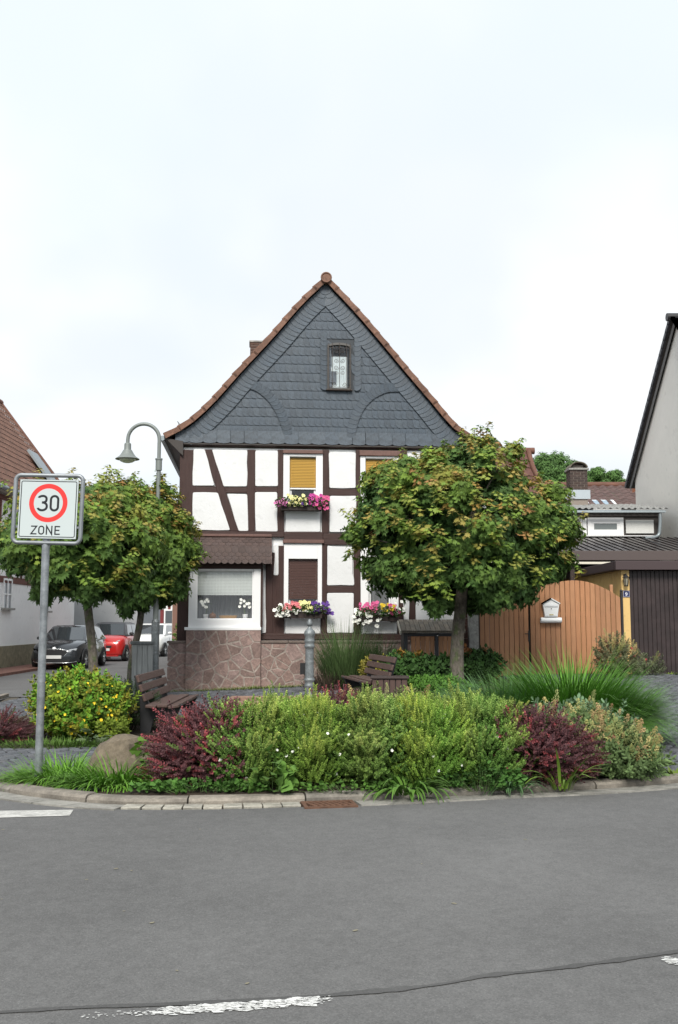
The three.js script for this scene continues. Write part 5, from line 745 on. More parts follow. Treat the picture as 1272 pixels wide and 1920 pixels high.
{ // larch gate
  const z = -21.8, P = (px, py) => at(px, py, 21.8), xs = 900, bottom = (x) => rise(x, z) + 0.03, r = rng(44);
  const g = thing('board_gate', 'orange-brown larch double gate of upright boards with an arched right leaf', 'gate', [0, 0, z]);
  g.userData.label = 'orange-brown larch double gate of upright boards with an arched top';
  const topY = (px) => (px > 993.5 ? P(px, 1088.5 + 33 * Math.pow(Math.abs(px - 1080) / 86, 1.9) * (px > 1080 ? 1.0 : 0.62)).y : P(px, lerp(1122, 1104, (px - 900) / 92)).y);
  const boards = (a, b, n) => { for (let k = 0; k < n; k++) { const p0 = lerp(a, b, k / n), p1 = lerp(a, b, (k + 1) / n), A = P(p0, 1200).x + 0.003 + r() * 0.004, B = P(p1, 1200).x - 0.003 - r() * 0.003, y0 = bottom(A) - 0.02 + r() * 0.02; const ta = topY(p0), tb = topY(p1); const pts = [[A, y0], [B, y0], [B, tb], [(A + B) / 2, (ta + tb) / 2 + 0.004], [A, ta]]; const m = mesh('board', metric(poly(pts, 0.02, 0.004), false, r() * 3), WOODS.orange[(r() * 6) | 0], g); m.position.z = (r() - 0.5) * 0.008; m.rotation.y = (r() - 0.5) * 0.03 * 0; } };
  boards(900, 992, 10); boards(995, 1165.5, 18);
  const x0 = P(900, 1200).x, xm = P(993.5, 1200).x, x1 = P(1165, 1200).x; for (const y of [0.85, 1.75]) for (const [a, b] of [[x0 + 0.03, xm - 0.03], [xm + 0.03, x1 - 0.03]]) mesh('rail', metric(rbox(a, b, y - 0.05, y + 0.05, -0.05, -0.007), true), WOODS.orange[1], g);
  mesh('latch', join([rbox(xm - 0.035, xm - 0.003, 1.16, 1.4, 0.02, 0.034, 0.004), bar([xm - 0.02, 1.33, 0.03], [xm - 0.02, 1.33, 0.075], 0.008), bar([xm - 0.02, 1.33, 0.072], [xm - 0.12, 1.33, 0.072], 0.009)]), M.black, g);
  mesh('hinge_post', join([rbox(x1 + 0.02, x1 + 0.07, bottom(x1) - 0.3, P(1166, 1110).y, -0.06, 0.0, 0.006), rbox(x1 - 0.06, x1 + 0.02, 0.82, 0.86, -0.03, -0.015, 0.004), new THREE.SphereGeometry(0.035, 8, 6).translate(x1 + 0.045, P(1166, 1108).y, -0.03)]), M.black, g);
  mesh('stile', metric(rbox(P(1140, 1100).x + 0.06, P(1146, 1100).x + 0.06, 1.8, P(1148, 1096).y, -0.12, -0.055)), WOODS.orange[2], g);
  // letter box with newspaper roll
  const a = P(1014, 1122), b = P(1049, 1157), w = b.x - a.x, h = a.y - b.y, lb = thing('letter_box', 'white house-shaped letter box with a newspaper roll hanging on the board gate', 'letter box', [(a.x + b.x) / 2, b.y, z + 0.024]);
  const bw = w * 0.34, tw = w * 0.45; mesh('body', metric(poly([[-bw, 0], [bw, 0], [tw, h * 0.70], [0, h * 0.97], [-tw, h * 0.70]], 0.11, 0.006)), M.whitePaint, lb);
  mesh('roof', join([1, -1].map((s) => box(0, w * 0.56, -0.01, 0.012, -0.0, 0.135).rotateZ(-0.52 * 1).applyMatrix4(new THREE.Matrix4().makeScale(s, 1, 1)).translate(0, h * 0.985, 0))), M.whitePaint, lb);
  mesh('flap', metric(poly([[-tw * 0.82, h * 0.56], [tw * 0.82, h * 0.56], [tw * 0.84, h * 0.68], [-tw * 0.84, h * 0.68]], 0.008, 0.002).translate(0, 0, 0.111)), mat([0.74, 0.75, 0.76], 0.4), lb);
  mesh('door_edge', join([box(-bw * 0.86, bw * 0.86, 0.02, 0.024, 0.108, 0.116), box(-tw * 0.8, tw * 0.8, h * 0.52, h * 0.525, 0.108, 0.116)]), mat([0.3, 0.3, 0.3], 0.5), lb);
  mesh('lock', new THREE.CylinderGeometry(0.01, 0.01, 0.012, 10).rotateX(Math.PI / 2).translate(0, h * 0.44, 0.115), M.black, lb); mesh('name_plate', rbox(-0.045, 0.045, h * 0.1, h * 0.15, 0.108, 0.117, 0.002), mat([0.5, 0.42, 0.16], 0.4), lb);
  const c = P(1031, 1163); mesh('newspaper_roll', new THREE.LatheGeometry([[0.052, -w * 0.56], [0.06, -w * 0.565], [0.062, -w * 0.5], [0.062, w * 0.5], [0.06, w * 0.565], [0.052, w * 0.56], [0.05, -w * 0.5], [0.052, -w * 0.56]].map((p) => new THREE.Vector2(...p)), 18).rotateZ(Math.PI / 2).translate(0, c.y - b.y, 0.062), M.whitePaint, lb);
  // white concrete post and brick pier at the house corner
  const pc = at(889, 1200, 21.6), pt = thing('concrete_post', 'rough white concrete post between the bin shed and the gate', 'post', [pc.x, rise(pc.x, -21.6) - 0.1, -21.6]); mesh('shaft', metric(rbox(-0.105, 0.105, 0, at(889, 1150, 21.6).y - rise(pc.x, -21.6) + 0.1, -0.2, 0, 0.012)), M.concrete, pt);
  const bp = at(872, 1200, 22.1), pier = thing('brick_pier', 'narrow brown brick pier at the house corner behind the maple trunk', 'brick pier', [bp.x, rise(bp.x, -22) - 0.05, -22.1]), bm = variants(4, [0.20, 0.115, 0.095], 0.2, 0.9, { map: sized(T.mottle, 0.3) }, 19), ph = at(872, 1142, 22).y - rise(bp.x, -22); mesh('core', metric(box(-0.11, 0.11, 0, ph, -0.24, -0.014)), M.mortar, pier);
  const nb = Math.round(ph / 0.15); for (let k = 0; k < nb; k++) mesh('brick', metric(rbox(-0.117, 0.117, k * ph / nb + 0.008, (k + 1) * ph / nb - 0.008, -0.2, 0, 0.008)), bm[(r() * 4) | 0], pier);
}
{ // bin shed
  const z = -21.2, P = (px, py) => at(px, py, 21.2), a = P(757, 1187), b = P(870, 1250), y0 = rise(2, z) - 0.1, t = thing('bin_shed', 'low bin shed with orange board doors and a weathered shingle roof against the house', 'bin shed', [0, 0, z]), r = rng(61);
  mesh('frame', metric(join([rbox(a.x, a.x + 0.09, y0, a.y, -0.08, 0), rbox(P(816, 1190).x, P(822, 1190).x, y0, a.y, -0.06, 0.01), rbox(b.x - 0.09, b.x, y0, a.y, -0.08, 0), rbox(a.x + 0.09, b.x - 0.09, a.y - 0.07, a.y, -0.08, -0.002), rbox(a.x, a.x + 0.06, y0, a.y, -0.9, -0.08), rbox(b.x - 0.06, b.x, y0, a.y, -0.9, -0.08)])), mat([0.035, 0.035, 0.04], 0.6), t);
  for (const [p0, p1, n] of [[771, 815.5, 5], [822.5, 866, 5]]) for (let k = 0; k < n; k++) { const A = P(lerp(p0, p1, k / n), 1200).x + 0.003, B = P(lerp(p0, p1, (k + 1) / n), 1200).x - 0.003; mesh('door_board', metric(rbox(A, B, y0 + 0.08, P(800, 1190.5).y, -0.05, -0.02, 0.005), false, r() * 3), WOODS.orange[(r() * 6) | 0], t); }
  mesh('knob', new THREE.SphereGeometry(0.02, 8, 6).translate(P(816, 1192).x + 0.05, P(816, 1192).y, 0.03), M.chrome, t);
  const f0 = P(752, 1184), f1 = P(872, 1184), bk = P(752, 1169), rise2 = bk.y - f0.y + 0.05, dep = 0.95, sl = Math.atan2(rise2, dep), wm = variants(4, [0.27, 0.235, 0.19], 0.2, 0.9, { map: sized(T.weathered, 0.3, 0.8) }, 23);
  mesh('roof_board', metric(box(f0.x, f1.x, -0.03, 0, -dep, 0).rotateX(sl).translate(0, f0.y, 0.14)), wm[0], t);
  for (let k = 0; k < 4; k++) for (let j = 0; j < 13; j++) { const w = (f1.x - f0.x) / 13; const m = mesh('shingle', metric(rbox(f0.x + j * w + 0.004, f0.x + (j + 1) * w - 0.004, 0.002, 0.014, -dep * 0.3, 0, 0.003).rotateX(0.05).translate(0, 0.004, -k * dep / 4).rotateX(sl).translate(0, f0.y + r() * 0.004, 0.155)), wm[(r() * 4) | 0], t); }
  mesh('edge_board', metric(rbox(f0.x - 0.03, f0.x, -0.07, 0.02, -dep, 0.02).rotateX(sl).translate(0, f0.y, 0.14)), mat([0.5, 0.47, 0.4], 0.8), t);
}
// ---------------------------------------------------------------- things on the square
{ // speed zone sign
  const b = onGround(72, 1462, LIFT), z = b.z, C = at(91.5, 955, -z), t = thing('speed_zone_sign', 'square white 30 zone sign in a tubular frame on a grey steel post', 'road sign', [b.x, b.y - 0.06, z]);
  const cy = C.y - b.y + 0.06, lean = 0.0, cxo = C.x - b.x;
  mesh('post', metric(join([new THREE.CylinderGeometry(0.038, 0.038, cy - 0.32, 20).translate(0, (cy - 0.32) / 2, 0)])), M.steel, t);
  const head = sub('sign_head', t); head.position.set(cxo, cy, 0.02); head.rotation.set(0, -0.03, -0.022);
  const S = 0.342, R = 0.055, fr = []; for (const [x, y, a] of [[S - R, S - R, 0], [-S + R, S - R, 1], [-S + R, -S + R, 2], [S - R, -S + R, 3]]) for (let k = 0; k <= 5; k++) { const an = (a + k / 5) * Math.PI / 2; fr.push(V(x + Math.cos(an) * R, y + Math.sin(an) * R, 0)); }
  const path = new THREE.CurvePath(); for (let i = 0; i < fr.length; i++) path.add(new THREE.LineCurve3(fr[i], fr[(i + 1) % fr.length]));
  mesh('frame', plain(new THREE.TubeGeometry(path, 220, 0.021, 10, true)), M.steel, head);
  mesh('clamp', join([rbox(-0.2, 0.2, 0.16, 0.2, -0.03, -0.008, 0.006), rbox(-0.2, 0.2, -0.2, -0.16, -0.03, -0.008, 0.006), box(-S, -0.2, 0.17, 0.19, -0.02, -0.01), box(0.2, S, 0.17, 0.19, -0.02, -0.01), box(-S, -0.2, -0.19, -0.17, -0.02, -0.01), box(0.2, S, -0.19, -0.17, -0.02, -0.01), new THREE.CylinderGeometry(0.038, 0.038, S + 0.02, 16).translate(-cxo, -S + 0.14, -0.055)]), M.steel, head);
  const W = 1024, cv = document.createElement('canvas'); cv.width = cv.height = W; const c = cv.getContext('2d'); c.fillStyle = '#bcc5c5'; c.fillRect(0, 0, W, W);
  const line = (pts) => { c.beginPath(); pts.forEach((p, i) => (i ? c.lineTo(...p) : c.moveTo(...p))); c.stroke(); }, rr = (x, y, w, h, q) => { c.beginPath(); c.roundRect(x, y, w, h, q); c.stroke(); };
  c.strokeStyle = '#161b1e'; c.lineWidth = 15; rr(27, 27, W - 54, W - 54, 26);
  c.strokeStyle = '#d8332f'; c.lineWidth = 82; c.beginPath(); c.arc(512, 405, 296, 0, 7); c.stroke();
  c.strokeStyle = '#15191c'; c.lineWidth = 40; c.lineCap = 'butt';
  c.beginPath(); c.moveTo(342, 318); c.bezierCurveTo(352, 276, 478, 262, 478, 338); c.bezierCurveTo(478, 392, 440, 398, 398, 398); c.moveTo(398, 398); c.bezierCurveTo(450, 398, 488, 416, 488, 466); c.bezierCurveTo(488, 552, 345, 552, 334, 492); c.stroke();
  rr(556, 283, 128, 250, 62);
  c.lineWidth = 23; line([[232, 815], [330, 815], [236, 948], [334, 948]]); rr(372, 815, 84, 134, 40); line([[506, 960], [506, 812], [598, 950], [598, 802]]); line([[742, 815], [656, 815], [656, 948], [742, 948]]); line([[656, 880], [732, 880]]);
  const tx = new THREE.CanvasTexture(cv); tx.colorSpace = THREE.SRGBColorSpace; tx.anisotropy = 8;
  mesh('plate', rbox(-0.299, 0.299, -0.299, 0.299, -0.006, 0.0, 0.02), M.steel, head); mesh('print', new THREE.PlaneGeometry(0.592, 0.592).translate(0, 0, 0.0012), mat([1, 1, 1], 0.35, { map: tx }), head);
}
{ // street lamp
  const z = -20, P = (px, py) => at(px, py, 20), b = P(291.5, 1200), x = b.x, y0 = rise(x, z) - 0.05, t = thing('street_lamp', 'grey swan-neck street lamp rising behind the round maples', 'street lamp', [x, y0, z]), rel = (px, py) => { const p = P(px, py); return V(p.x - x, p.y - y0, 0); };
  const hS = rel(291, 1166).y, hC = rel(300, 882).y, hC2 = rel(300, 862).y;
  mesh('base', metric(join([new THREE.CylinderGeometry(0.082, 0.082, hS, 16).translate(0, hS / 2, 0), new THREE.CylinderGeometry(0.055, 0.082, 0.05, 16).translate(0, hS + 0.025, 0)])), M.castIron, t);
  mesh('mast', new THREE.CylinderGeometry(0.042, 0.055, hC - hS - 0.05, 14).translate(0, (hC + hS + 0.05) / 2, 0), M.lampGrey, t); mesh('collar', join([new THREE.CylinderGeometry(0.065, 0.065, hC2 - hC, 14).translate(0, (hC2 + hC) / 2, 0), new THREE.CylinderGeometry(0.075, 0.075, 0.03, 14).translate(0, hC2 + 0.01, 0)]), M.lampGrey, t);
  const yT = rel(273, 795).y, xL = rel(240, 830).x, R = -xL / 2, yA = yT - R; const pts = [V(0, hC2, 0), V(0, yA - 0.1, 0)]; for (let k = 0; k <= 10; k++) { const a = k / 10 * Math.PI; pts.push(V(-R + Math.cos(a) * R, yA + Math.sin(a) * R, 0)); } pts.push(V(xL, yA - 0.08, 0), V(xL, rel(240, 834).y, 0)); mesh('swan_neck', tube(pts, 0.038, 60, 12), M.lampGrey, t);
  const hy = rel(240, 831).y; mesh('hood', new THREE.LatheGeometry([[0.0, 0], [0.06, 0], [0.068, -0.02], [0.07, -0.13], [0.09, -0.15], [0.13, -0.22], [0.17, -0.275], [0.245, -0.325], [0.245, -0.335], [0.16, -0.31], [0.0, -0.3]].map((p) => new THREE.Vector2(...p)), 28).translate(xL, hy, 0), M.lampGrey, t);
  mesh('glass_bowl', new THREE.SphereGeometry(0.175, 20, 8, 0, 6.283, Math.PI / 2, Math.PI / 2).scale(1, 0.5, 1).translate(xL, hy - 0.325, 0), mat([0.72, 0.74, 0.72], 0.25, { physical: true, transmission: 0.35 }), t);
}
{ // grey cabinet
  const p = onGround(270, 1306, 0.05), z = -19.2, a = at(250, 1206, 19.2), b = at(285, 1206, 19.2), t = thing('grey_cabinet', 'weathered grey boarded cabinet beside the lamp post behind the bench', 'cabinet', [(a.x + b.x) / 2, 0, z], 0.22), w = b.x - a.x + 0.03, h = a.y; 
  mesh('core', metric(box(-w / 2 + 0.01, w / 2 - 0.01, 0, h - 0.02, -0.42, -0.012)), M.greyBoard, t); for (let k = 0; k < 4; k++) mesh('board', metric(rbox(-w / 2 + k * w / 4 + 0.003, -w / 2 + (k + 1) * w / 4 - 0.003, 0.03, h - 0.03, -0.02, 0.004 * (k % 2), 0.004), false, k), M.greyBoard, t); for (let k = 0; k < 3; k++) mesh('board', metric(rbox(w / 2 - 0.012, w / 2 + 0.01, 0.03, h - 0.03, -0.42 + k * 0.135, -0.42 + k * 0.135 + 0.128, 0.004), false, k + 5), M.greyBoard, t);
  mesh('lid', metric(rbox(-w / 2 - 0.03, w / 2 + 0.03, h - 0.025, h + 0.03, -0.46, 0.04, 0.01)), mat([0.24, 0.255, 0.25], 0.8, { map: sized(T.mottle, 0.4) }), t);
}
// benches
function bench(name, label, pos, turn, L, group) {
  const t = thing(name, label, 'bench', pos, turn, group);    // seat faces local +x, length along -z
  const leg = (z) => { const s = new THREE.Shape(); s.moveTo(-0.02, 0); s.lineTo(0.10, 0); s.lineTo(0.15, 0.22); s.quadraticCurveTo(0.26, 0.28, 0.37, 0.22); s.lineTo(0.42, 0); s.lineTo(0.5, 0); s.lineTo(0.47, 0.2); s.quadraticCurveTo(0.46, 0.32, 0.54, 0.41); s.lineTo(0.5, 0.425); s.lineTo(0.32, 0.385); s.lineTo(0.12, 0.385); s.quadraticCurveTo(0.08, 0.42, 0.05, 0.5); s.lineTo(-0.06, 0.82); s.lineTo(-0.12, 0.80); s.lineTo(-0.03, 0.45); s.closePath(); mesh('leg', plain(new THREE.ExtrudeGeometry(s, { depth: 0.065, bevelEnabled: true, bevelSize: 0.006, bevelThickness: 0.006, bevelSegments: 1, curveSegments: 6 }).translate(0, 0, z)), M.black, t); };
  leg(-0.28); leg(-L + 0.2);
  for (let k = 0; k < 3; k++) mesh('seat_slat', metric(rbox(0.075 + k * 0.155, 0.22 + k * 0.155, -0.022, 0.022, -L, 0, 0.012).rotateZ([0.09, 0.0, 0.22][k] * (k === 2 ? 0.7 : -1)).translate(0, [0.415, 0.41, 0.40 - 0.05][k] + (k === 2 ? -0.02 + 0.0 : 0), 0).rotateY(0), false, k), M.benchWood, t);
  for (let k = 0; k < 3; k++) { const y = 0.52 + k * 0.125, x = 0.055 - k * 0.043; mesh('back_slat', metric(rbox(-0.02, 0.022, -0.052, 0.052, -L, 0, 0.012).rotateZ(0.33).translate(x, y, 0), false, k + 4), M.benchWood, t); }
  return t;
}
{ const p = at(268, 1360, 13.7); bench('park_bench', 'brown slatted bench with black legs beside the red barberry and the stone plinth', [-2.68, rise(-2.7, -14) - 0.01, -13.45], 0.0, 1.95); const q = bench('park_bench', 'dark brown slatted bench seen behind the slatted litter box and fountain', [1.14, rise(1, -17) - 0.02, -18.6], Math.PI + 0.2, 1.85); q.position.set(0.55, rise(0.8, -18) - 0.02, -18.7); }
{ // slatted litter box
  const a = at(698, 1269, 16.6), b = at(764, 1269, 16.6), w = b.x - a.x, x = (a.x + b.x) / 2, y0 = rise(x, -16.6) - 0.02, h = a.y - y0, t = thing('litter_box', 'dark brown slatted litter box with a slotted lid behind the fountain', 'litter box', [x, y0, -16.6], -0.06);
  for (let k = 0; k < 6; k++) mesh('slat', metric(rbox(-w / 2 + k * w / 6 + 0.006, -w / 2 + (k + 1) * w / 6 - 0.006, 0.05, h - 0.035, -0.02, 0.004, 0.004), false, k), M.benchWood, t);
  for (let k = 0; k < 4; k++) for (const s of [-1, 1]) mesh('slat', metric(rbox(s * (w / 2 - 0.01) - 0.012, s * (w / 2 - 0.01) + 0.012, 0.05, h - 0.035, -0.42 + k * 0.1, -0.33 + k * 0.1, 0.004), false, k), M.benchWood, t);
  mesh('liner', metric(box(-w / 2 + 0.03, w / 2 - 0.03, 0.0, h - 0.05, -0.4, -0.025)), M.black, t);
  mesh('lid', metric(join([rbox(-w / 2 - 0.03, w / 2 + 0.03, h - 0.035, h, -0.14, 0.03), rbox(-w / 2 - 0.03, w / 2 + 0.03, h - 0.035, h, -0.46, -0.22), rbox(-w / 2 - 0.03, -w / 6, h - 0.035, h, -0.218, -0.142), rbox(w / 6, w / 2 + 0.03, h - 0.035, h, -0.218, -0.142)])), M.darkWood, t);
}
{ // fountain basin and cast iron column
  const zf = -14.8, zb = -15.95, xl = at(418, 1314, 14.8).x, xr = at(737, 1314, 14.8).x, top = at(575, 1315.5, 14.8).y, y0 = rise(-0.5, -15) - 0.15, t = thing('fountain_basin', 'low reddish sandstone trough of the fountain behind the green shrubs', 'fountain', [0, 0, 0]), r = rng(4), sm = variants(4, [0.46, 0.285, 0.205], 0.1, 0.9, { map: sized(T.mottle, 0.8), bumpMap: sized(T.grit, 0.3), bumpScale: 0.004 }, 28);
  const wall = (x0, x1, z0, z1, n, alongX) => { for (let k = 0; k < n; k++) { const A = alongX ? [lerp(x0, x1, k / n) + 0.003, lerp(x0, x1, (k + 1) / n) - 0.003, z0, z1] : [x0, x1, lerp(z0, z1, k / n) + 0.003, lerp(z0, z1, (k + 1) / n) - 0.003]; mesh('stone_block', metric(rbox(A[0], A[1], y0, top, A[2], A[3], 0.018), false, r()), sm[(r() * 4) | 0], t); } };
  wall(xl, xr, zf - 0.16, zf, 4, true); wall(xl, xr, zb, zb + 0.16, 4, true); wall(xl, xl + 0.16, zb + 0.16, zf - 0.16, 1, false); wall(xr - 0.16, xr, zb + 0.16, zf - 0.16, 1, false);
  mesh('floor', metric(box(xl + 0.1, xr - 0.1, y0, y0 + 0.12, zb + 0.1, zf - 0.1)), M.sandstone, t);
  mesh('water', metric(box(xl + 0.158, xr - 0.158, y0 + 0.12, top - 0.12, zb + 0.158, zf - 0.158)), mat([0.5, 0.6, 0.55], 0.03, { physical: true, transmission: 0.9, thickness: 0.2, ior: 1.33 }), t);
  const c = at(580.5, 1309, 15.4), ped = mesh('pedestal', metric(rbox(c.x - 0.2, c.x + 0.2, y0 + 0.1, c.y, -15.6, -15.2, 0.02)), M.sandstone, t);
  const H = at(580.5, 1160, 15.4).y - c.y, u = H / 149, col = thing('cast_iron_column', 'grey cast iron fountain column with ring bands and an acorn finial', 'fountain column', [c.x, c.y - 0.003, -15.4]);
  const prof = [[0, 0], [11, 0], [11, 4], [9.6, 6], [9.6, 20], [11.2, 22], [11.2, 25], [9.8, 27], [9.8, 31], [11.2, 33], [11.2, 36], [9.2, 39], [8.8, 90], [9.2, 94], [11, 95.5], [11, 98.5], [9.8, 100.5], [9.8, 104], [11, 105.5], [11, 109], [10, 111], [10.2, 117], [11.8, 119], [11.8, 122], [10.4, 126], [7, 129], [4.6, 131.5], [3.2, 134], [4, 136]].map(([a, b]) => new THREE.Vector2(a * u * 0.9, b * u));
  mesh('shaft', metric(new THREE.LatheGeometry(prof, 32)), M.castIron, col); mesh('finial', new THREE.LatheGeometry([[0, 135], [3.4, 135], [5.0, 137.5], [5.2, 141], [4.2, 145], [2.2, 148], [0, 149.2]].map(([a, b]) => new THREE.Vector2(a * u, b * u)), 24), M.castIron, col);
}
{ // boulder
  const b = onGround(212, 1466, LIFT), t = thing('boulder', 'brown weathered boulder in the grass beside the red barberry', 'boulder', [b.x + 0.03, LIFT - 0.13, b.z - 0.12]), g = new THREE.IcosahedronGeometry(1, 5), p = g.attributes.position, n1 = noise(64, 5, 3, 51, 0.5), n2 = noise(128, 16, 3, 52, 0.6), q = V();
  const planes = [[0.75, 0.5, 0.35, 0.70], [-0.8, 0.38, 0.2, 0.74], [-0.25, 0.5, 0.82, 0.66], [0.35, 0.35, 0.85, 0.72], [0.2, 0.95, 0.1, 0.84], [0.9, -0.1, 0.1, 0.84], [-0.95, -0.1, 0.1, 0.86], [0, -0.1, 1, 0.80], [-0.45, 0.85, 0, 0.84]].map(([x, y, z, d]) => [V(x, y, z).normalize(), d]);
  for (let i = 0; i < p.count; i++) { q.fromBufferAttribute(p, i).normalize(); let d = 1; for (const [n, o] of planes) { const k = q.dot(n); if (k > 0.05) d = Math.min(d, o / k); } const a = Math.abs(Math.round((Math.atan2(q.z, q.x) / 6.283 + 0.5) * 63)) % 64, e = Math.round((q.y * 0.5 + 0.5) * 63); d += 0.15 * (n1[e * 64 + a] - 0.5); const a2 = Math.round((q.x * 0.5 + 0.5) * 127), e2 = Math.round((q.y * 0.5 + 0.5) * 127); d += 0.11 * (n2[e2 * 128 + a2] - 0.5); p.setXYZ(i, q.x * d * 0.38 + q.y * 0.02, 0.24 + q.y * d * 0.36, q.z * d * 0.3); }
  g.computeVertexNormals(); mesh('stone', metric(g), M.rock, t);
}
// ---------------------------------------------------------------- parked cars
function car(o) {
  const t = thing('parked_car', o.label, 'car', o.pos, o.turn), { L, W, H } = o;      // front towards local +z
  const paint = mat(o.paint, 0.25, { physical: true, clearcoat: 1, clearcoatRoughness: 0.05, metalness: o.metal ?? 0.1 });
  const st = o.stations;                                        // [z, half width, bottom, belt, deck]
  const ring = (s) => { const [z, w, b, m, d] = s; return [[0, b], [w * 0.86, b], [w * 0.97, b + 0.07], [w, b + (m - b) * 0.45], [w * 0.985, b + (m - b) * 0.8], [w * 0.94, m], [w * 0.84, lerp(m, d, 0.75)], [w * 0.55, d], [0, d + 0.015]].map(([x, y]) => [x, y, z]); };
  const R = st.map(ring), m = R[0].length, pos = [], quad = (a, b, c, d) => pos.push(a, b, c, b, d, c), mir = (p) => [-p[0], p[1], p[2]];
  for (let i = 0; i < R.length - 1; i++) for (let j = 0; j < m - 1; j++) { const [a, b, c, d] = [R[i][j], R[i][j + 1], R[i + 1][j], R[i + 1][j + 1]]; quad(a, b, c, d); quad(mir(b), mir(a), mir(d), mir(c)); }
  for (const [rg, f] of [[R[0], 1], [R[R.length - 1], -1]]) for (let j = 1; j < m - 1; j++) { const t3 = f > 0 ? [rg[0], rg[j + 1], rg[j]] : [rg[0], rg[j], rg[j + 1]]; pos.push(...t3); pos.push(mir(t3[0]), mir(t3[2]), mir(t3[1])); }
  const smooth = (list) => { const g = new THREE.BufferGeometry(), P = new Float32Array(list.flat()); g.setAttribute('position', new THREE.BufferAttribute(P, 3)); g.computeVertexNormals(); const nrm = g.attributes.normal, acc = new Map(), key = (i) => [P[i * 3], P[i * 3 + 1], P[i * 3 + 2]].map((v) => v.toFixed(3)).join(); for (let i = 0; i < nrm.count; i++) { const k = key(i); if (!acc.has(k)) acc.set(k, []); acc.get(k).push(i); } const fn = Array.from({ length: nrm.count }, (_, i) => V().fromBufferAttribute(nrm, i)); for (const ids of acc.values()) for (const i of ids) { const s = V(); for (const j of ids) if (fn[i].dot(fn[j]) > 0.55) s.add(fn[j]); s.normalize(); nrm.setXYZ(i, s.x, s.y, s.z); } return plain(g); };
  mesh('body', smooth(pos), paint, t);
  // cabin: [z at belt, z at roof, half width at belt, at roof]
  const [zf, zrf, zrr, zr, wb, wr, yb, yr] = o.cabin, cab = [], roof = []; const e = 0.05;
  const B = [[wb, yb, zf], [wb, yb, zr], [-wb, yb, zr], [-wb, yb, zf]], Tp = [[wr, yr - e, zrf], [wr, yr - e, zrr], [-wr, yr - e, zrr], [-wr, yr - e, zrf]], rt = [[wr * 0.75, yr, zrf - 0.12], [wr * 0.75, yr, zrr + 0.12], [-wr * 0.75, yr, zrr + 0.12], [-wr * 0.75, yr, zrf - 0.12]];
  for (let k = 0; k < 4; k++) { const n = (k + 1) % 4; cab.push(B[k], B[n], Tp[k], B[n], Tp[n], Tp[k], Tp[k], Tp[n], rt[k], Tp[n], rt[n], rt[k]); } cab.push(rt[0], rt[1], rt[2], rt[0], rt[2], rt[3]);
  mesh('cabin', smooth(cab), o.roofPaint ? mat(o.roofPaint, 0.3) : paint, t);
  const glassM = mat([0.028, 0.034, 0.038], 0.04, { physical: true, clearcoat: 1 });
  const pane = (name, a, b, c, d, mu0, mu1, mv0, mv1, off = 0.012) => { const A = V(...a), Bq = V(...b), C = V(...c), D = V(...d), f = (u, v) => A.clone().lerp(Bq, u).lerp(D.clone().lerp(C, u), v), n = Bq.clone().sub(A).cross(D.clone().sub(A)).normalize(), ctr = f(0.5, 0.5), outw = ctr.clone().setY(ctr.y - yb).dot(n) < 0 ? -1 : 1; const g = grid(4, 4, (u, v) => { const p = f(lerp(mu0, mu1, u), lerp(mv0, mv1, v)).addScaledVector(n, off * outw + 0.02 * u * (1 - u) * outw); return [p.x, p.y, p.z]; }); mesh(name, plain(g), glassM, t); };
  pane('windscreen', B[3], B[0], Tp[0], Tp[3], 0.06, 0.94, 0.03, 0.93); pane('rear_window', B[1], B[2], Tp[2], Tp[1], 0.1, 0.9, 0.2, 0.9);
  for (const s of [0, 1]) { const a = s ? B[2] : B[0], b = s ? B[3] : B[1], c = s ? Tp[3] : Tp[1], d = s ? Tp[2] : Tp[0]; const q = s ? [[0.05, 0.46], [0.5, 0.9]] : [[0.1, 0.5], [0.54, 0.95]]; for (const [u0, u1] of q) pane('side_window', a, b, c, d, u0, u1, 0.06, 0.9); }
  // wheels
  for (const z of o.axles) for (const s of [-1, 1]) { const w = sub('wheel', t), x = s * (W / 2 - 0.075), r = o.wheelR; const tyre = new THREE.LatheGeometry([[r * 0.62, -0.09], [r * 0.93, -0.095], [r, -0.06], [r, 0.06], [r * 0.93, 0.095], [r * 0.62, 0.09]].map((p) => new THREE.Vector2(...p)), 28).rotateZ(Math.PI / 2); mesh('tyre', tyre.translate(x, r, z), M.rubber, w); const rim = [new THREE.CylinderGeometry(r * 0.64, r * 0.64, 0.05, 24, 1, true).rotateZ(Math.PI / 2), new THREE.CylinderGeometry(r * 0.14, r * 0.14, 0.06, 12).rotateZ(Math.PI / 2)]; for (let k = 0; k < 5; k++) rim.push(box(-0.015, 0.02, 0, r * 0.63, -0.03, 0.03).rotateX(k * 1.2566)); mesh('rim', join(rim).scale(s, 1, 1).translate(x + s * 0.07, r, z), M.chrome, w); mesh('hub_back', new THREE.CylinderGeometry(r * 0.62, r * 0.62, 0.02, 20).rotateZ(Math.PI / 2).translate(x + s * 0.03, r, z), M.black, w);
    const arch = new THREE.TorusGeometry(r * 1.13, 0.045, 6, 24, Math.PI).rotateY(Math.PI / 2).scale(0.5, 1, 1).translate(s * (W / 2 - 0.018), r * 0.98, z); mesh('wheel_arch', arch, M.black, t); }
  // front end
  const zF = st[st.length - 1][0]; o.front(t, zF, paint);
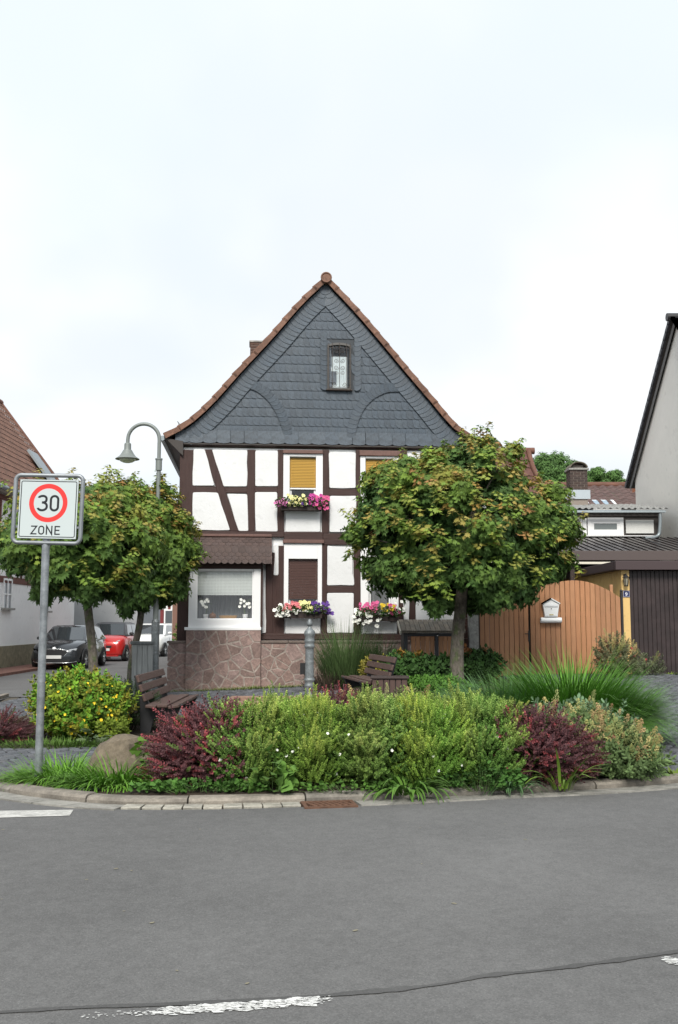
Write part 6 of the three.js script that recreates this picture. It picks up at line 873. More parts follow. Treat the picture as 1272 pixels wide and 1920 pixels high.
  for (const s of [-1, 1]) { const mm = mesh('mirror', plain(new THREE.SphereGeometry(0.1, 12, 8).scale(1.0, 0.62, 0.6)), o.mirrorPaint || paint, t); mm.position.set(s * (wb + 0.14), yb + 0.08, zf - 0.32); mesh('door_seam', box(s * (W / 2) - 0.004, s * (W / 2) + 0.003, 0.42, yb - 0.06, zf - 0.62, zf - 0.61), M.black, t); mesh('handle', rbox(s * (W / 2 - 0.01) - 0.012, s * (W / 2 - 0.01) + 0.018, yb - 0.17, yb - 0.14, zf - 1.35, zf - 1.17, 0.008), o.handle || paint, t); }
  return t;
}
const lens = mat([0.62, 0.65, 0.68], 0.08, { physical: true, clearcoat: 1, metalness: 0.4 });
const plateM = mat([0.7, 0.7, 0.68], 0.5);
function head(t, pts, z, sx) { mesh('headlight', plain(poly(pts.map(([x, y]) => [x * sx, y]), 0.05, 0.01)).translate(0, 0, z), lens, t); }
car({ label: 'dark grey parked hatchback with a chrome edged grille facing the square', pos: [-9.42, 0.005, -34.95], turn: -0.01, L: 4.0, W: 1.73, H: 1.46, paint: [0.022, 0.026, 0.031], metal: 0.35, wheelR: 0.31, axles: [1.22, -1.25], handle: M.chrome,
  stations: [[-1.98, 0.70, 0.42, 0.86, 0.95], [-1.85, 0.80, 0.25, 0.9, 0.98], [-1.2, 0.855, 0.2, 0.93, 0.96], [0, 0.862, 0.19, 0.92, 0.95], [0.75, 0.862, 0.19, 0.91, 0.96], [1.1, 0.855, 0.2, 0.88, 0.955], [1.55, 0.82, 0.2, 0.80, 0.885], [1.8, 0.76, 0.2, 0.71, 0.79], [1.93, 0.68, 0.22, 0.63, 0.69], [1.99, 0.56, 0.26, 0.56, 0.6]],
  cabin: [0.92, 0.15, -1.45, -1.93, 0.78, 0.60, 0.94, 1.46],
  front(t, z) { mesh('grille', metric(poly([[-0.36, 0.47], [0.36, 0.47], [0.44, 0.60], [0.3, 0.655], [-0.3, 0.655], [-0.44, 0.60]], 0.04, 0.006).translate(0, 0, z - 0.025)), M.black, t); mesh('chrome_trim', tube([[-0.36, 0.465, z + 0.012], [-0.45, 0.6, z - 0.02], [-0.3, 0.665, z + 0.0], [0.3, 0.665, z + 0.0], [0.45, 0.6, z - 0.02], [0.36, 0.465, z + 0.012]], 0.011, 30, 6), M.chrome, t); for (const s of [-1, 1]) { const g = poly([[0, 0], [0.27, 0.05], [0.30, 0.115], [0.06, 0.085], [0.0, 0.05]], 0.05, 0.01); if (s < 0) g.scale(-1, 1, 1); g.rotateY(s * 0.55).translate(s * 0.46, 0.585, z - 0.03); mesh('headlight', plain(g), lens, t); mesh('fog_lamp', rbox(-0.09, 0.09, -0.03, 0.03, -0.03, 0.02, 0.01).rotateY(s * 0.5).translate(s * 0.60, 0.315, z - 0.1), lens, t); } mesh('lower_intake', metric(poly([[-0.5, 0.25], [0.5, 0.25], [0.55, 0.33], [-0.55, 0.33]], 0.05, 0.008).translate(0, 0, z - 0.045)), M.black, t); mesh('bumper_trim', tube([[-0.72, 0.27, z - 0.16], [-0.5, 0.235, z + 0.0], [0, 0.23, z + 0.02], [0.5, 0.235, z + 0.0], [0.72, 0.27, z - 0.16]], 0.012, 24, 6), M.chrome, t); mesh('number_plate', rbox(-0.26, 0.26, 0.365, 0.475, z + 0.005, z + 0.022, 0.004), plateM, t); mesh('emblem', new THREE.CylinderGeometry(0.055, 0.055, 0.02, 20).rotateX(Math.PI / 2 - 0.5).translate(0, 0.70, z - 0.03), M.chrome, t); mesh('bonnet_crease', join([tube([[-0.2, 0.715, z - 0.07], [-0.38, 0.90, z - 0.5], [-0.52, 0.972, 0.95]], 0.006, 14, 5), tube([[0.2, 0.715, z - 0.07], [0.38, 0.90, z - 0.5], [0.52, 0.972, 0.95]], 0.006, 14, 5)]), M.black, t); } });
car({ label: 'small red and black parked city car with a short nose', pos: [-9.35, 0.005, -41.2], turn: -0.06, L: 2.7, W: 1.66, H: 1.56, paint: [0.50, 0.018, 0.016], roofPaint: [0.03, 0.03, 0.034], wheelR: 0.30, axles: [0.87, -0.98], mirrorPaint: M.black,
  stations: [[-1.34, 0.68, 0.4, 0.9, 1.0], [-1.25, 0.78, 0.25, 0.95, 1.02], [-0.5, 0.83, 0.2, 0.98, 1.02], [0.3, 0.83, 0.2, 0.98, 1.03], [0.75, 0.82, 0.2, 0.95, 1.04], [1.05, 0.79, 0.21, 0.88, 0.97], [1.24, 0.72, 0.22, 0.8, 0.86], [1.33, 0.62, 0.26, 0.7, 0.75], [1.36, 0.5, 0.3, 0.6, 0.64]],
  cabin: [0.78, 0.35, -1.0, -1.28, 0.75, 0.60, 1.02, 1.56],
  front(t, z) { mesh('grille', metric(poly([[-0.32, 0.53], [0.32, 0.53], [0.34, 0.63], [-0.34, 0.63]], 0.04, 0.008).translate(0, 0, z - 0.03)), M.black, t); mesh('lower_intake', metric(poly([[-0.5, 0.3], [0.5, 0.3], [0.54, 0.4], [-0.54, 0.4]], 0.06, 0.008).translate(0, 0, z - 0.07)), M.black, t); mesh('emblem', new THREE.CylinderGeometry(0.06, 0.06, 0.02, 18).rotateX(Math.PI / 2).translate(0, 0.58, z + 0.014), M.chrome, t); for (const s of [-1, 1]) { const g = poly([[0, 0], [0.22, 0.02], [0.27, 0.14], [0.2, 0.21], [0.05, 0.16]], 0.05, 0.012); if (s < 0) g.scale(-1, 1, 1); mesh('headlight', plain(g.rotateY(s * 0.55).translate(s * 0.43, 0.64, z - 0.05)), lens, t); mesh('day_lamp', rbox(-0.1, 0.1, -0.02, 0.02, -0.03, 0.02, 0.008).rotateY(s * 0.4).translate(s * 0.52, 0.36, z - 0.09), lens, t); } mesh('number_plate', rbox(-0.26, 0.26, 0.42, 0.52, z + 0.0, z + 0.018, 0.004), plateM, t); mesh('splitter', rbox(-0.6, 0.6, 0.2, 0.24, z - 0.12, z - 0.02, 0.01), mat([0.5, 0.02, 0.02], 0.3), t); } });
car({ label: 'white parked car farthest up the side street behind the grey cabinet', pos: [-8.62, 0.005, -46.6], turn: -0.10, L: 3.6, W: 1.65, H: 1.5, paint: [0.80, 0.80, 0.78], metal: 0, wheelR: 0.29, axles: [1.15, -1.15],
  stations: [[-1.78, 0.68, 0.4, 0.9, 1.0], [-1.65, 0.77, 0.25, 0.93, 1.0], [-0.9, 0.82, 0.2, 0.95, 1.0], [0.4, 0.825, 0.19, 0.95, 1.0], [1.0, 0.81, 0.2, 0.93, 1.02], [1.4, 0.77, 0.2, 0.86, 0.95], [1.65, 0.7, 0.22, 0.74, 0.82], [1.77, 0.58, 0.26, 0.62, 0.67]],
  cabin: [1.0, 0.42, -1.3, -1.72, 0.75, 0.60, 0.98, 1.5],
  front(t, z) { mesh('grille', metric(poly([[-0.5, 0.28], [0.5, 0.28], [0.45, 0.42], [-0.45, 0.42]], 0.05, 0.008).translate(0, 0, z - 0.05)), M.black, t); for (const s of [-1, 1]) mesh('headlight', plain(new THREE.SphereGeometry(0.1, 14, 8).scale(1, 1, 0.4)).translate(s * 0.5, 0.66, z - 0.06), lens, t); mesh('number_plate', rbox(-0.26, 0.26, 0.44, 0.54, z + 0.0, z + 0.018, 0.004), plateM, t); mesh('emblem', new THREE.CylinderGeometry(0.04, 0.04, 0.02, 16).rotateX(Math.PI / 2 - 0.4).translate(0, 0.66, z - 0.005), M.chrome, t); } });

// ---------------------------------------------------------------- vegetation
// a five-lobed maple leaf, base at the origin, pointing along +y, slightly folded and drooping
const mapleLeaf = (() => { const half = [[0.04, 0.0], [0.32, -0.06], [0.25, 0.14], [0.56, 0.24], [0.36, 0.40], [0.44, 0.68], [0.18, 0.58], [0, 1]]; return (L, droop, fold) => { const R = half.map(([x, y]) => [x * L, y * L]), all = [[0, 0], ...R, ...R.slice(0, -1).reverse().map(([x, y]) => [-x, y])], c = [0, 0.34 * L]; const z = ([x, y]) => -droop * (y / L) * (y / L) * L + fold * Math.abs(x) - droop * 0.6 * Math.abs(x) * (y / L), t = []; for (let i = 0; i < all.length; i++) { const a = all[i], b = all[(i + 1) % all.length]; for (const p of [c, b, a]) t.push([p[0], p[1], z(p)]); } const g = new THREE.BufferGeometry(); g.setAttribute('position', new THREE.Float32BufferAttribute(t.flat(), 3)); g.computeVertexNormals(); return plain(g); }; })();
function rosette(seed, n, L) {                 // leaves hanging round a shoot tip that points along +y
  const r = rng(seed), list = [bar([0, -0.12, 0], [0, 0.035, 0], 0.004, 0.003, 4)];
  for (let k = 0; k < n; k++) { const a = k * 2.4 + r() * 0.6, len = L * (0.6 + 0.5 * r()), pet = 0.035 + 0.06 * r(), up = 0.03 - 0.12 * k / n, g = mapleLeaf(len, 0.3 + 0.45 * r(), 0.15 + 0.4 * r()); g.rotateX(-0.1 - r() * 0.3); g.rotateZ((r() - 0.5) * 0.6); g.rotateX(Math.PI / 2 + 0.75 + 0.75 * r()); g.translate(0, up, pet); g.rotateY(a); list.push(g, bar([0, up, 0], [0, up, pet + 0.01], 0.0022, 0.0015, 3).rotateY(a)); }
  return join(list);
}
const ROS = Array.from({ length: 7 }, (_, i) => rosette(200 + i, 8, 0.112)), ROS_TIP = Array.from({ length: 5 }, (_, i) => rosette(240 + i, 8, 0.108));
const leafKinds = (cols, trans = 0.25) => cols.map((c) => mat(c, 0.62, { physical: true, side: THREE.DoubleSide, transmission: trans, thickness: 0, specularIntensity: 0.6 }));
const TIPS_GREEN = leafKinds([[0.17, 0.27, 0.035], [0.23, 0.32, 0.045], [0.14, 0.24, 0.035], [0.27, 0.32, 0.05]]), TIPS_OLIVE = leafKinds([[0.30, 0.28, 0.05], [0.27, 0.29, 0.055], [0.32, 0.27, 0.06]]), TIPS_RUST = leafKinds([[0.38, 0.24, 0.055], [0.36, 0.26, 0.055], [0.36, 0.19, 0.06], [0.37, 0.28, 0.06]]);
function insideLobes(p, lobes, skip, k = 1) { return lobes.some((l, j) => j !== skip && ((p.x - l[0]) / l[3]) ** 2 + ((p.y - l[1]) / l[4]) ** 2 + ((p.z - l[2]) / l[5]) ** 2 < k); }
function unit(r) { const z = r() * 2 - 1, a = r() * 6.2832, q = Math.sqrt(1 - z * z); return V(q * Math.cos(a), z, q * Math.sin(a)); }
// lobes: [px, py, half width px, half height px, depth offset, depth half size m] surveyed at the tree's depth; in metres round the trunk foot afterwards
function maple(label, base, y0, trunkR, lean, fork, lobesPx, count, tips, young, seed, group, shoots = []) {
  const z = base.z, D = -z, t = thing('maple_tree', label, 'tree', [base.x, y0 - 0.08, z], 0, group), r = rng(seed);
  const lobes = lobesPx.map(([px, py, rx, ry, dz, rz]) => { const p = at(px, py, D); return [p.x - base.x, p.y - y0, dz, rx / FOCAL * D, ry / FOCAL * D, rz]; });
  const mid = lobes[0], top = V(mid[0] * 0.8 + lean, fork, 0);
  const trunkPts = [V(0, 0, 0), V(lean * 0.35 + 0.01, fork * 0.45, 0.01), top, V(mid[0], mid[1] + mid[4] * 0.5, 0)];
  mesh('trunk', metric(taper(trunkPts, [trunkR * 1.25, trunkR, trunkR * 0.92, trunkR * 0.25], 14, 7)), M.bark, t);
  for (const l of lobes) for (let k = 0; k < 5; k++) { const d = unit(r), e = V(l[0] + d.x * l[3] * 0.8, l[1] + d.y * l[4] * 0.75, l[2] + d.z * l[5] * 0.8), s = top.clone().lerp(trunkPts[3], r() * 0.5), m = s.clone().lerp(e, 0.5).add(V(0, 0.1, 0)); mesh('limb', metric(taper([s, m, e], [trunkR * 0.35, trunkR * 0.2, 0.012], 6, 4)), M.bark, t); }
  const items = ROS.map(() => []), yTop = Math.max(...lobes.map((l) => l[1] + l[4])), yBot = Math.min(...lobes.map((l) => l[1] - l[4])), vol = lobes.map((l) => l[3] * l[4] + l[4] * l[5]), vs = vol.reduce((a, b) => a + b);
  const pick = () => { let k = r() * vs, i = 0; while (i < lobes.length - 1 && (k -= vol[i]) > 0) i++; return i; };
  const hole = (p) => Math.sin(p.x * 4.1 + 1.3 * seed) + Math.sin(p.y * 4.7 + seed) + Math.sin(p.z * 4.3 + 2 * seed);   // uneven outline with hollows
  // boughs: clumps of leaves spread over and through the crown, each clump shading the ones below
  const clumps = [];
  for (let n = 0, guard = 0; n < count / 22 && guard < 9000; guard++) {
    const i = pick(), l = lobes[i], d = unit(r), q = (r() < 0.75 ? 0.78 + 0.26 * r() : 0.35 + 0.4 * r()) * (1 + 0.085 * hole(V(d.x * 2.2, d.y * 2.2, d.z * 2.2))), p = V(l[0] + d.x * l[3] * q, l[1] + d.y * l[4] * q, l[2] + d.z * l[5] * q);
    if (insideLobes(p, lobes, i, 0.5)) continue; clumps.push({ p, d, q, s: 0.15 + 0.16 * r(), tint: r() }); n++;
  }
  for (const k of clumps) for (let j = 0; j < 22; j++) {
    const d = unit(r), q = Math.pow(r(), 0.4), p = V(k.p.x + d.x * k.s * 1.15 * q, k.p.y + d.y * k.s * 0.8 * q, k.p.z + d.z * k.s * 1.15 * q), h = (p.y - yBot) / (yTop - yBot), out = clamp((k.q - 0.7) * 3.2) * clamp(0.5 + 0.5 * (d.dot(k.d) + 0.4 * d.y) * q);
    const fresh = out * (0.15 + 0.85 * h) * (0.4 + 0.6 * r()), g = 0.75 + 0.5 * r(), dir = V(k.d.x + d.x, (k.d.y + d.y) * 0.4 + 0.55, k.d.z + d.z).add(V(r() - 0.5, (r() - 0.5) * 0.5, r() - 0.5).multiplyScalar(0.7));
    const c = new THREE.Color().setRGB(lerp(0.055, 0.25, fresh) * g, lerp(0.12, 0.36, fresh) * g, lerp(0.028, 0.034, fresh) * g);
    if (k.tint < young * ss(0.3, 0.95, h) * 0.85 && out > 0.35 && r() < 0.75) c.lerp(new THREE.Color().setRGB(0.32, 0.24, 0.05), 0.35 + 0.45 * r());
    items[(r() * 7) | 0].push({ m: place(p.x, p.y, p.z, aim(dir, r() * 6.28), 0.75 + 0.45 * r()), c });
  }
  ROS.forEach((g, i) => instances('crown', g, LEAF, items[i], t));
  // bright shoots of young leaves at the outside of the crown, each one a part
  for (let n = 0, guard = 0; n < tips && guard < tips * 30; guard++) {
    const i = pick(), l = lobes[i], d = unit(r); if (d.z < -0.25 || d.y < -0.55) continue; const bump = 1 + 0.05 * hole(V(d.x * 2.2, d.y * 2.2, d.z * 2.2)), q = bump * (0.99 + 0.07 * r()), p = V(l[0] + d.x * l[3] * q, l[1] + d.y * l[4] * q, l[2] + d.z * l[5] * q); if (insideLobes(p, lobes, i, 0.95)) continue;
    const h = (p.y - yBot) / (yTop - yBot), k = r(), kind = k < young * ss(0.3, 0.9, h) ? TIPS_RUST : k < 0.25 + 0.5 * h * young ? TIPS_OLIVE : TIPS_GREEN, m = mesh('leaf_cluster', ROS_TIP[(r() * 5) | 0], kind[(r() * kind.length) | 0], t);
    m.position.copy(p); m.quaternion.copy(aim(V(d.x * 0.45 + (r() - 0.5) * 0.4, 1, d.z * 0.45 + (r() - 0.5) * 0.4), r() * 6.28)); m.scale.setScalar(0.72 + 0.35 * r()); n++;
  }
  for (let n = 0, guard = 0; n < 44 && guard < 1200; guard++) {      // stray shoots that break the outline
    const i = pick(), l = lobes[i], d = unit(r); if (d.y < -0.25 || d.z < -0.6) continue; const A = V(l[0] + d.x * l[3] * 0.95, l[1] + d.y * l[4] * 0.95, l[2] + d.z * l[5] * 0.95); if (insideLobes(A, lobes, i, 1.0)) continue;
    const len = (0.24 + 0.3 * r()) * (d.y > 0.4 ? 0.8 : 1), Bq = A.clone().add(V(d.x * len * 0.8, len * (0.55 + 0.4 * d.y), d.z * len * 0.8)); mesh('shoot', bar(A, Bq, 0.007, 0.003, 5), M.twig, t); n++;
    for (let k = 0; k < 4; k++) { const kind = r() < young * 0.6 * ss(0.3, 0.9, (A.y - yBot) / (yTop - yBot)) ? TIPS_RUST : r() < 0.4 ? TIPS_OLIVE : TIPS_GREEN, m = mesh('leaf_cluster', ROS_TIP[(r() * 5) | 0], kind[(r() * kind.length) | 0], t); m.position.copy(A).lerp(Bq, 0.1 + 0.3 * k); m.quaternion.copy(aim(V(d.x * 0.4 + (r() - 0.5) * 0.5, 1, d.z * 0.4 + (r() - 0.5) * 0.5), r() * 6.28)); m.scale.setScalar(1.05 - 0.13 * k); }
  }
  for (const [px, py0, py1, dz] of shoots) { const a = at(px, py0, D), b = at(px + (r() - 0.5) * 8, py1, D), A = V(a.x - base.x, a.y - y0, dz), Bq = V(b.x - base.x, b.y - y0, dz), len = A.distanceTo(Bq), n = Math.max(2, Math.round(len / 0.10)); mesh('shoot', bar(A, Bq, 0.008, 0.004, 5), M.twig, t); for (let k = 0; k <= n; k++) { const kind = r() < young * 0.5 ? TIPS_RUST : r() < 0.45 ? TIPS_OLIVE : TIPS_GREEN, m = mesh('leaf_cluster', ROS_TIP[(r() * 5) | 0], kind[(r() * kind.length) | 0], t), p = A.clone().lerp(Bq, k / n); m.position.copy(p); m.quaternion.copy(aim(V((r() - 0.5) * 0.5, 1, (r() - 0.5) * 0.5), r() * 6.28)); m.scale.setScalar(lerp(1.0, 0.62, k / n)); } }
}
{
  const d = 19.2, b = at(857, 1300, d); maple('big round maple with rust-tinted young leaves in front of the house and gate', V(b.x, 0, -d), rise(b.x, -d), 0.118, 0.02, 2.1,
    [[866, 985, 172, 144, 0, 1.7], [890, 890, 92, 78, 0, 1.0], [735, 965, 72, 104, 0.1, 0.9], [762, 902, 68, 48, 0.05, 0.85], [1008, 992, 62, 96, 0.05, 0.8], [940, 918, 52, 60, -0.2, 0.7], [850, 1080, 116, 54, 0.1, 1.15], [745, 1056, 50, 44, 0.15, 0.65], [946, 1070, 62, 54, 0.2, 0.75]], 6400, 195, 0.52, 71, null,
    [[865, 830, 797, 0.1], [892, 825, 796, 0], [925, 840, 815, 0.1], [1010, 925, 880, 0.1], [752, 868, 836, 0.2], [792, 862, 838, 0.2], [720, 905, 868, 0.3], [660, 985, 965, 0.3], [655, 1032, 1024, 0.3], [1078, 988, 975, 0.2], [1082, 1065, 1055, 0.2], [700, 900, 885, 0.3]]);
  const d1 = 17.0, b1 = onGround(170, 1265, 0.06), B1 = at(170, 1240, d1); maple('round maple whose trunk rises straight behind the yellow shrub and sign post', V(B1.x, 0, -d1), 0.05, 0.075, 0.12, 1.9,
    [[150, 1012, 126, 88, 0, 1.25], [66, 1018, 66, 50, 0.1, 0.75], [185, 946, 66, 40, 0, 0.8], [108, 946, 60, 36, 0, 0.75], [225, 1022, 60, 70, 0.1, 0.75], [178, 1072, 84, 36, 0.1, 0.9]], 4400, 120, 0.25, 72, null,
    [[188, 925, 893, 0.1], [160, 925, 905, 0.1], [20, 985, 965, 0.2], [78, 895, 874, 0.2], [215, 935, 905, 0.1]]);
  const d2 = 20.4, B2 = at(246, 1240, d2); maple('round maple with upright leafy shoots beside the street lamp and grey cabinet', V(B2.x, 0, -d2), 0.05, 0.07, 0.03, 1.75,
    [[268, 1018, 88, 98, 0, 1.05], [298, 970, 46, 54, 0, 0.7], [240, 942, 52, 40, 0, 0.75], [318, 1040, 40, 60, 0.1, 0.5], [275, 1085, 58, 44, 0.1, 0.7], [228, 1030, 58, 72, 0, 0.75]], 3800, 110, 0.22, 73, null,
    [[304, 925, 878, 0.2], [268, 915, 892, 0.1], [240, 910, 890, 0.1], [322, 955, 935, 0.2], [368, 1035, 1022, 0.2], [355, 995, 985, 0.2], [310, 900, 884, 0.25]]);
}
for (const [px, py, rx, ry, D, n, lbl] of [[1030, 905, 60, 62, 52, 900, 'dark green tree crown behind the chimney and wing roof'], [1140, 920, 70, 40, 56, 900, 'lighter green tree crown behind the low tiled roof'], [1085, 915, 44, 40, 60, 500, 'green tree top between chimney and tiled ridge, farther off']]) {
  const c = at(px, py, D), t = thing('background_tree', lbl, 'tree', [c.x, -0.05, -D]), r = rng(px), W = rx / FOCAL * D, H = ry / FOCAL * D, items = []; mesh('trunk', metric(taper([V(0, 0, 0), V(0.1, c.y * 0.6, 0), V(0, c.y + H * 0.5, 0)], [0.22, 0.16, 0.04], 8)), M.bark, t);
  const cl = Array.from({ length: 26 }, () => { const d = unit(r); const f = 0.45 + 0.6 * r(); return V(d.x * W * f, c.y + d.y * H * f * 0.95, d.z * W * 0.6); }); for (let k = 0; k < n * 7; k++) { const o = cl[(r() * 26) | 0], d = unit(r), q = Math.min(W, H) * (0.12 + 0.3 * r()); const g = 0.7 + 0.6 * r(); items.push({ m: place(o.x + d.x * q, o.y + d.y * q * 0.8, o.z + d.z * q, aim(V(d.x, d.y + 0.6, d.z), r() * 6), 0.7 + 0.5 * r()), c: new THREE.Color().setRGB(0.10 * g, 0.20 * g, 0.05 * g) }); } instances('crown', ROS[0], LEAF, items, t);
}
// leafy twigs: n small leaves along a short stem that points along +y
function twig(seed, n, len, L, w, spread = 1.1) { const r = rng(seed), list = [bar([0, 0, 0], [0, len, 0], 0.0025, 0.0012, 3)]; for (let k = 0; k < n; k++) { const t = (k + 0.5) / n, g = smallLeaf(L * (0.7 + 0.5 * r()), w * (0.8 + 0.4 * r())); g.rotateX(Math.PI / 2 * (1 - 0.55 * t) * spread * (0.6 + 0.5 * r())); g.rotateY(k * 2.4 + r()); g.translate(0, len * t, 0); list.push(g); } return join(list); }
const CR = (a, k) => new THREE.Color().setRGB(a[0] * k, a[1] * k, a[2] * k);
function shrub(name, label, cat, base, lobes, o) {           // lobes: [x, y, z, rx, ry, rz] round the foot
  const t = thing(name, label, cat, base), r = rng(o.seed), kinds = Array.from({ length: 4 }, (_, i) => twig(o.seed * 10 + i, o.leaves, o.len, o.L, o.w, o.spread)), items = kinds.map(() => []), vol = lobes.map((l) => l[3] * l[4] * l[5]), vs = vol.reduce((a, b) => a + b);
  for (let n = 0, guard = 0; n < o.n && guard < o.n * 5; guard++) {
    let k = r() * vs, i = 0; while (i < lobes.length - 1 && (k -= vol[i]) > 0) i++; const l = lobes[i], d = unit(r), bump = 1 + (o.bump ?? 0.1) * (Math.sin(d.x * 7 + o.seed) + Math.sin(d.y * 8 + i) + Math.sin(d.z * 7)) * 0.5, q = (r() < 0.07 ? 1.05 + 0.2 * r() : r() < 0.7 ? 0.8 + 0.24 * r() : 0.4 + 0.45 * r()) * bump, p = V(l[0] + d.x * l[3] * q, l[1] + d.y * l[4] * q, l[2] + d.z * l[5] * q);
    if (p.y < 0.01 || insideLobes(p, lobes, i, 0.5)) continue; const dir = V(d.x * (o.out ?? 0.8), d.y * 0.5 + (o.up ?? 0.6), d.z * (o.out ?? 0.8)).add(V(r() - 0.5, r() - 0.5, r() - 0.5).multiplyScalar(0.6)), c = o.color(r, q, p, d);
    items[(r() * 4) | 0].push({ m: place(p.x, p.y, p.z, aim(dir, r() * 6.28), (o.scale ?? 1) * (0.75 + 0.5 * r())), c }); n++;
  }
  kinds.forEach((g, i) => instances('foliage', g, o.dull ? LEAFDULL : LEAF, items[i], t));
  for (let k = 0; k < (o.stems ?? 9); k++) { const l = lobes[k % lobes.length], d = unit(r), e = V(l[0] + d.x * l[3] * 0.75, Math.max(0.1, l[1] + Math.abs(d.y) * l[4] * 0.7), l[2] + d.z * l[5] * 0.75), s = V((r() - 0.5) * 0.12 + l[0] * 0.35, -0.03, (r() - 0.5) * 0.12 + l[2] * 0.35); mesh('stem', taper([s, s.clone().lerp(e, 0.5).add(V(0, 0.06, 0)), e], [0.011, 0.008, 0.003], 5, 3), o.stemMat || M.twig, t); }
  if (o.flowers) for (let k = 0; k < o.flowers.n; k++) { const l = lobes[(r() * lobes.length) | 0], d = unit(r); d.y = d.y * 0.6 + 0.25; if (d.z < -0.3) d.z *= -1; d.normalize(); const m = mesh('flower', petunia, o.flowers.mat, t); m.position.set(l[0] + d.x * l[3] * (o.flowers.k ?? 1.14), Math.max(0.05, l[1] + d.y * l[4] * (o.flowers.k ?? 1.14)), l[2] + d.z * l[5] * (o.flowers.k ?? 1.14)); m.quaternion.copy(aim(V(d.x, d.y + 0.5, d.z + 0.3), r() * 6)); m.scale.setScalar(o.flowers.s * (0.8 + 0.4 * r())); }
  return t;
}
const soilY = (x, z) => rise(x, z) + 0.0;
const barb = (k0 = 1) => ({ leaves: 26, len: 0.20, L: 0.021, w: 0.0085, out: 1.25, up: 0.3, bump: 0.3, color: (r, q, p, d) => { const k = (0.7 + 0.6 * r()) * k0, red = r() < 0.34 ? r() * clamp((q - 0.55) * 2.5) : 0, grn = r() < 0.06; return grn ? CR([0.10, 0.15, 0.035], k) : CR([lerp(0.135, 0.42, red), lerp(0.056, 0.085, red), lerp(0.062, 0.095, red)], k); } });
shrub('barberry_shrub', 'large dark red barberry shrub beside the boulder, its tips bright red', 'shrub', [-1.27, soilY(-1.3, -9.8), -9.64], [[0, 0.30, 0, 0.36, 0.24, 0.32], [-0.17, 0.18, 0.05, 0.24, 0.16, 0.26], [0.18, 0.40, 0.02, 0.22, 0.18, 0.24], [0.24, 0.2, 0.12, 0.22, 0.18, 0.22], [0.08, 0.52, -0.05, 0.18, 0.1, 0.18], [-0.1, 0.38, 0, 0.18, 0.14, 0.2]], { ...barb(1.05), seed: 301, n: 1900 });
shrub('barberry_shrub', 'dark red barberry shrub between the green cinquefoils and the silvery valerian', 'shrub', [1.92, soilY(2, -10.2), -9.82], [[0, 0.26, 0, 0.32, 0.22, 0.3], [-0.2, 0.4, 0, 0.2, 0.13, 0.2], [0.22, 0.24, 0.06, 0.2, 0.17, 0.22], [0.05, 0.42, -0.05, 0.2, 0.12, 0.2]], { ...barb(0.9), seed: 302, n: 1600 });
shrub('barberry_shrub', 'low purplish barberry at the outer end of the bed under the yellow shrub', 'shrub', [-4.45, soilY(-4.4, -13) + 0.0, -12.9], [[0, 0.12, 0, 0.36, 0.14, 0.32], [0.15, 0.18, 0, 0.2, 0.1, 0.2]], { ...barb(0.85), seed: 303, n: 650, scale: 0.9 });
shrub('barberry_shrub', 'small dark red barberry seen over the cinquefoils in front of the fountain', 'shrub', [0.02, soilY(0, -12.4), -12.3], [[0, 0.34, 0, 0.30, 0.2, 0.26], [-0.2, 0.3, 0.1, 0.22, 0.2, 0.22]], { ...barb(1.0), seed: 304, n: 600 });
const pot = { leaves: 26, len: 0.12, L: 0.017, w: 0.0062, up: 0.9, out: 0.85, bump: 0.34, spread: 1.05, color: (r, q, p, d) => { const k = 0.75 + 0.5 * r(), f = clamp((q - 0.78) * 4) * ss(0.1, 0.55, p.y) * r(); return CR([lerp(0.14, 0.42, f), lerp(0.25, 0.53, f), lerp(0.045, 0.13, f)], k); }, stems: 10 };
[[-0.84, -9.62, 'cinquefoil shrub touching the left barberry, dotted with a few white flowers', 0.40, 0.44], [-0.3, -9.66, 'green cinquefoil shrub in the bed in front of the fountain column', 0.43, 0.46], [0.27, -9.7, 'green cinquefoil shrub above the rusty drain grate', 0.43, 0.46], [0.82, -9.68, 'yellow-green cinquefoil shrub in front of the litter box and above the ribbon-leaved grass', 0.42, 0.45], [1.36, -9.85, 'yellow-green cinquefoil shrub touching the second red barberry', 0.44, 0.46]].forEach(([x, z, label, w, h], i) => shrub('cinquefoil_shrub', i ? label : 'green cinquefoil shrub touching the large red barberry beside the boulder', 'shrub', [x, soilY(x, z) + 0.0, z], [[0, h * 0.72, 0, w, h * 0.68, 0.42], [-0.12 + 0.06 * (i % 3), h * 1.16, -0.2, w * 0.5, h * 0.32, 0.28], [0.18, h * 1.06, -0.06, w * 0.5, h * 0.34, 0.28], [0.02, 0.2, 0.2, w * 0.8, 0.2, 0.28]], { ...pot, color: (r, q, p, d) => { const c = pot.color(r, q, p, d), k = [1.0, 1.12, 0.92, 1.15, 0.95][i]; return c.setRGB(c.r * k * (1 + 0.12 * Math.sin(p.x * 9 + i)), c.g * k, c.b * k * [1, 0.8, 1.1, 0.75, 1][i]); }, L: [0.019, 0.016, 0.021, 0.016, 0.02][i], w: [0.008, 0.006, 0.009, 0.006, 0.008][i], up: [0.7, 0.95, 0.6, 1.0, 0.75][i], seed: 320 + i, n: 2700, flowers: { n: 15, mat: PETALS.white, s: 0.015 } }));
[[-0.55, -10.5], [0.5, -10.6], [1.2, -10.7]].forEach(([x, z], i) => shrub('cinquefoil_shrub', ['cinquefoil shrub of the back row, nearest the sandstone trough end', 'cinquefoil shrub of the back row below the litter box', 'cinquefoil shrub of the back row in front of the big maple trunk'][i], 'shrub', [x, soilY(x, z), z], [[0, 0.33, 0, 0.42, 0.29, 0.36], [0.1, 0.5, 0, 0.26, 0.13, 0.24]], { ...pot, seed: 330 + i, n: 1700 }));
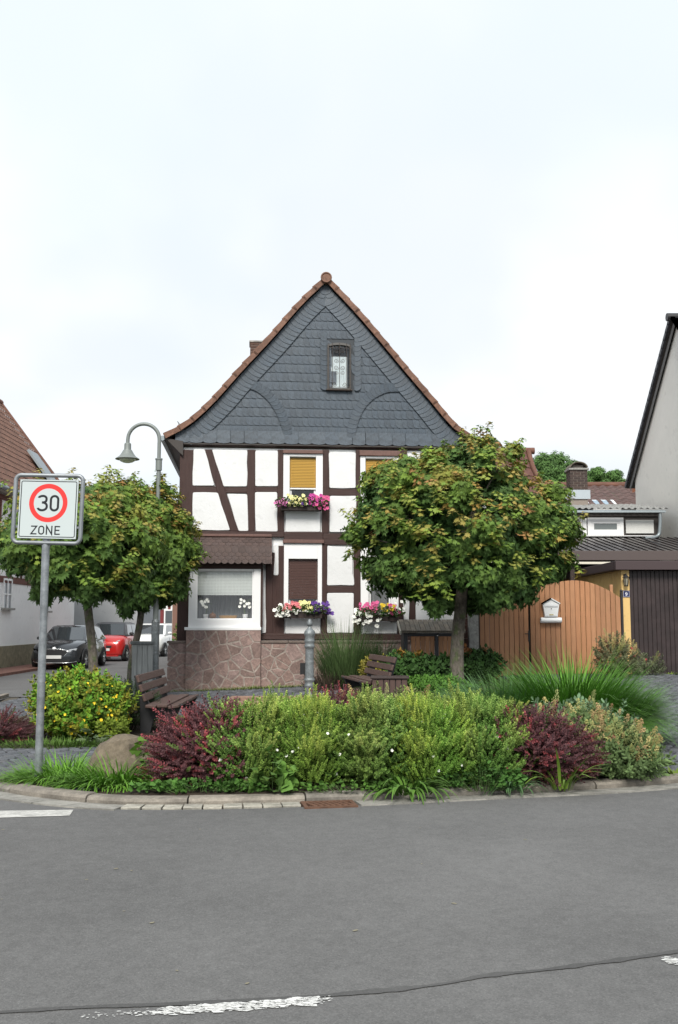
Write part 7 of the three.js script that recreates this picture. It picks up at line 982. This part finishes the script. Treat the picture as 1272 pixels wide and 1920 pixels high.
// yellow flowering shrub and its neighbours
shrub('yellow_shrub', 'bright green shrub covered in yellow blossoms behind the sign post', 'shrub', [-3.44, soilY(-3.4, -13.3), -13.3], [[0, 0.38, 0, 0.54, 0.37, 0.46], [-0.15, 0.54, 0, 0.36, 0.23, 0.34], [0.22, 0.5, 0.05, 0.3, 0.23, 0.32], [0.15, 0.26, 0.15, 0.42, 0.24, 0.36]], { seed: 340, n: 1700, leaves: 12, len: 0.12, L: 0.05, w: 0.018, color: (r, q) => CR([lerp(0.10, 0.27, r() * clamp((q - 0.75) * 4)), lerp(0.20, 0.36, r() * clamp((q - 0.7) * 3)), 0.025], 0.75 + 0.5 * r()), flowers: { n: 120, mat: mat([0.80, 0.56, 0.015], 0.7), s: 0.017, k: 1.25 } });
shrub('juniper_shrub', 'small dark green shrub between the yellow shrub and the bench', 'shrub', [-2.98, soilY(-3, -14.1), -14.1], [[0, 0.3, 0, 0.34, 0.27, 0.3], [0.1, 0.42, 0, 0.2, 0.16, 0.2]], { seed: 341, n: 900, leaves: 22, len: 0.14, L: 0.022, w: 0.005, color: (r) => CR([0.035, 0.065, 0.024], 0.6 + 0.9 * r()) });
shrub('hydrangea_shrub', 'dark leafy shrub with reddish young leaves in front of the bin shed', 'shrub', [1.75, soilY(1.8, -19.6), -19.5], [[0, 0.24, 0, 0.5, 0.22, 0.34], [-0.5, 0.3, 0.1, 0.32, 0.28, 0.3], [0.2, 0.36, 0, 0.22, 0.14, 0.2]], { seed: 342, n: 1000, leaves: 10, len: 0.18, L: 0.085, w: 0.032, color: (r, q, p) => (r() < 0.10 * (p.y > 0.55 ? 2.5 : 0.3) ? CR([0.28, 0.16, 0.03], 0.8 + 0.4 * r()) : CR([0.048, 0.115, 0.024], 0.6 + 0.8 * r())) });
shrub('hydrangea_shrub', 'dark leafy shrub with coppery tips between the maple trunk and the gate', 'shrub', [2.72, soilY(2.7, -19.9), -20.0], [[0, 0.28, 0, 0.34, 0.24, 0.34], [0.2, 0.4, 0, 0.22, 0.16, 0.22]], { seed: 343, n: 800, leaves: 10, len: 0.18, L: 0.08, w: 0.03, color: (r, q, p) => (r() < 0.16 * (p.y > 0.5 ? 2 : 0.3) ? CR([0.26, 0.11, 0.035], 0.8 + 0.4 * r()) : CR([0.045, 0.105, 0.024], 0.6 + 0.8 * r())) });
shrub('green_shrub', 'low bright green leafy plant at the foot of the big maple', 'shrub', [1.75, soilY(1.7, -17.6), -17.5], [[0, 0.13, 0, 0.5, 0.14, 0.34], [-0.35, 0.14, 0.1, 0.3, 0.14, 0.28]], { seed: 344, n: 800, leaves: 12, len: 0.15, L: 0.06, w: 0.02, color: (r) => CR([0.085, 0.20, 0.026], 0.7 + 0.6 * r()) });
shrub('yellow_leaved_plant', 'small yellow-leaved plant at the foot of the broom beside the second bench', 'plant', [0.78, soilY(0.8, -19.6), -19.5], [[0, 0.3, 0, 0.28, 0.26, 0.25]], { seed: 345, n: 260, leaves: 10, len: 0.16, L: 0.06, w: 0.02, color: (r) => CR([0.24, 0.21, 0.03], 0.7 + 0.6 * r()) });
shrub('yellow_weed', 'little yellow-green weed clump in front of the dark shrub by the bench', 'plant', [-2.92, soilY(-2.9, -13), -12.9], [[0, 0.12, 0, 0.15, 0.12, 0.14]], { seed: 346, n: 90, leaves: 9, len: 0.1, L: 0.05, w: 0.016, color: (r) => CR([0.20, 0.27, 0.03], 0.8 + 0.4 * r()) });
// fans of thin blades: grasses and broom
function bladeGeo(L, w, bend, seg = 6, twist = 0) { const g = grid(1, seg, (u, v) => { const a = bend * v, x = (u - 0.5) * w * (1 - Math.pow(v, 2.2)) * (0.6 + 0.8 * Math.min(1, v * 3)), y = bend ? L * Math.sin(a) / bend : L * v, z = bend ? L * (1 - Math.cos(a)) / bend : 0; return [x, y, z + 0.15 * Math.abs(u - 0.5) * w + twist * 0]; }); return plain(g); }
function grass(name, label, cat, base, n, rad, L, w, bends, lean, color, seed, part = 'blade_tuft', crowd = 1) {
  const t = thing(name, label, cat, base), r = rng(seed), kinds = bends.map((b, i) => bladeGeo(1, 1, b, 7)), items = kinds.map(() => []);
  for (let k = 0; k < n; k++) { const a = r() * 6.2832, q = Math.sqrt(r()), x = Math.cos(a) * q * rad[0], z = Math.sin(a) * q * rad[1], ln = (0.55 + 0.5 * r()) * L * (1.08 - 0.35 * q), tilt = lean * (0.15 + 0.85 * q) * (0.6 + 0.7 * r()), qd = new THREE.Quaternion().setFromEuler(new THREE.Euler(0, Math.PI / 2 - a + (r() - 0.5) * 1.5, 0, 'YXZ')).multiply(new THREE.Quaternion().setFromAxisAngle(V(1, 0, 0), tilt)), wid = w * (0.7 + 0.6 * r()); items[(r() * kinds.length) | 0].push({ m: place(x, rise(base[0] + x, base[2] + z) - base[1] - 0.01, z, qd, V(wid, ln, ln)), c: color(r, q) }); }
  kinds.forEach((g, i) => instances(part, g, LEAF, items[i], t)); return t;
}
const gy = (x, z) => [x, rise(x, z), z];
grass('ornamental_grass', 'tall deep green fountain grass clump in front of the board gate, the larger one', 'ornamental grass', gy(2.95, -12.75), 10500, [0.7, 0.44], 1.36, 0.0125, [0.8, 1.3, 1.9], 0.42, (r) => CR([0.10, 0.245, 0.028], 0.55 + 0.9 * r()), 401);
grass('ornamental_grass', 'paler bluish green grass clump at the maple side of the tall fountain grass', 'ornamental grass', gy(2.1, -12.7), 6000, [0.55, 0.4], 1.12, 0.0115, [0.8, 1.3, 1.9], 0.42, (r) => CR([0.11, 0.215, 0.08], 0.6 + 0.8 * r()), 402);
grass('broom_shrub', 'tall feathery green broom against the stone plinth and white panel', 'shrub', gy(0.15, -20.9), 1500, [0.34, 0.26], 1.62, 0.008, [0.1, 0.3, 0.5], 0.42, (r) => CR([0.10, 0.165, 0.055], 0.6 + 0.8 * r()), 403);
grass('broom_shrub', 'lower feathery broom below the white petunia box', 'shrub', gy(0.85, -21.2), 900, [0.3, 0.24], 1.25, 0.008, [0.1, 0.3, 0.5], 0.5, (r) => CR([0.09, 0.15, 0.05], 0.6 + 0.8 * r()), 404);
grass('dry_stems', 'bundle of dry brown stems at the foot of the broom', 'dead plant', gy(-0.25, -20.6), 420, [0.42, 0.22], 0.62, 0.012, [0.1, 0.4, 0.7], 0.55, (r) => CR([0.11, 0.085, 0.06], 0.5 + 0.9 * r()), 405);
grass('grass_tuft', 'lush green grass tuft growing between the sign post and the boulder', 'grass', gy(-2.66, -9.85), 1100, [0.5, 0.24], 0.42, 0.010, [0.8, 1.4, 2.0], 0.8, (r) => CR([0.14, 0.31, 0.03], 0.65 + 0.7 * r()), 406);
grass('grass_tuft', 'grass and weeds in front of the boulder along the kerb', 'grass', gy(-2.12, -9.56), 1300, [0.48, 0.17], 0.42, 0.011, [0.8, 1.4, 2.0], 0.8, (r) => CR([0.13, 0.29, 0.03], 0.65 + 0.7 * r()), 407);
grass('ribbon_grass', 'ribbon-leaved bright green grass leaning over the kerb near the drain grate', 'grass', gy(0.63, -9.22), 120, [0.2, 0.08], 0.52, 0.024, [1.4, 2.0, 2.6], 0.7, (r) => CR([0.10, 0.21, 0.03], 0.75 + 0.5 * r()), 408);
grass('ribbon_grass', 'single arching grass plant in front of the second red barberry', 'grass', gy(2.08, -9.42), 26, [0.06, 0.04], 0.66, 0.026, [0.9, 1.6, 2.2], 0.45, (r) => CR([0.15, 0.25, 0.03], 0.8 + 0.4 * r()), 409);
grass('ribbon_grass', 'small blue-green grass tuft at the barberry foot beside the leafy weeds', 'grass', gy(1.62, -9.38), 50, [0.1, 0.06], 0.36, 0.018, [1.0, 1.6, 2.2], 0.7, (r) => CR([0.08, 0.17, 0.06], 0.8 + 0.4 * r()), 410);
grass('grass_strip', 'ragged grass edge of the bed under the yellow shrub', 'grass', gy(-3.4, -12.55), 1900, [1.45, 0.3], 0.17, 0.007, [0.6, 1.2, 1.8], 0.9, (r) => CR([0.10, 0.19, 0.03], 0.65 + 0.7 * r()), 411).userData.kind = 'stuff';
grass('grass_strip', 'thin weedy grass under and around the bench', 'grass', gy(-2.4, -14.6), 1500, [0.65, 1.3], 0.14, 0.007, [0.6, 1.2, 1.8], 0.9, (r) => CR([0.11, 0.19, 0.03], 0.65 + 0.7 * r()), 412).userData.kind = 'stuff';
grass('grass_strip', 'short grass and moss along the foot of the stone plinth', 'grass', gy(-1.9, -21.9), 2300, [2.2, 0.28], 0.14, 0.007, [0.6, 1.2, 1.8], 0.9, (r) => CR([0.13, 0.18, 0.035], 0.65 + 0.7 * r()), 413).userData.kind = 'stuff';
grass('grass_strip', 'sparse green weeds around the sign post foot', 'grass', gy(-3.1, -9.95), 700, [0.4, 0.22], 0.13, 0.008, [0.8, 1.4, 2.0], 0.9, (r) => CR([0.11, 0.19, 0.03], 0.65 + 0.7 * r()), 414).userData.kind = 'stuff';
for (const [px, py, n, rad] of [[1240, 1425, 260, 0.15], [1265, 1445, 110, 0.12], [1225, 1412, 160, 0.12], [1258, 1268, 120, 0.2]]) { const p = onGround(px, py, 0.1 + 0.3 * (py < 1300)); grass('weed_tuft', ['low weed spreading from the bed edge onto the cobbles', 'smallest weed in the cobble joints near the kerb', 'weed tuft between the valerian and the cobbles', 'weed at the foot of the garage door'][[1240, 1265, 1225, 1258].indexOf(px)], 'weed', gy(p.x, py < 1300 ? -21.85 : p.z), n, [rad, rad * 0.6], 0.13, 0.02, [0.8, 1.4, 2.0], 1.1, (r) => CR([0.15, 0.22, 0.03], 0.7 + 0.6 * r()), px); }
// broad leaved weeds along the kerb
function weeds(name, label, base, n, rad, hgt, L, w, col, seed) { const t = thing(name, label, 'weed', base), r = rng(seed), lf = [smallLeaf(L, w), smallLeaf(L * 0.75, w * 0.9, 0.4)], items = [[], []]; for (let k = 0; k < n; k++) { const a = r() * 6.283, q = Math.sqrt(r()), y = 0.02 + hgt * r() * (1 - 0.5 * q), x = Math.cos(a) * q * rad[0], z = Math.sin(a) * q * rad[1]; items[k % 2].push({ m: place(x, y, z, aim(V(Math.cos(a) + (r() - 0.5), 0.5 * r() - 0.1, Math.sin(a) + 0.4 + (r() - 0.5)), r() * 6.28), 0.6 + 0.7 * r()), c: CR(col, 0.65 + 0.7 * r()) }); if (k % 9 === 0) mesh('stem', bar([x * 0.5, -0.02, z * 0.5], [x, y, z], 0.004, 0.002, 4), M.greenStem, t); } lf.forEach((g, i) => instances('foliage', g, LEAF, items[i], t)); return t; }
weeds('broad_leaf_weed', 'pale green broad-leaved weed standing in front of the green cinquefoils', gy(-0.62, -9.15), 60, [0.17, 0.09], 0.5, 0.13, 0.055, [0.12, 0.24, 0.045], 421);
weeds('broad_leaf_weed', 'bright green leafy weed climbing beside the boulder and red barberry', gy(-1.86, -9.86), 46, [0.17, 0.1], 0.42, 0.11, 0.045, [0.12, 0.25, 0.03], 422);
weeds('ground_ivy', 'low leafy weeds under the red barberry along the kerb', gy(-1.25, -9.14), 430, [0.62, 0.08], 0.12, 0.06, 0.025, [0.075, 0.18, 0.03], 423);
weeds('ground_ivy', 'low green weeds along the kerb under the cinquefoils by the drain', gy(0.1, -9.13), 140, [0.5, 0.09], 0.1, 0.055, 0.022, [0.09, 0.20, 0.03], 424);
weeds('nettle_patch', 'leafy green weed patch at the kerb between cinquefoils and second barberry', gy(1.33, -9.38), 520, [0.36, 0.16], 0.26, 0.06, 0.02, [0.075, 0.18, 0.035], 425);
weeds('grey_weed', 'small pale grey-leaved weed in front of the yellow shrub', gy(-3.12, -12.72), 40, [0.2, 0.12], 0.2, 0.16, 0.022, [0.20, 0.27, 0.14], 426);
// valerian: silvery leaves, buff seed heads, a few red flower heads
const seedHead = (() => { const r = rng(88), list = []; for (let k = 0; k < 60; k++) { const t = r(), a = r() * 6.28, q = 0.055 * Math.sqrt(1 - t) * (0.4 + 0.6 * r()), y = t * 0.17; list.push(new THREE.TetrahedronGeometry(0.0052 + 0.004 * r()).translate(Math.cos(a) * q, y, Math.sin(a) * q)); } for (let k = 0; k < 9; k++) { const a = k * 2.4, y = 0.01 + k * 0.016; list.push(bar([0, y, 0], [Math.cos(a) * 0.045 * (1 - k / 11), y + 0.03, Math.sin(a) * 0.045 * (1 - k / 11)], 0.0014, 0.001, 3)); } list.push(bar([0, -0.2, 0], [0, 0.16, 0], 0.003, 0.002, 4)); return join(list); })();
const redHead = (() => { const r = rng(89), list = [bar([0, -0.2, 0], [0, 0.01, 0], 0.003, 0.002, 4)]; for (let k = 0; k < 70; k++) { const d = unit(r), q = 0.03 * (0.7 + 0.35 * r()); list.push(new THREE.TetrahedronGeometry(0.006).translate(d.x * q * 1.15, d.y * q * 0.7 + 0.01, d.z * q * 1.15)); } return join(list); })();
const BUFF = [mat([0.44, 0.37, 0.15], 0.9), mat([0.36, 0.36, 0.12], 0.9), mat([0.42, 0.29, 0.14], 0.9), mat([0.30, 0.33, 0.12], 0.9)], REDS = [mat([0.50, 0.05, 0.075], 0.8), mat([0.55, 0.085, 0.14], 0.8), mat([0.44, 0.07, 0.11], 0.8)];
function valerian(label, base, lobes, n, heads, reds, seed, col = [0.13, 0.205, 0.125]) { const t = shrub('red_valerian', label, 'flowering plant', base, lobes, { seed, n, leaves: 12, len: 0.16, L: 0.055, w: 0.014, dull: true, color: (r) => CR(col, 0.6 + 0.75 * r()), stems: 14, stemMat: M.greenStem }), r = rng(seed + 1); for (const [list, N0, mats, part] of [[seedHead, heads, BUFF, 'seed_head'], [redHead, reds, REDS, 'flower_head']]) for (let k = 0; k < N0; k++) { const l = lobes[(r() * lobes.length) | 0], d = unit(r); d.y = Math.abs(d.y) * 0.9 + 0.1; if (d.z < -0.2) d.z *= -1; const m = mesh(part, list, mats[(r() * mats.length) | 0], t); m.position.set(l[0] + d.x * l[3] * 0.98, l[1] + d.y * l[4] * 0.98 + 0.02 + 0.11 * r(), l[2] + d.z * l[5] * 0.98); m.quaternion.copy(aim(V(d.x * 0.6 + (r() - 0.5) * 0.6, 1, d.z * 0.5 + 0.1 + (r() - 0.5) * 0.5), r() * 6)); m.scale.setScalar(0.55 + 0.7 * r()); } return t; }
valerian('silvery valerian with buff seed heads spilling over the kerb end of the bed', [2.66, soilY(2.7, -10.2), -10.2], [[0, 0.2, 0, 0.32, 0.2, 0.36], [0.22, 0.13, 0.1, 0.25, 0.14, 0.34], [-0.14, 0.28, -0.2, 0.22, 0.2, 0.26], [-0.2, 0.16, 0.14, 0.2, 0.16, 0.23]], 900, 150, 12, 431, [0.15, 0.225, 0.085]);
valerian('taller valerian with upright buff plumes in front of the fountain grass', [2.6, soilY(2.5, -11.0), -11.05], [[0, 0.28, 0, 0.34, 0.24, 0.28], [0.3, 0.26, 0, 0.28, 0.24, 0.28], [-0.25, 0.3, 0, 0.2, 0.22, 0.22]], 420, 34, 5, 432, [0.15, 0.24, 0.13]);
valerian('valerian with rose red flower heads in front of the litter box', [0.75, soilY(0.7, -12.6), -12.7], [[0, 0.3, 0, 0.42, 0.24, 0.3], [-0.45, 0.28, 0, 0.32, 0.22, 0.3]], 240, 22, 38, 433, [0.17, 0.2, 0.075]);
valerian('gone-over valerian with thin reddish stems against the gate and yellow post', [5.75, soilY(5.7, -20.9), -20.9], [[0, 0.42, 0, 0.3, 0.36, 0.25], [0.2, 0.35, 0, 0.25, 0.3, 0.2]], 260, 50, 12, 434, [0.16, 0.17, 0.09]);
valerian('small silvery valerian seedlings at the foot of the yellow garage post', [6.55, soilY(6.5, -21.7), -21.6], [[0, 0.14, 0, 0.45, 0.16, 0.14]], 120, 6, 2, 435, [0.17, 0.2, 0.11]);

renderer.render(scene, camera);
